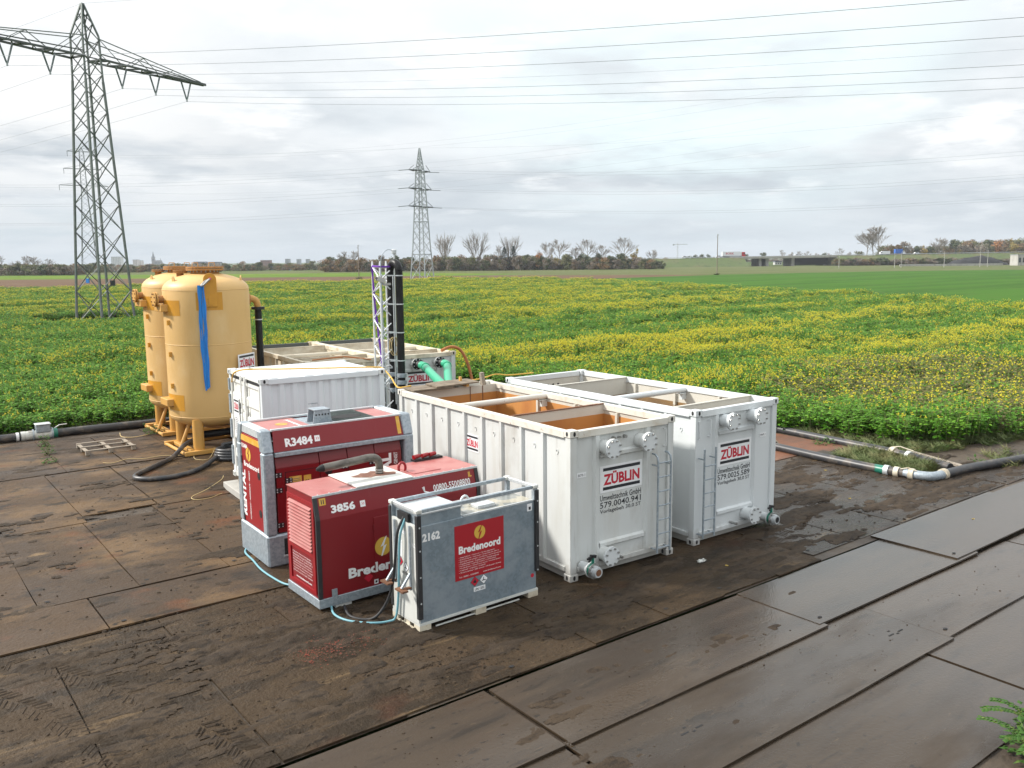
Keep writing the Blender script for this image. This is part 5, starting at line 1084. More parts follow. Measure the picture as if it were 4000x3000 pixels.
for k_, (y0, y1) in enumerate(((.165, 1.205), (1.235, WW-.165))):
    d = MB(); nz_ = 5; z0, z1 = .15, WH-.185; pr = [(z0, 0)]
    for i in range(nz_): st = (z1-z0)/nz_; a = z0+i*st; pr += [(a+st*.18, 0), (a+st*.28, .032), (a+st*.72, .032), (a+st*.82, 0)]
    pr.append((z1, 0))
    for z, dx in pr: d.v += [(.02+dx, y0+.06, z), (.02+dx, y1-.06, z)]
    for i in range(len(pr)-1): d.f.append((2*i, 2*i+1, 2*i+3, 2*i+2)); d.m.append(0)
    d.box(.005, y0, z0, .045, y0+.06, z1); d.box(.005, y1-.06, z0, .045, y1, z1); dl = d.build('door_leaf', WD, wc)
    for y in ((y1-.13,) if k_ == 0 else (y0+.13,)):
        MB().cyl((-.025, y, .06), (-.025, y, WH-.05), .018, n=8).build('locking_bar', WD, dl, smooth=40)
        for z in (.12, .9, 1.7, WH-.16): MB().box(-.04, y-.04, z, .01, y+.04, z+.07).build('bar_bracket', WD, dl)
        MB().bar((-.05, y, 1.1), (-.05, y+(.34 if k_ else -.34), 1.1), .03, .02).build('lock_handle', 'galv', dl)
    MB().box(.03, y0-.008, z0, .042, y0-.001, z1).build('gasket', 'black_rubber', dl)
MB().ngon(circle(14, .07), (.015, 1.36, 1.28), (0, -1, 0), Z1).build('lock_recess', 'dark', wc)
for z, h_ in ((.30, .45), (.95, .45), (1.55, .45), (2.1, .28)): MB().box(-.02, WW-.10, z, .012, WW-.02, z+h_).build('hinge_strip', 'galv', wc)
sb = plate('notice_board', (.004, 2.08, 1.05), (0, -1, 0), Z1, .40, .92, 'sign_white', wc, .004, .0)
sign(wc, (-.003, 2.07, 1.60), (0, -1, 0), Z1, .38, .35)
for i in range(9): plate('notice_line', (-.0045, 2.03, 1.12+i*.045), (0, -1, 0), Z1, .30-.05*(i % 3), .014, 'letter_grey', sb, .0006, 0)
text('Umwelttechnik GmbH', (.004, 2.06, .98), (0, -1, 0), Z1, .36, .045, 'letter_grey', wc)
for i, c in enumerate(('letter_red', 'green_valve')): b = plate('safety_label', (-.001, .86-i*.15, .88), (0, -1, 0), Z1, .12, .15, 'sign_white', wc); plate('label_symbol', (-.0055, .845-i*.15, .90), (0, -1, 0), Z1, .09, .09, c, b, .0006, 0)
MB().cyl((.35, 1.85, WH), (.35, 1.85, WH+.30), .005, n=6).build('antenna', 'black', wc); MB().cyl((.35, 1.85, WH-.005), (.35, 1.85, WH+.03), .045, .02, 10).build('antenna_base', 'black', wc)
MB().box(1.05, .034, 1.95, 1.28, .037, 1.965).build('vent_slot', 'galv', wc)
for k_, (x, y, sx_, sy_, z) in enumerate(((6.66, 18.10, .75, 2.35, .165), (8.9, 18.0, .9, 2.5, .165))):
    o = MB().box(0, 0, -.0, sx_, sy_, z).build('concrete_block', 'concrete', bevel=.012); o.location = (x, y, 0); o.rotation_euler = (0, 0, WZ); tag(o, 'pale slab under the door end of the white site container' if k_ == 0 else 'pale slab under the far end of the white site container', 'slab', 'slabs under the site container')
    o = MB().box(0, 0, 0, sx_*.5, sy_-.2, .158).build('timber_bearer', 'wood_grey', bevel=.008); o.location = (x+.30, y-.02, z+.003); o.rotation_euler = (0, 0, WZ); tag(o, 'timber bearer between slab and door end of the white container' if k_ == 0 else 'timber bearer between slab and far end of the white container', 'timber', 'bearers under the site container')
zc_ = WB+WH+.02
m = MB(); P = [wl(WO, WZ, -.02, 2.1, zc_-.3), wl(WO, WZ, .06, 1.75, zc_), wl(WO, WZ, 1.0, 1.25, zc_+.012), wl(WO, WZ, 2.0, .72, zc_+.012), wl(WO, WZ, 2.75, .32, zc_+.01), wl(WO, WZ, 2.97, .18, zc_-.02), (9.75, 17.3, 2.78), (9.66, 16.95, 2.66), on1(.05, 6.10, 2.64), on1(.30, 6.0, 2.67)]
m.tube(smooth_path(P, 8), .017, 7); tag(m.build('yellow_cable', 'yellow_cable', smooth=60), 'yellow cable over the roof of the white container to the near tank', 'cable')
m = MB(); m.tube(smooth_path([on1(1.2, 6.05, 2.66), on1(1.9, 5.98, 2.66), on1(2.3, 6.05, 2.68), (12.25, 16.6, 2.7), (12.6, 16.52, 2.66), (13.3, 16.46, 2.66)], 8), .015, 7); tag(m.build('yellow_cable', 'yellow_cable', smooth=60), 'yellow cable between the rear rails of the two front tanks', 'cable')
m = MB(); m.tube(smooth_path([(14.6, 22.66, 2.64), (14.95, 22.62, 2.74), (15.25, 22.52, 2.60), (15.45, 22.4, 2.1), (15.55, 22.3, 1.4), (15.6, 22.2, .5), (15.65, 22.1, .03)], 8), .05, 9); tag(m.build('orange_hose', 'orange_hose', smooth=60), 'rusty orange hose hanging over the corner of the rear tank', 'hose')
m = MB(); m.tube(smooth_path([wl((10.12, 22.82), BY, .2, -.02, 2.66), wl((10.12, 22.82), BY, .7, .06, 2.67), wl((10.12, 22.82), BY, 1.1, .03, 2.68), wl((10.12, 22.82), BY, 1.3, .08, 2.67), wl((10.12, 22.82), BY, 2.0, -.03, 2.55)], 7), .022, 7); tag(m.build('orange_hose', 'orange_hose', smooth=60), 'thin orange hose lying on the front rail of the rear left tank', 'hose')
m = MB(); m.tube(smooth_path([(12.75, 16.75, 2.3), (12.4, 16.9, 2.35), (12.0, 17.0, 2.2), (11.6, 17.05, 1.7)], 7), .075, 10); tag(m.build('black_hose', 'black_pipe', smooth=60), 'short black hose behind the gap between the two front tanks', 'hose')
# ------------------------------------------------------------------ yellow pressure vessels
ROPE_D = Vector((-.31, -.95, 0)).normalized()
def vessel(label, loc, front):
    t = thing('pressure_vessel', label, 'tank', loc, 0, 'yellow pressure vessels'); r = 1.2
    dome = lambda z, s, h: [(r*cos(a), z+s*h*sin(a)) for a in [i*pi/2/9 for i in range(10)]]
    prof = [(max(q, .001), z) for q, z in reversed(dome(1.05, -1, .40))]+[(r, z) for z in (1.7, 2.4, 3.2, 4.0)]+[(max(q, .001), z) for q, z in dome(4.66, 1, .48)]
    b = MB().lathe(prof, 56).build('shell', 'yellow', t, smooth=50)
    for z in (1.05, 3.12, 4.66): MB().lathe([(r, z-.012), (r+.007, z), (r, z+.012)], 56).build('weld_seam', 'yellow', b, smooth=80)
    mh = MB().lathe([(.40, 4.95), (.40, 5.22)], 32).build('manway', 'orange_flange', t, smooth=40); MB().lathe([(.52, 5.20), (.52, 5.245)], 32).build('manway_flange', 'orange_flange', mh, smooth=40); MB().lathe([(.52, 5.26), (.52, 5.31)], 32).build('manway_lid', 'orange_flange', mh, smooth=40)
    for i in range(24): a = i*pi/12; MB().cyl((.46*cos(a), .46*sin(a), 5.15), (.46*cos(a), .46*sin(a), 5.36), .017, n=6).build('stud', 'steel', mh)
    for s in (-1, 1): MB().tube([(s*.24-.08, .1, 5.31), (s*.24-.08, .1, 5.42), (s*.24+.08, .1, 5.42), (s*.24+.08, .1, 5.31)], .014, 6).build('lid_handle', 'ochre_rust', mh)
    nz_ = MB().cyl((-.62, .3, 4.9), (-.62, .3, 5.16), .10, n=16).build('nozzle', 'orange_flange', t, smooth=40)
    for z in (5.13, 5.18): MB().lathe([(.19, z), (.19, z+.03)], 20, (-.62, .3, 0)).build('nozzle_flange', 'orange_flange', nz_, smooth=40)
    for a in (3.4, -.6): MB().prism([(-.06, 0), (.06, 0), (.06, .13), (.0, .19), (-.06, .13)], (cos(a)*1.0, sin(a)*1.0, 4.86), (-sin(a), cos(a), 0), Z1, (.03*cos(a), .03*sin(a), 0)).build('lifting_eye', 'yellow', t)
    sf = MB().cyl((-1.1, .12, 4.40), (-1.42, .12, 4.40), .11, n=18).build('side_nozzle', 'orange_flange', t, smooth=40)
    for x in (-1.40, -1.46): MB().lathe([(.21, x), (.21, x+.035)], 24, (0, .12, 4.40), 'x').build('nozzle_flange', 'ochre_rust', sf, smooth=40)
    for i in range(8): a = (i+.5)*pi/4; MB().cyl((-1.48, .12+.165*cos(a), 4.40+.165*sin(a)), (-1.33, .12+.165*cos(a), 4.40+.165*sin(a)), .02, n=6).build('bolt', 'rust', sf)
    for z in (4.06, 1.36): MB().box(-1.36, -.24, z, -.74, .44, z+.20).build('lifting_beam', 'ochre_rust', t, bevel=.012)
    for z in (3.75, 2.85, 1.95): MB().box(-1.235, -.30, z-.07, -1.12, -.24, z+.07).build('clip', 'ochre', t)
    # repainted patches around the beams
    def patch(a0, a1, z0, z1, mat='ochre', name='repaint_patch'):
        m = MB(); n = 10
        for i in range(n+1): a = a0+(a1-a0)*i/n; m.v += [((r+.0025)*cos(a), (r+.0025)*sin(a), z0), ((r+.0025)*cos(a), (r+.0025)*sin(a), z1)]
        for i in range(n): m.f.append((2*i, 2*i+2, 2*i+3, 2*i+1)); m.m.append(0)
        return m.build(name, mat, t, smooth=60)
    patch(3.0, 3.75, 3.95, 4.38); patch(3.0, 3.72, 1.24, 1.70)
    for cx, cy in ((-.72, -.80), (.72, -.80), (.72, .80), (-.72, .80)): MB().cyl((cx, cy, .10), (cx, cy, 1.0), .155, n=22).build('leg', 'ochre_rust', t, smooth=40)
    bf = MB(); 
    for y in (-1.03, .87): bf.box(-1.18, y, 0.01, 1.18, y+.16, .13)
    for x in (-.95, .80): bf.box(x, -.868, .02, x+.15, .868, .12)
    bf.build('base_frame', 'ochre_rust', t, bevel=.01); MB().cyl((-1.14, -.95, .06), (-1.14, .95, .06), .05, n=12).build('base_tube', 'ochre_rust', t, smooth=40)
    MB().cyl((-1.12, -.35, .10), (-.72, -.30, 1.0), .055, n=12).build('brace', 'ochre_rust', t, smooth=40)
    MB().lathe([(.5, .60), (.5, .66)], 30, (.25, 0, 0)).build('bottom_manway', 'orange_flange', t, smooth=40); MB().cyl((-.5, -.2, .42), (1.1, -.2, .42), .11, n=16).build('drain_pipe', 'black_pipe', t, smooth=40)
    if front:
        v = MB().lathe([(.10, -.62), (.15, -.60), (.15, -.52), (.10, -.50)], 20, (0, -.28, .40), 'x').build('ball_valve', 'green_valve', t, smooth=40); MB().bar((-.56, -.28, .52), (-.56, -.28, .72), .05).build('valve_stem', 'green_valve', v); MB().bar((-.56, -.28, .72), (-.48, -.36, .80), .04).build('valve_lever', 'green_valve', v)
        n_ = (ROPE_D+Vector((CY, -SY, 0))*.10).normalized(); rr_ = Vector((-n_.y, n_.x, 0))
        pl_ = [(-.175, 0), (.175, 0), (.175, .66)]+[(.175*cos(a), .66+.10+.175*sin(a)) for a in [i*pi/10 for i in range(11)]]+[(-.175, .66)]
        lp = MB().prism(pl_, n_*1.205+Vector((0, 0, 4.20)), rr_, Z1, n_*.035).build('lifting_plate', 'ochre', t, bevel=.006)
        MB().prism([(-.06, .06), (.06, .06), (.06, .24), (.035, .29), (-.035, .29), (-.06, .24)], n_*1.241+Vector((0, 0, 4.20)), rr_, Z1, n_*.02).build('stop_lug', 'ochre', lp)
        az = math.atan2(n_.y, n_.x); patch(az-.33, az+.27, 4.10, 4.60)
        x, y = XY(0, 0)
        el = MB().tube(smooth_path([(1.16, .1, 4.32), (1.36, .1, 4.34), (1.52, .1, 4.26), (1.57, .1, 4.08)], 5), .10, 16).build('outlet_elbow', 'ochre_rust', t, smooth=40); MB().lathe([(.19, 1.24), (.19, 1.30)], 22, (0, .1, 4.33), 'x').build('elbow_flange', 'orange_flange', el, smooth=40)
        a = az+.86; nn = Vector((cos(a), sin(a), 0)); r_ = Vector((-nn.y, nn.x, 0)); sign(t, nn*1.225+r_*-.42+Vector((0, 0, 2.28)), r_, Z1, .84, .52)
        return t, n_, rr_
    return t
VC = (8.28, 25.41, .02)
v1, nV, rV = vessel('front yellow pressure vessel with a blue sling hanging on it', VC, True)
V2 = (8.28+.31, 25.41+3.33, .03)
vessel('rear yellow pressure vessel, half hidden behind the one with the sling', V2, False)
SP = Vector(VC)+nV*1.30+Vector((0, 0, 4.98))
s_ = thing('shackle', 'grey bow shackle with pink pin on the lifting plate', 'shackle', tuple(SP))
MB().cyl(-nV*.10, nV*.08, .032, n=10).build('pin', 'pink', s_, smooth=40); ln = -rV
MB().tube([nV*.06, nV*.07+ln*.09-Vector((0, 0, .08)), nV*.07+ln*.18-Vector((0, 0, .17)), nV*.05+ln*.24-Vector((0, 0, .20)), nV*.0+ln*.24-Vector((0, 0, .18)), -nV*.02+ln*.14-Vector((0, 0, .08)), -nV*.03], .026, 8).build('bow', 'steel', s_, smooth=50)
T0 = Vector(VC)+nV*1.26-rV*.25+Vector((0, 0, 4.80)); sg = thing('lifting_sling', 'bright blue webbing sling hanging down the front yellow vessel', 'sling', tuple(T0))
r_ = random.Random(4)
for k_ in range(4):
    m = MB(); w0 = (-.060, -.022, .022, .058)[k_]; n = 18; pts = []
    for i in range(n+1):
        q = i/n; off = w0*(1+.5*sin(q*pi*.9)-.55*q)+.008*sin(q*9+k_*2); pts.append(rV*(off+.02*q)+nV*(.012*k_+.008*sin(q*13+k_))+Vector((0, 0, -2.95*q*(1-.01*k_))))
    o = 0
    for i, p in enumerate(pts):
        wv = .029+.01*sin(i*1.3+k_); tw = .5*sin(i*.7+k_*1.5); d = (rV*cos(tw)+nV*sin(tw)*.5)
        m.v += [tuple(p-d*wv), tuple(p+nV*.012), tuple(p+d*wv), tuple(p-nV*.004)]
    for i in range(n):
        for j in range(4): a = i*4+j; b = i*4+(j+1) % 4; m.f.append((a, b, b+4, a+4)); m.m.append(0)
    m.build('webbing_strand', 'blue_sling', sg, smooth=60)
dp = thing('black_downpipe', 'black plastic pipe running down from the elbow of the front yellow vessel', 'pipe', (VC[0]+1.57, VC[1]+.1, 0))
MB().cyl((0, 0, .4), (0, 0, 4.06), .105, n=18).build('pipe_run', 'black_pipe', dp, smooth=40); MB().lathe([(.20, 4.02), (.20, 4.10)], 22).build('flange', 'black', dp, smooth=40)
for z in (3.7, 2.2, 1.0): MB().lathe([(.113, z), (.113, z+.03)], 18).build('pipe_clip', 'galv_light', dp, smooth=40)
MB().tube(smooth_path([(0, 0, .42), (0, 0, .25), (-.1, 0, .14), (-.6, 0, .13)], 5), .105, 14).build('foot_bend', 'black_pipe', dp, smooth=40)

# ------------------------------------------------------------------ large rental generator
G1 = thing('generator', 'tallest generator, red rental set in galvanised frame with roof grille', 'generator', (5.50, 14.34, .012), -.03); L1, W1, K1, H1, IN1 = 3.0, 1.45, 2.08, 2.48, .13
b = MB(); b.box(0, 0, 0, L1, W1, .585); b.build('base_frame', 'galv', G1, bevel=.03)
for x0, x1 in ((.30, 1.0), (1.6, 2.3)): pk = MB().box(x0, -.002, .20, x1, .004, .50).build('fork_pocket', 'dark', G1); MB().box((x0+x1)/2-.025, -.012, .20, (x0+x1)/2+.025, -.003, .50).build('pocket_rib', 'galv', pk); MB().box(x0-.02, -.014, .17, x1+.02, -.003, .20).build('pocket_lip', 'galv_light', pk)
def c_post(x0, x1, y0, s):
    """corner post whose top leans in with the hood"""
    k = IN1*s; w_ = .20*s
    return MB().hexa([(x0, y0, .587), (x1, y0, .587), (x1, y0+w_, .587), (x0, y0+w_, .587), (x0, y0, K1), (x1, y0, K1), (x1, y0+w_, K1), (x0, y0+w_, K1)]).hexa([(x0, y0, K1+.002), (x1, y0, K1+.002), (x1, y0+w_, K1+.002), (x0, y0+w_, K1+.002), (x0, y0+k, H1), (x1, y0+k, H1), (x1, y0+w_+k, H1), (x0, y0+w_+k, H1)]).build('corner_post', 'galv', G1, bevel=.022)
for x0, x1 in ((0, .19), (L1-.21, L1)): c_post(x0, x1, 0, 1); c_post(x0, x1, W1, -1)
MB().box(.02, .21, 2.30, .20, W1-.21, H1-.004).build('end_header', 'galv_light', G1, bevel=.02); MB().box(L1-.22, .21, 2.30, L1-.02, W1-.21, H1-.004).build('end_header', 'galv_light', G1, bevel=.02)
ed = MB().box(.022, .215, .60, .05, W1-.215, 2.295).build('end_door', 'red', G1, bevel=.006)
MB().box(.012, .225, 2.16, .021, W1-.225, 2.27).build('yellow_stripe', 'sticker_yellow', ed)
el = (0, -1, 0); ex = .0215
text('R3484', (ex, W1-.24, 2.02), el, Z1, .30, .085, 'letter_white', ed, .03, lift=.002); logo((ex, W1-.58, 1.93), el, Z1, .13, 'red', ed); text('Bredenoord', (ex, W1-.32, 1.68), el, Z1, .80, .10, 'letter_white', ed, .03, lift=.002)
text('RENTAL', (ex, W1-.36, .72), Z1, (0, 1, 0), .88, .20, 'letter_white', ed, .045, lift=.002); text('AGGREGAAT - AGGREGATE - GENSET', (ex, W1-.60, .70), Z1, (0, 1, 0), .92, .055, 'letter_white', ed, .015, lift=.002)
for z in (1.62, .92): MB().lathe([(.055, -.006), (.075, .0)], 18, (ex-.001, .36, z), 'x').build('door_latch', 'black', ed, smooth=40)
for z in (1.78, .68): MB().box(.008, W1-.235, z-.07, .021, W1-.205, z+.07).build('hinge', 'black', ed)
text('!', (ex, .42, .68), el, Z1, .02, .08, 'letter_red', ed)
# hood, eaves, doors
hd = MB(); hy0, hy1 = .0, IN1; hd.hexa([(.195, .012, K1+.01), (L1-.215, .012, K1+.01), (L1-.245, .06, K1+.01), (.225, .06, K1+.01), (.225, IN1+.004, H1-.012), (L1-.245, IN1+.004, H1-.012), (L1-.245, IN1+.05, H1-.012), (.225, IN1+.05, H1-.012)]); hoodp = hd.build('hood_panel', 'red_old', G1)
hd = MB(); hd.hexa([(.225, W1-.06, K1+.01), (L1-.245, W1-.06, K1+.01), (L1-.245, W1-.012, K1+.01), (.225, W1-.012, K1+.01), (.225, W1-IN1-.05, H1-.012), (L1-.245, W1-IN1-.05, H1-.012), (L1-.245, W1-IN1-.004, H1-.012), (.225, W1-IN1-.004, H1-.012)]); hd.build('hood_panel', 'red_old', G1)
hu = Vector((0, IN1-.008, H1-K1-.022)).normalized(); ho = lambda x, q: Vector((x, .012, K1+.01))+hu*q
text('R3484', ho(.42, .07), X1, hu, .52, .155, 'letter_white', hoodp, .04, lift=.002); b = plate('signal_icon', ho(.98, .10), X1, hu, .10, .11, 'letter_white', hoodp, .002, .001); text('))', ho(1.0, .13), X1, hu, .06, .05, 'letter_red', b, lift=.006)
plate('reflector_strip', ho(L1-.33, .03), X1, hu, .075, .34, 'sticker_yellow', hoodp, .002, .001)
MB().box(.2, -.035, K1-.075, L1-.2, .05, K1+.004).build('eave_rail', 'galv', G1, bevel=.008); MB().box(.2, W1-.05, K1-.075, L1-.2, W1+.035, K1+.004).build('eave_rail', 'galv', G1, bevel=.008)
xs = (.225, 1.06, 1.62, 2.18, L1-.245)
for i in range(4):
    x0, x1 = xs[i]+.006, xs[i+1]-.006; d = MB(); d.hexa([(x0, .055, .60), (x1, .055, .60), (x1, .12, .60), (x0, .12, .60), (x0, .055, 1.78), (x1, .055, 1.78), (x1, .12, 1.78), (x0, .12, 1.78)]); d.hexa([(x0, .055, 1.782), (x1, .055, 1.782), (x1, .16, 1.782), (x0, .16, 1.782), (x0, .12, K1-.08), (x1, .12, K1-.08), (x1, .17, K1-.08), (x0, .17, K1-.08)])
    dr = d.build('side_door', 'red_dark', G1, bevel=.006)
    if i == 0:
        MB().box(x0+.16, .049, .62, x0+.17, .054, 1.70).build('panel_seam', 'dark', dr); MB().box(x0+.16, .049, 1.69, x1-.01, .054, 1.70).build('panel_seam', 'dark', dr)
        b = plate('warning_sticker', (x0+.24, .0548, 1.26), X1, Z1, .23, .34, 'sticker_yellow', dr, .002, .001)
        for j in range(9): plate('sticker_line', (x0+.265, .0510, 1.29+j*.032), X1, Z1, .18, .010, 'letter_grey', b, .0005, 0)
        b = plate('noise_sticker', (x0+.51, .0548, 1.43), X1, Z1, .14, .16, 'sticker_yellow', dr, .002, .001); text('83', (x0+.535, .0510, 1.45), X1, Z1, .08, .055, 'letter_black', b, .02, lift=.001)
        for z, dx in ((1.62, -.03), (1.34, -.03), (1.50, .16), (.78, .16), (.70, -.03)): h = MB().box(x0+dx, .035, z, x0+dx+.13, .052, z+.085).build('hinge', 'black', dr); [MB().cyl((x0+dx+.03+.07*(q % 2), .036, z+.02+.045*(q//2)), (x0+dx+.03+.07*(q % 2), .030, z+.02+.045*(q//2)), .013, n=6).build('screw', 'galv_light', h) for q in range(4)]
        MB().box(x0+.22, .045, .70, x0+.34, .054, .92).build('cable_hatch', 'dark', dr)
    elif i in (1, 2):
        for z in (1.60,): h = MB().box(x1-.12, .035, z, x1+.01, .052, z+.085).build('hinge', 'black', dr); [MB().cyl((x1-.10+.07*(q % 2), .036, z+.02+.045*(q//2)), (x1-.10+.07*(q % 2), .030, z+.02+.045*(q//2)), .013, n=6).build('screw', 'galv_light', h) for q in range(4)]
        if i == 1: MB().lathe([(.055, -.006), (.075, 0)], 18, (x0+.16, .053, 1.60), 'y').build('door_latch', 'black', dr, smooth=40)
    else:
        text('RENTAL', (x0+.20, .0545, .66), Z1, (-1, 0, 0), 1.06, .22, 'letter_white', dr, .045, lift=.002) if False else text('RENTAL', (x0+.34, .0545, .66), Z1, (-1, 0, 0), 1.10, .24, 'letter_white', dr, .045, lift=.002)
        text('AGGREGAAT - AGGREGATE - GENSET', (x0+.47, .0545, .66), Z1, (-1, 0, 0), 1.10, .075, 'letter_white', dr, .012, lift=.002)
logo((1.30, .0535, 1.20), X1, Z1, .24, 'red_dark', G1)
MB().box(.2, W1-.12, .6, L1-.2, W1-.06, K1-.08).build('rear_panel', 'red_dark', G1); MB().box(L1-.05, .2, .6, L1-.03, W1-.2, 2.3).build('rear_door', 'red_dark', G1)
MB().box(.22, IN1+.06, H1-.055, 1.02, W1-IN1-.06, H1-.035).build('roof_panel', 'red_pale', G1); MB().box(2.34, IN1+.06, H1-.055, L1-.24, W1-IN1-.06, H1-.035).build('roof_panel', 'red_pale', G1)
MB().box(.2, IN1, H1-.035, L1-.2, IN1+.055, H1+.004).build('roof_rail', 'galv_light', G1, bevel=.005); MB().box(.2, W1-IN1-.055, H1-.035, L1-.2, W1-IN1, H1+.004).build('roof_rail', 'galv_light', G1, bevel=.005)
text('Bredenoord', (.98, W1-.28, H1-.0345), (0, -1, 0), X1, .75, .07, 'letter_white', G1, .03) if False else text('Bredenoord', (.88, IN1+.16, H1-.0345), (0, 1, 0), (-1, 0, 0), .80, .09, 'letter_white', G1, .03); logo((.62, W1*.5, H1-.0345), (0, 1, 0), (-1, 0, 0), .12, 'red_pale', G1)
MB().box(1.05, IN1+.06, H1-.06, 1.40, W1-IN1-.06, H1-.05).build('roof_tray', 'galv', G1)
bk = MB(); bk.box(1.08, .30, H1-.048, 1.46, .70, H1-.03); bk.prism([(0, 0), (.38, 0), (.34, .24), (.04, .24)], (1.08, .34, H1-.03), X1, Z1, (0, .02, 0)); bk.prism([(0, 0), (.38, 0), (.34, .24), (.04, .24)], (1.08, .62, H1-.03), X1, Z1, (0, .02, 0)); bk.box(1.11, .33, H1+.213, 1.43, .65, H1+.228); bb = bk.build('lifting_bracket', 'galv', G1)
for i in range(5): MB().ngon(circle(10, .018), (1.15+i*.06, .339, H1+.13), X1, Z1).build('bracket_hole', 'dark', bb)
MB().box(1.45, IN1+.058, H1-.10, 2.30, W1-IN1-.058, H1-.085).build('grille_tray', 'dark', G1)
gr = MB().box(1.44, IN1+.06, H1-.05, 1.455, W1-IN1-.06, H1-.005).build('roof_grille', 'galv', G1)
for i in range(22): x = 1.46+.84*i/21; MB().box(x, IN1+.06, H1-.045, x+.008, W1-IN1-.06, H1-.015).build('grille_bar', 'pylon', gr)
for i in range(24): y = IN1+.07+(W1-2*IN1-.14)*i/23; MB().box(1.456, y, H1-.04, 2.31, y+.008, H1-.012).build('grille_bar', 'pylon', gr)
MB().ngon([(.30*cos(a*pi/14), .20*sin(a*pi/14)) for a in range(28)], (1.88, W1/2-.1, H1-.009), X1, Y1_).build('fan_opening', 'dark', gr)

# ------------------------------------------------------------------ older red generator
L2_, W2, K2, H2, IN2, SK = 3.13, 1.19, 1.47, 1.835, .10, .185
G2 = thing('generator', 'older faded red generator with bent exhaust pipe on its roof', 'generator', (5.38, 12.00, .0), .008)
sk = MB(); sk.box(0, 0, .045, L2_, W2, SK+.01); sk.build('skid', 'galv', G2, bevel=.006)
for x in (.28, 2.15): MB().box(x, .015, .0, x+.28, .25, .044).build('skid_foot', 'galv_dirty', G2)
for x in (.22, 2.9): MB().box(x, -.006, .1, x+.09, .012, .32).build('skid_lug', 'galv', G2)
sec = [(.02, SK+.012), (W2-.02, SK+.012), (W2-.02, K2), (W2-IN2-.01, H2), (IN2+.01, H2), (.02, K2)]
bd = MB().prism(sec, (.02, 0, 0), Y1_, Z1, (L2_-.04, 0, 0)).build('body', 'red_old', G2)
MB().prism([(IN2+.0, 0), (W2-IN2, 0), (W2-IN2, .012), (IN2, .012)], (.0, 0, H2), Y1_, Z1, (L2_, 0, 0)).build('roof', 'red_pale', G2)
MB().box(.0, IN2-.004, H2-.02, L2_, IN2+.012, H2+.014).build('roof_edge', 'galv_light', G2)
for i in range(16): MB().cyl((.1+i*.195, IN2+.03, H2+.012), (.1+i*.195, IN2+.03, H2+.02), .012, n=6).build('rivet', 'galv_dirty', G2)
for x in (0, L2_-.075):
    for z0, z1, y0, y1 in ((SK+.012, K2, .012, .012), (K2+.001, H2-.02, .012, IN2)): MB().hexa([(x, y0-.008, z0), (x+.07, y0-.008, z0), (x+.07, y0+.03, z0), (x, y0+.03, z0), (x, y1-.008, z1), (x+.07, y1-.008, z1), (x+.07, y1+.03, z1), (x, y1+.03, z1)]).build('corner_strip', 'black_rubber', G2)
ef = MB(); 
for y0, y1, z0, z1 in ((.10, .17, .25, 1.72), (W2-.17, W2-.10, .25, 1.72), (.17, W2-.17, 1.66, 1.72), (.17, W2-.17, .25, .30)): ef.box(.0, y0, z0, .02, y1, z1)
ef.build('end_frame', 'red', G2); MB().box(.012, .17, .92, .019, W2-.17, 1.66).build('louvre_recess', 'red_dark', G2)
lv = MB().box(-.002, .17, .84, .019, W2-.17, .92).build('louvre', 'red', G2)
for i in range(13): z = .93+i*.056; MB().hexa([(-.03, .18, z), (-.03, W2-.18, z), (.012, W2-.18, z+.030), (.012, .18, z+.030), (-.028, .18, z+.006), (-.028, W2-.18, z+.006), (.014, W2-.18, z+.036), (.014, .18, z+.036)]).build('louvre_slat', 'red_pale', lv)  # pale red puts the slats' highlights into their colour
lines = ['•Aggregaten •Gensets •Stromaggregate', '•Brandstoftanks •Fuel tanks •Kraftstofftanks', "•Belastingsweerstanden •Loadbanks (IBC's)", '•Transformatoren •Transformers', '•Lichtmasten •Lighting towers •Lichtmasten', '•Verdeelkasten •Distribution panels', '•Logistiek •Logistics •Logistik', '•24 uurs service •24/h service']
for i, s in enumerate(lines): text(s, (.0185, W2-.21, .745-i*.045), el, Z1, .70+.02*(i % 3), .026, 'letter_white', G2, .0, lift=.002)
text('www.bredenoord.com', (.0185, W2-.32, .345), el, Z1, .58, .035, 'letter_white', G2, .02, lift=.002); text('!', (.0185, .22, .30), el, Z1, .025, .10, 'letter_red', G2, .03, lift=.002)
su = Vector((0, IN2-.01, H2-K2)).normalized(); so2 = lambda x, q: Vector((x, .02, K2))+su*q
b = plate('lift_sticker', so2(.10, .22), X1, su, .11, .11, 'sticker_yellow', G2, .001, .001); text('||', so2(.13, .24), X1, su, .05, .07, 'letter_black', b, .02, lift=.004)
text('3856', so2(.28, .07), X1, su, .42, .13, 'letter_white', G2, .045); b = plate('signal_icon', so2(.79, .08), X1, su, .09, .10, 'letter_white', G2, .001, .001); text('))', so2(.81, .11), X1, su, .05, .045, 'letter_red', b, lift=.005)
text('00800-55008800', so2(2.18, .09), X1, su, .76, .115, 'letter_white', G2, .014); m = MB(); m.tube([so2(1.98, .20)+Vector((0, -.004, 0)), so2(2.0, .12)+Vector((0, -.004, 0)), so2(2.07, .08)+Vector((0, -.004, 0))], [.026, .014, .026], 6); m.build('phone_symbol', 'letter_white', G2)
text('IL', so2(2.92, .22), X1, su, .07, .09, 'sticker_yellow', G2, .05)
dm = MB().box(1.0, .008, .30, 1.95, .019, 1.34).build('side_door', 'red_old', G2, bevel=.003); MB().box(2.0, .008, .30, 2.9, .019, 1.34).build('side_door', 'red_old', G2, bevel=.003)
for z in (1.1, .45): MB().box(.985, .0, z, 1.005, .012, z+.12).build('hinge', 'red_dark', dm)
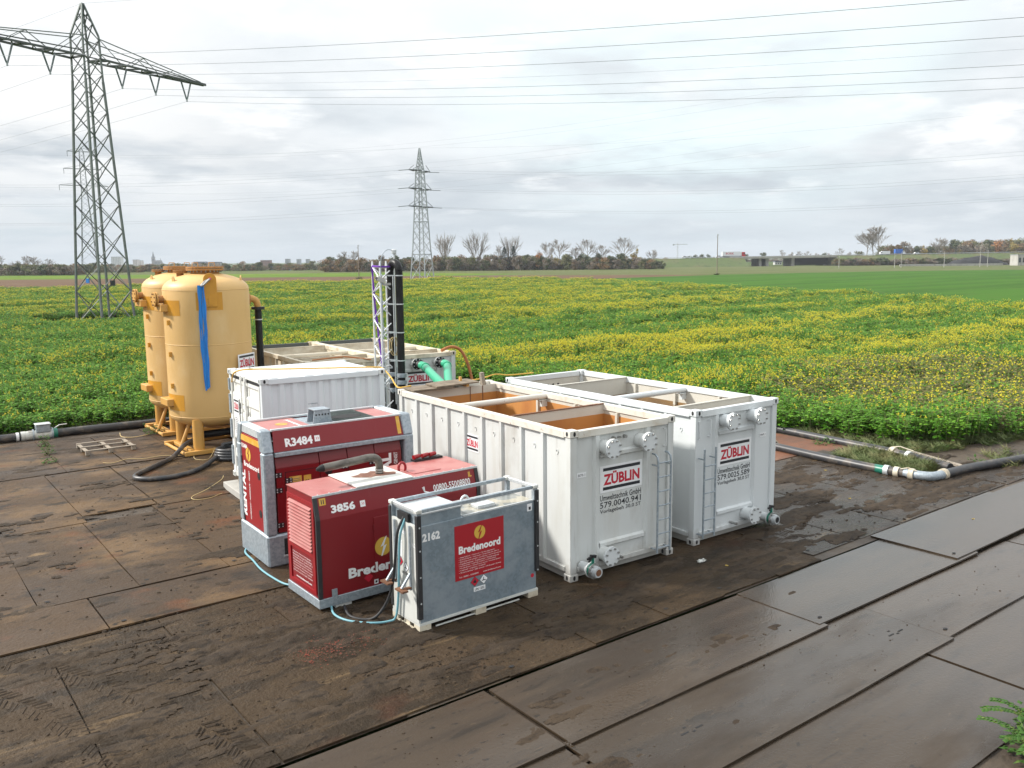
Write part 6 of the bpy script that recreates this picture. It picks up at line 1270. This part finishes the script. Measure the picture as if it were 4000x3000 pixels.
logo((1.16, .0065, .83), X1, Z1, .155, 'letter_white', G2); text('Bredenoord', (.52, .0065, .42), X1, Z1, 1.36, .17, 'letter_white', G2, .04, lift=.002)
def placard(t, o, r, u, s, mat, frame, sym=None):
    o = Vector(o); r = Vector(r).normalized(); u = Vector(u).normalized(); n = r.cross(u); d = MB().ngon([(0, -s), (s, 0), (0, s), (-s, 0)], o+n*.003, r, u).build('hazard_placard', frame, t)
    MB().ngon([(0, -s*.88), (s*.88, 0), (0, s*.88), (-s*.88, 0)], o+n*.0045, r, u).build('placard_face', mat, d)
    if sym == 'flame': MB().ngon([(-.30*s, -.28*s), (.30*s, -.28*s), (.34*s, .05*s), (.16*s, .18*s), (.08*s, .52*s), (-.14*s, .22*s), (-.34*s, .10*s)], o+n*.006, r, u).build('placard_symbol', 'letter_black', d)
    elif sym: MB().ngon([(-.45*s, -.25*s), (.45*s, -.25*s), (.40*s, -.10*s), (.02*s, -.08*s), (.0, .42*s), (-.10*s, .42*s), (-.14*s, -.08*s), (-.45*s, -.12*s)], o+n*.006, r, u).build('placard_symbol', 'letter_black', d)
placard(G2, (.88, .019, .36), X1, Z1, .085, 'letter_red', 'letter_red'); b = plate('cap_label', (.98, .019, .22), X1, Z1, .075, .075, 'sign_white', G2, .002, .001); plate('label_symbol', (1.0, .0155, .24), X1, Z1, .035, .035, 'letter_black', b, .0005, 0)
rp_ = MB().box(.76, IN2-.03, H2+.02, 1.80, W2-IN2+.01, H2+.045).build('exhaust_plate', 'soot_plate', G2, bevel=.004); r_ = random.Random(3)
for cx_, cy_, s_ in ((1.38, .62, .30), (1.18, .66, .20), (1.52, .52, .20)): MB().ngon([(s_*cos(a*.449)*r_.uniform(.6, 1.15), s_*.72*sin(a*.449)*r_.uniform(.6, 1.15)) for a in range(14)], (cx_, cy_, H2+.0465+.0006*s_*10), X1, Y1_).build('soot_stain', 'soot', rp_)
ex_ = MB().tube(smooth_path([(1.46, .60, H2+.04), (1.46, .60, H2+.20), (1.42, .60, H2+.30), (1.30, .60, H2+.345), (1.0, .59, H2+.335), (.42, .57, H2+.31)], 6), .066, 16, caps=False).build('exhaust_pipe', 'exhaust', G2, smooth=50); MB().tube(smooth_path([(.42, .57, H2+.31), (.30, .566, H2+.30)], 2), [.066, .05, .02], 16).build('pipe_end', 'dark', ex_, smooth=50)
for z in (H2+.07, H2+.11): MB().lathe([(.073, z), (.073, z+.022)], 18, (1.46, .60, 0)).build('pipe_clamp', 'steel', ex_, smooth=40)
MB().tube([(1.90+.07*cos(a), .60, H2+.07+.10*sin(a)) for a in [i*pi/6-.6 for i in range(9)]], .024, 8).build('lifting_eye', 'red', G2, smooth=50)
sk_ = MB().box(2.42, W2-.16, H2+.015, 3.02, W2-.02, H2+.05).build('socket_tray', 'black', G2)
for x, s in ((2.50, 1), (2.68, -1), (2.84, 1)): MB().cyl((x-.07, W2-.1, H2+.09), (x+.07, W2-.08, H2+.10), .042, .035, 12).build('red_plug', 'red', sk_, smooth=40)
MB().box(1.95, .3, H2+.014, 2.5, .85, H2+.022).build('roof_hatch', 'red_pale', G2)

# ------------------------------------------------------------------ galvanised fuel tank
L3, W3, H3 = 2.27, .78, 1.86
G3 = thing('fuel_tank', 'galvanised fuel tank with red sign board and black corner strips', 'fuel tank', (6.21, 10.38, 0), .012)
GB = M('spangled_tank_steel', (.22, .275, .315), .48, .35, layers=[((.165, .205, .235), 24, .25, .75, .6, 4, 'voronoi'), ((.31, .355, .39), 2.0, .40, .68, .75), ((.12, .145, .165), (7, 7, .5), .62, .80, .6, 6), ((.40, .37, .31), (1.5, 1.5, 4), .66, .82, .4)])
MB().box(.03, .02, .13, L3-.02, W3-.02, 1.60).build('body', GB, G3, bevel=.006)
MB().box(.0, .015, .115, .028, W3-.015, 1.62).build('end_panel', 'galv_dirty', G3)
MB().box(.0, .0, .095, L3, W3, .128).build('base_plate', 'galv_dirty', G3)
for x, y in ((.0, .0), (L3-.20, .0), (1.02, .0), (.0, W3-.16), (L3-.2, W3-.16), (1.02, W3-.16)): MB().box(x, y, 0, x+.20, y+.16, .094).build('foot', 'cream_old', G3)
MB().box(.02, W3/2-.08, 0, .16, W3/2+.08, .094).build('foot', 'cream_old', G3); MB().box(.0, .0, .0, .02, W3, .025).build('foot_board', 'cream_old', G3); MB().box(.3, .02, .012, 1.9, .04, .03).build('skid_rail', 'galv_dirty', G3)
MB().box(.05, .045, 1.602, .80, W3-.045, 1.765).build('filler_cabinet', GB, G3); MB().box(.04, .035, 1.766, .82, W3-.035, 1.785).build('cabinet_lid', 'galv_light', G3)
tr_ = MB(); tr_.box(.83, .02, 1.602, L3-.03, .05, 1.625); tr_.box(.83, W3-.05, 1.602, L3-.03, W3-.02, 1.625); tr_.build('tray_lip', 'galv_light', G3)
MB().box(.84, .052, 1.602, L3-.04, W3-.052, 1.608).build('tray_water', M('rain_puddle', (.24, .25, .24), .06, layers=[((.42, .39, .31), 2.4, .5, .58, .9)]), G3)
MB().box(1.22, .18, 1.609, 1.55, .38, 1.66).build('inspection_box', 'galv_light', G3, bevel=.004); MB().tube([(1.18+.085*cos(a), .48, 1.62+.15*sin(a)) for a in [i*pi/8 for i in range(9)]], .022, 8).build('lifting_eye', 'galv_light', G3, smooth=50)
for x in (.0, L3-.07):
    for y in (.0, W3-.07): MB().box(x, y, 1.61, x+.07, y+.07, 1.80).build('cage_post', 'galv', G3, bevel=.005); MB().box(x-.015, y-.015, 1.802, x+.085, y+.085, 1.865).build('corner_cap', 'galv_dirty', G3, bevel=.012)
for y in (.012, W3-.058): MB().box(.09, y, 1.80, L3-.09, y+.046, 1.855).build('cage_rail', 'galv', G3, bevel=.005)
for x in (.012, L3-.058): MB().box(x, .09, 1.80, x+.046, W3-.09, 1.855).build('cage_rail', 'galv_light', G3, bevel=.005)
for x, y in ((-.015, -.02), (L3-.055, -.02), (-.015, W3-.05)):
    cs_ = MB().box(x, y, .20 if x < 1 else .42, x+.075, y+.07, 1.78).build('corner_strip', 'black_rubber', G3, bevel=.006)
    for z in (.45, .85, 1.25, 1.6): MB().cyl((x+.04, y-.004, z), (x+.04, y+.01, z), .014, n=8).build('strip_bolt', 'galv_light', cs_)
text('2162', (.09, .0185, 1.36), X1, Z1, .31, .13, 'letter_white', G3, .05); 
rb = plate('sign_board', (.66, .0195, .62), X1, Z1, .93, .86, 'red_gloss', G3, .004, .0); logo((1.125, .0150, 1.31), X1, Z1, .105, 'red_gloss', rb); text('Bredenoord', (.73, .0150, 1.03), X1, Z1, .79, .125, 'letter_white', rb, .04, lift=.001)
bl_ = ['• Aggregaten • Gensets • Stromaggregate', "• Brandstoftanks • Fuel tanks • Kraftstofftanks (IBC's)", '• Belastingsweerstanden • Loadbanks • Lastwiderstände', '• Transformatoren • Transformers • Transformatoren', '• Lichtmasten • Lighting towers • Lichtmasten', '• Verdeelkasten • Distribution panels • Verteilerkästen', '• Logistiek • Logistics • Logistik', '• 24 uurs service • 24/h service • 24-Stunden Service']
for i, s in enumerate(bl_): text(s, (.73, .0150, .965-i*.034), X1, Z1, (.68, .76, .80, .76, .70, .79, .50, .80)[i], .022, 'letter_white', rb, .0, lift=.001)
text('Tel.: 00800 - 55008800', (.73, .0150, .655), X1, Z1, .36, .024, 'letter_white', rb, .0, lift=.001); text('www.bredenoord.com', (1.18, .0150, .655), X1, Z1, .34, .024, 'letter_white', rb, .0, lift=.001)
placard(G3, (1.02, .0195, .54), X1, Z1, .085, 'letter_red', 'letter_grey', 'flame'); placard(G3, (1.19, .0195, .54), X1, Z1, .085, 'sign_white', 'letter_grey', 'fish'); b = plate('number_plate', (1.0, .0195, .375), X1, Z1, .22, .07, 'sign_white', G3, .002, 0); text('UN 1202', (1.02, .0173, .388), X1, Z1, .18, .042, 'letter_black', b, .02, lift=.001)
b = plate('lock_label', (L3-.20, .0195, 1.45), X1, Z1, .10, .12, 'sign_white', G3, .002, 0); plate('label_symbol', (L3-.17, .0173, 1.47), X1, Z1, .045, .05, 'letter_black', b, .0005, 0); MB().ngon(circle(14, .035), (L3-.10, .0185, .36), X1, Z1).build('red_dot', 'letter_red', G3)
MB().box(1.33, .0165, .5, 1.335, .0195, 1.5).build('panel_seam', 'galv', G3)
hz_f = MB()
for y in (.17, .60): hz_f.bar((-.03, y, .62), (-.03, y, 1.60), .032)
hz_f.build('hose_rack', 'galv', G3)
for y in (.17, .60): MB().bar((-.03, y, .66), (-.20, y, .66), .05, .03).build('rack_arm', 'rust', G3); MB().bar((-.03, y, .88), (-.19, y, .68), .03).build('rack_strut', 'galv', G3); MB().box(-.24, y-.11, .645, -.14, y+.11, .67).build('rack_ledge', 'rust', G3)
for y0, z0, w_, h_ in ((.62, 1.05, .18, .26), (.64, 1.42, .30, .05)): plate('end_label', (-.0005, y0, z0), el, Z1, w_, h_, 'sign_white', G3, .002, 0)
placard(G3, (-.0005, .50, .98), el, Z1, .085, 'letter_red', 'letter_grey', 'flame'); placard(G3, (-.0005, .34, .92), el, Z1, .085, 'sign_white', 'letter_grey', 'fish'); text('UN 1202', (-.001, .46, .80), el, Z1, .18, .04, 'letter_black', G3, .02); text('2162', (-.001, .22, 1.28), el, Z1, .16, .07, 'letter_white', G3, .03)
MB().box(-.006, .25, 1.63, .04, .55, 1.75).build('filler_hatch', 'dark', G3)
# hoses and cables on the ground between them
def hose(name, label, pts, r, mat, cat='hose', n=8, sub=7):
    return tag(MB().tube(smooth_path(pts, sub), r, n).build(name, mat, smooth=60), label, cat)
hose('blue_hose', 'pale blue hose from under the tall generator to the red one', [(5.62, 15.7, .04), (5.46, 15.4, .04), (5.42, 14.9, .03), (5.36, 14.4, .03), (5.36, 13.9, .03), (5.42, 13.4, .03), (5.6, 13.1, .06)], .018, 'blue_hose')
hose('blue_hose', 'pale blue hose curling from the red generator up to the fuel tank', [(5.62, 12.1, .05), (5.50, 11.75, .03), (5.55, 11.4, .03), (5.78, 11.10, .03), (6.02, 10.98, .03), (6.12, 10.92, .10), (6.14, 10.86, .45), (6.13, 10.80, .9), (6.14, 10.76, 1.4), (6.22, 10.72, 1.68)], .018, 'blue_hose')
hose('black_cable', 'black hose along the blue one from generator to fuel tank', [(5.75, 11.9, .05), (5.66, 11.5, .03), (5.85, 11.2, .04), (6.02, 11.10, .22), (6.10, 10.98, .55), (6.10, 10.86, 1.0), (6.12, 10.80, 1.45), (6.22, 10.76, 1.69)], .022, 'black_rubber')
# ------------------------------------------------------------------ aluminium truss mast and vent pipe
tw = thing('truss_mast', 'silver aluminium lattice truss mast standing behind the white container', 'mast', (11.90, 21.55, -.02), 0)
S_ = .44; cs = ((0, 0), (S_, 0), (S_, S_), (0, S_))
for i, (x, y) in enumerate(cs):
    MB().cyl((x, y, 0), (x, y, 5.32), .030, n=10).build('chord', 'alu', tw, smooth=40); MB().cyl((x, y, 5.32), (x, y, 5.46), .032, .018, 10).build('spigot', 'alu', tw, smooth=40)
    for z in (2.35,): MB().cyl((x, y, z-.08), (x, y, z+.08), .036, n=10).build('coupler', 'galv_light', tw, smooth=40)
for f_ in range(4):
    (ax, ay), (bx, by) = cs[f_], cs[(f_+1) % 4]
    for k_ in range(14):
        z0 = .10+k_*.372; z1 = z0+.36; a, b = ((ax, ay, z0), (bx, by, z1)) if (k_+f_) % 2 else ((bx, by, z0), (ax, ay, z1))
        MB().cyl(a, b, .019, n=7, caps=False).build('brace', 'alu', tw, smooth=60)
    for z in (.06, 2.28, 2.42, 5.28): MB().cyl((ax, ay, z), (bx, by, z), .016, n=6, caps=False).build('tie', 'alu', tw, smooth=60)
TO = Vector((11.90, 21.55, 0))
cmr = thing('security_camera', 'white security camera on the left side of the truss mast', 'camera', tuple(TO+Vector((-.02, -.10, 4.92))))
MB().hexa([(-.16, -.06, 0), (.06, -.06, -.10), (.06, .06, -.10), (-.16, .06, 0), (-.12, -.06, .11), (.10, -.06, .01), (.10, .06, .01), (-.12, .06, .11)]).build('housing', 'clean_white', cmr); MB().cyl((-.145, 0, .045), (-.165, 0, .05), .045, n=12).build('lens', 'black', cmr); MB().bar((.0, 0, -.08), (.12, .05, -.16), .035).build('bracket', 'galv_light', cmr)
cm2 = thing('security_camera', 'second white camera bracket facing right on the truss mast', 'camera', tuple(TO+Vector((.10, -.08, 4.78))))
MB().bar((-.06, 0, 0), (.16, -.03, .02), .07, .06).build('housing', 'clean_white', cm2); MB().cyl((.16, -.03, .02), (.18, -.033, .022), .03, n=10).build('lens', 'black', cm2)
def strap(label, pts, wd, seed):
    m = MB(); P = smooth_path([TO+Vector(p) for p in pts], 6); n = len(P); sd = Vector((CY, -SY, 0))
    for i, p in enumerate(P): d = sd*wd*(.5 if callable(wd) else 1)*(.6+.4*abs(cos(i*.5+seed))); k = Vector((SY, CY, 0))*.006; m.v += [tuple(p-d), tuple(p-k), tuple(p+d), tuple(p+k)]
    for i in range(n-1):
        for j in range(4): a = i*4+j; b = i*4+(j+1) % 4; m.f.append((a, b, b+4, a+4)); m.m.append(0)
    return tag(m.build('purple_strap', 'purple', smooth=60), label, 'strap')
strap('wide purple ratchet strap hanging diagonally down the left of the mast', [(-.02, .42, 5.28), (.0, .40, 4.6), (.03, .36, 3.9), (.02, .22, 3.3), (.0, .08, 2.75), (-.01, -.01, 2.42)], .034, 0)
strap('narrow purple strap hanging straight inside the truss mast', [(.0, .02, 5.28), (.01, -.02, 4.6), (.0, -.015, 3.6), (.01, -.02, 2.9), (.0, -.02, 2.5)], .016, 2)
o = MB(); P = smooth_path([TO+Vector(p) for p in ((.0, .46, 5.30), (-.03, .0, 5.29), (.2, -.035, 5.28), (.46, -.03, 5.30), (.56, -.10, 5.33))], 6)
o.tube(P, .028, 6); tag(o.build('purple_strap', 'purple', smooth=60), 'purple strap wrapped around the top of the truss mast', 'strap')
hose('grey_hose', 'coil of pale hose hung on the truss mast', [(TO.x+.30+.12*cos(a)+.01*a, TO.y-.05, 3.02+.26*sin(a)) for a in [i*.55 for i in range(25)]], .014, 'rope', n=6, sub=3)
vp = thing('vent_pipe', 'tall black vent pipe with a U-bend top beside the truss mast', 'pipe', (0, 0, 0)); VA = Vector((12.30, 21.20, 0)); VB = VA+Vector((-.03, .42, 0)); zb_ = 5.17
MB().cyl(VA+Vector((0, 0, .05)), VA+Vector((0, 0, zb_)), .107, n=20).build('riser', 'black_pipe', vp, smooth=40); MB().cyl(VB+Vector((0, 0, .05)), VB+Vector((0, 0, zb_)), .107, n=20).build('riser', 'black_pipe', vp, smooth=40)
mc = (VA+VB)/2; hv = (VA-VB)/2; MB().tube([mc+hv*cos(a)+Vector((0, 0, zb_+hv.length*1.05*sin(a))) for a in [i*pi/12 for i in range(13)]], .108, 20).build('return_bend', 'black_pipe', vp, smooth=40)
for P_ in (VA, VB):
    for z in (5.02, 4.22, 3.42, 2.62): c = MB().lathe([(.114, z), (.114, z+.03)], 20, tuple(P_)).build('pipe_clamp', 'galv_light', vp, smooth=40); MB().bar(P_+Vector((-.11, 0, z+.015)), P_+Vector((-.30, .1, z+.015)), .03).build('clamp_arm', 'galv_light', c)
    for z in (2.18, 1.98, 1.72): MB().lathe([(.112, z-.03), (.142, z-.02), (.142, z+.08), (.112, z+.09)], 20, tuple(P_)).build('repair_clamp', 'galv', vp, smooth=40)
for k_ in (-.13, .13): MB().cyl(VA+Vector((k_-.08, -.02, 1.4)), VA+Vector((k_-.08, -.02, 5.05)), .012, n=6).build('support_rod', 'galv_light', vp, smooth=60)
se = MB().cyl(mc+Vector((0, 0, zb_+.32)), mc+Vector((0, 0, zb_+.46)), .02, n=8).build('sensor', 'galv_light', vp, smooth=40); MB().lathe([(.04, zb_+.46), (.07, zb_+.48), (.07, zb_+.58), (.045, zb_+.60)], 14, tuple(mc)).build('sensor_head', 'galv_light', se, smooth=40); MB().tube(smooth_path([mc+Vector((-.05, 0, zb_+.56)), mc+Vector((-.20, .02, zb_+.58)), mc+Vector((-.36, .05, zb_+.42)), mc+Vector((-.40, .06, zb_+.0)), mc+Vector((-.38, .05, 3.6)), mc+Vector((-.36, .04, 1.0))], 6), .011, 6).build('sensor_cable', 'galv', se, smooth=60)
vb_ = thing('pipe_valve', 'blue valve actuator low on the black vent pipe', 'valve', tuple(VA+Vector((-.02, -.22, .55)))); MB().box(-.09, -.07, .30, .09, .07, .52).build('actuator', 'blue_plastic', vb_, bevel=.01); MB().cyl((0, 0, .0), (0, 0, .30), .05, n=10).build('stem', 'black', vb_); MB().box(-.12, -.09, .62, .12, .09, .78).build('gearbox', 'black', vb_, bevel=.01)

# ------------------------------------------------------------------ ground pipes
def runpipe(name, label, pts, r, mat, clamps=(), extra=None):
    t = thing(name, label, 'pipe', (0, 0, 0)); P = smooth_path(pts, 8); MB().tube(P, r, 14).build('pipe_run', mat, t, smooth=50)
    for q, m_ in clamps:
        i = int(q*(len(P)-2)); a, b = P[i], P[i+1]; d = (b-a).normalized(); MB().cyl(a-d*.05, a+d*.07, r*1.22, n=16).build('pipe_collar', m_, t, smooth=40)
    return t
lp = runpipe('black_ground_pipe', 'long black pipe along the edge of the crop at left', [(-6, 30.5, .10), (0, 30.42, .10), (3.35, 30.36, .10), (4.5, 30.34, .10), (6.2, 30.25, .10), (8.2, 30.1, .10), (12, 30.2, .10), (20, 30.3, .08)], .125, 'dusty_pipe', [(.36, 'galv_dirty'), (.385, 'concrete'), (.44, 'galv_dirty')])
gv = thing('pipe_valve', 'grey box valve with green collar on the long black pipe', 'valve', (4.35, 30.34, .0), -.01)
MB().cyl((-.36, 0, .10), (.44, 0, .10), .145, n=18).build('valve_body', 'galv_dirty', gv, smooth=40); MB().box(-.06, -.17, .18, .34, .17, .42).build('housing', 'galv', gv, bevel=.02); MB().box(-.08, -.19, .42, .36, .19, .45).build('lid', 'galv_light', gv, bevel=.008); MB().cyl((.42, 0, .10), (.54, 0, .10), .165, n=18).build('collar', 'green_valve', gv, smooth=40); MB().cyl((-.62, 0, .10), (-.54, 0, .10), .14, n=16).build('collar', 'sign_white', gv, smooth=40); MB().tube([(.46, 0, .25), (.62, .05, .33), (.85, .10, .33)], .018, 6).build('lever', 'galv_dirty', gv, smooth=60)
for x in (-.16, .38): MB().lathe([(.19, x), (.19, x+.035)], 18, (0, 0, .10), 'x').build('flange', 'galv', gv, smooth=40)
r1 = runpipe('black_ground_pipe', 'black pipe bending round the mud at right, near of two', [(20.8, 16.5, .08), (20.62, 14.5, .08), (20.46, 13.0, .08), (20.38, 11.5, .08), (20.47, 10.55, .08)], .112, 'dusty_pipe', [(.90, 'galv_light'), (.955, 'cream_old')])
e_ = MB().tube(smooth_path([(20.46, 10.62, .09), (20.50, 10.25, .09), (20.62, 10.02, .09), (20.88, 9.95, .09), (21.2, 9.93, .09)], 6), .113, 14).build('elbow', 'galv', r1, smooth=50); MB().cyl((20.46, 10.50, .09), (20.48, 10.38, .09), .145, n=16).build('coupling_ring', 'cream_old', e_, smooth=40); MB().cyl((20.98, 9.94, .09), (21.10, 9.935, .09), .145, n=16).build('coupling_ring', 'cream_old', e_, smooth=40); MB().tube([(20.42, 10.7, .18), (20.40, 10.5, .25), (20.44, 10.3, .2)], .016, 6).build('coupling_lever', 'cream_old', e_)
MB().tube(smooth_path([(21.15, 9.93, .09), (22.35, 9.82, .09), (24.4, 9.42, .09), (30, 8.4, .08)], 6), .112, 14).build('pipe_run', 'dusty_pipe', r1, smooth=50); MB().cyl((20.388, 11.35, .08), (20.39, 11.1, .08), .1135, n=16).build('green_mark', 'green_valve', r1, smooth=40)
r2 = runpipe('black_ground_pipe', 'black pipe ending at the bare soil in front of the crop, far of two', [(23.3, 18.5, .06), (22.95, 16.2, .06), (22.68, 13.6, .06), (22.56, 12.2, .06), (22.36, 11.2, .05), (22.06, 10.25, .04)], .115, 'dusty_pipe', [(.76, 'galv_light')])
MB().cyl((22.55, 12.12, .06), (22.53, 11.98, .06), .15, n=16).build('coupling_ring', 'cream_old', r2, smooth=40); MB().tube([(22.55, 12.1, .2), (22.62, 11.9, .24), (22.68, 11.55, .16)], .018, 6).build('coupling_lever', 'cream_old', r2); MB().prism([(0, 0), (.12, 0), (.12, 1.7), (0, 1.75)], (22.66, 11.75, .10), (1, -.05, .1), (-.25, -.97, -.03), (0, 0, .05)).build('wear_board', 'wood_grey', r2)
st_ = thing('pipe_end', 'short open black pipe stub with cream coupling behind the right tank', 'pipe', (20.75, 14.62, -.03)); MB().cyl((0, .8, .12), (0, .1, .12), .11, n=16).build('pipe_run', 'black_pipe', st_, smooth=40); MB().cyl((0, .14, .12), (0, -.02, .12), .14, n=16).build('coupling', 'cream_old', st_, smooth=40); MB().ngon(circle(16, .10), (0, -.0215, .12), X1, Z1).build('pipe_mouth', 'dark', st_)
# suction hose and its coil
hz = [(7.66, 25.0, .42), (7.2, 24.75, .30), (6.75, 24.35, .09), (6.2, 23.75, .075), (5.62, 23.15, .075), (5.36, 22.8, .075), (5.34, 22.5, .075), (5.6, 22.2, .075), (6.1, 22.12, .075), (6.6, 22.3, .075), (7.1, 22.75, .08), (7.5, 23.2, .12), (8.0, 23.62, .2), (8.6, 23.7, .22)]
hose('suction_hose', 'black dusty suction hose looping over the plates from yellow vessel', hz, .062, 'dusty_pipe', n=12)
cp = []
for i in range(60): a = i*.42+2.6; q = 1-.0022*i; cp.append((8.35+.72*q*cos(a), 23.45+.50*q*sin(a), .075+.10*(i/15)*.72))
tag(MB().tube(smooth_path(cp, 2), .058, 10).build('hose_coil', 'dusty_pipe', smooth=60), 'coil of black hose beside the base of the front yellow vessel', 'hose')
hose('rope', 'thin pale rope scribbled on the plates in front of the container door', [(7.2, 21.6, .02), (7.0, 21.2, .02), (6.4, 20.5, .02), (5.95, 20.1, .02), (5.9, 19.8, .02), (6.2, 19.7, .02), (6.6, 19.95, .02)], .008, 'rope', 'rope', 5, 5)
hose('rope', 'thin pale rope lying across the plate by the pallet', [(7.0, 24.6, .05), (6.6, 24.95, .04), (6.1, 24.9, .04), (5.75, 25.15, .04), (5.3, 24.9, .04), (5.1, 25.1, .04)], .008, 'rope', 'rope', 5, 5)
hose('rope', 'thin pale rope loop by the feet of the yellow vessels', [(7.3, 24.3, .03), (7.25, 23.95, .02), (7.5, 23.7, .03), (7.8, 24.1, .15), (7.9, 24.35, .2)], .008, 'rope', 'rope', 5, 5)
hose('rope', 'pale rope curl at the rear edge of the plates', [(7.2, 28.4, .05), (6.7, 28.2, .05), (6.4, 28.5, .05), (6.5, 29.2, .05)], .012, 'rope', 'rope', 5, 5)
hose('steel_ring', 'small grey hose loop at the left picture edge', [(1.65+.16*cos(a), 18.9+.16*sin(a), .05) for a in [i*.6 for i in range(10)]], .02, 'dusty_pipe', 'ring', 8, 3)
# broken pallet
pa = thing('pallet', 'grey wooden pallet lying on a steel plate at left', 'pallet', (4.93, 26.36, .03), -.005)
for i, y in enumerate((.0, .62, 1.24)): MB().box(.0, y, .12, 1.35, y+.085, .142).build('deck_board', 'wood_grey', pa)
for x in (.0, .62, 1.24):
    MB().box(x, .0, .10, x+.10, 1.33, .119).build('cross_board', 'wood_grey', pa)
    for y in (.0, .62, 1.22): MB().box(x, y, .005, x+.10, y+.10, .099).build('block', 'wood_grey', pa)
# plants
def weed(name, label, loc, seed, spread, h, n, cat='weed', sc=1.0, sprays=0):
    r = random.Random(seed); t = thing(name, label, cat, loc); m = MB(); st = MB()
    for _ in range(n):
        a = r.random()*6.28; q = spread*math.sqrt(r.random()); p = Vector((cos(a)*q, sin(a)*q, h*r.random())); d = Vector((cos(a+r.uniform(-1, 1)), sin(a+r.uniform(-1, 1)), r.uniform(-.2, .7)))
        leaf_quad(m, p, d, (0, 0, 1), r.uniform(.06, .13)*sc, r.uniform(.02, .04)*sc, 0, .3)
        if r.random() < .4: st.cyl((cos(a)*q*.3, sin(a)*q*.3, 0), p, .004, .003, 3, False)
    for k in range(sprays):
        a = 1.9+k*.55+r.uniform(-.2, .2); L_ = r.uniform(.35, .62); pp = Vector((0, 0, .15))
        for i in range(16):
            q = i/15; pp = Vector((cos(a)*L_*q, sin(a)*L_*q, .10+.16*sin(q*2.0))); 
            for s in (-1, 1): leaf_quad(m, pp, (cos(a+s*1.0), sin(a+s*1.0), .15), (0, 0, 1), r.uniform(.05, .09), .032, 0, .3)
        st.tube([(0, 0, .05), (cos(a)*L_*.5, sin(a)*L_*.5, .23), (cos(a)*L_, sin(a)*L_, .25)], .005, 4)
    m.build('foliage', 'weed', t); st.v and st.build('stem', 'stem', t); return t
weed('weed_plant', 'leafy weed leaning over the plate edge in the bottom right corner', (10.12, 3.50, -.12), 1, .36, .24, 170, sprays=3)
weed('weed_plant', 'small bright weed beside the big one at the right picture edge', (10.6, 3.75, -.10), 9, .26, .25, 70, sprays=2)
weed('weed_plant', 'green weed at the corner of the rear yellow vessel', (7.35, 28.5, .03), 2, .30, .30, 90); weed('weed_plant', 'small weed growing from the plate joint beside the pallet', (4.15, 27.4, .0), 3, .14, .26, 40); weed('weed_plant', 'weed hanging over the plate edge near the box valve', (4.25, 28.7, .0), 4, .12, .35, 50); weed('weed_plant', 'small plant in the gap between the plates left of the pallet', (3.95, 26.2, .0), 5, .16, .14, 40)
weed('weed_plant', 'tiny weed beside the ground pipe behind the right tank', (22.4, 14.1, -.03), 6, .28, .18, 60); weed('weed_plant', 'tiny plant on the bare soil at the right edge', (23.6, 10.3, -.1), 7, .2, .16, 40)
# scraps on the plates
r_ = random.Random(8)
for i, (x, y, z) in enumerate(((18.1, 7.9, .006), (14.3, 11.8, -.01), (12.0, 9.4, .004), (17.6, 10.4, -.008), (19.6, 12.2, -.008))):
    m = MB(); leaf_quad(m, (0, 0, .004), (cos(i*2.1), sin(i*2.1), .08), (0, 0, 1), .10, .035, 0, .1); o = m.build('fallen_leaf', 'bush_yellow'); o.location = (x, y, z); tag(o, 'small yellowish leaf lying '+('on the wet road plate at far right', 'on the mud right of the right tank', 'on the plate in front of the gap between the tanks', 'on the mud between road plates and pipe elbow', 'on the mud beside the near pipe')[i], 'leaf', 'fallen leaves on the plates')
m = MB(); [m.add([(r_.uniform(-.11, .11), r_.uniform(-.05, .05), r_.uniform(0, .05)) for _ in range(4)], [(0, 1, 2), (0, 2, 3)]) for _ in range(16)]; o = tag(m.build('rag', 'galv_dirty'), 'crumpled grey scrap on the plates in front of the right tank', 'rag'); o.location = (11.75, 9.75, .005)
# parts that carry no category of their own
for o in SC.objects:
    if o.parent and 'category' in o: del o['category']
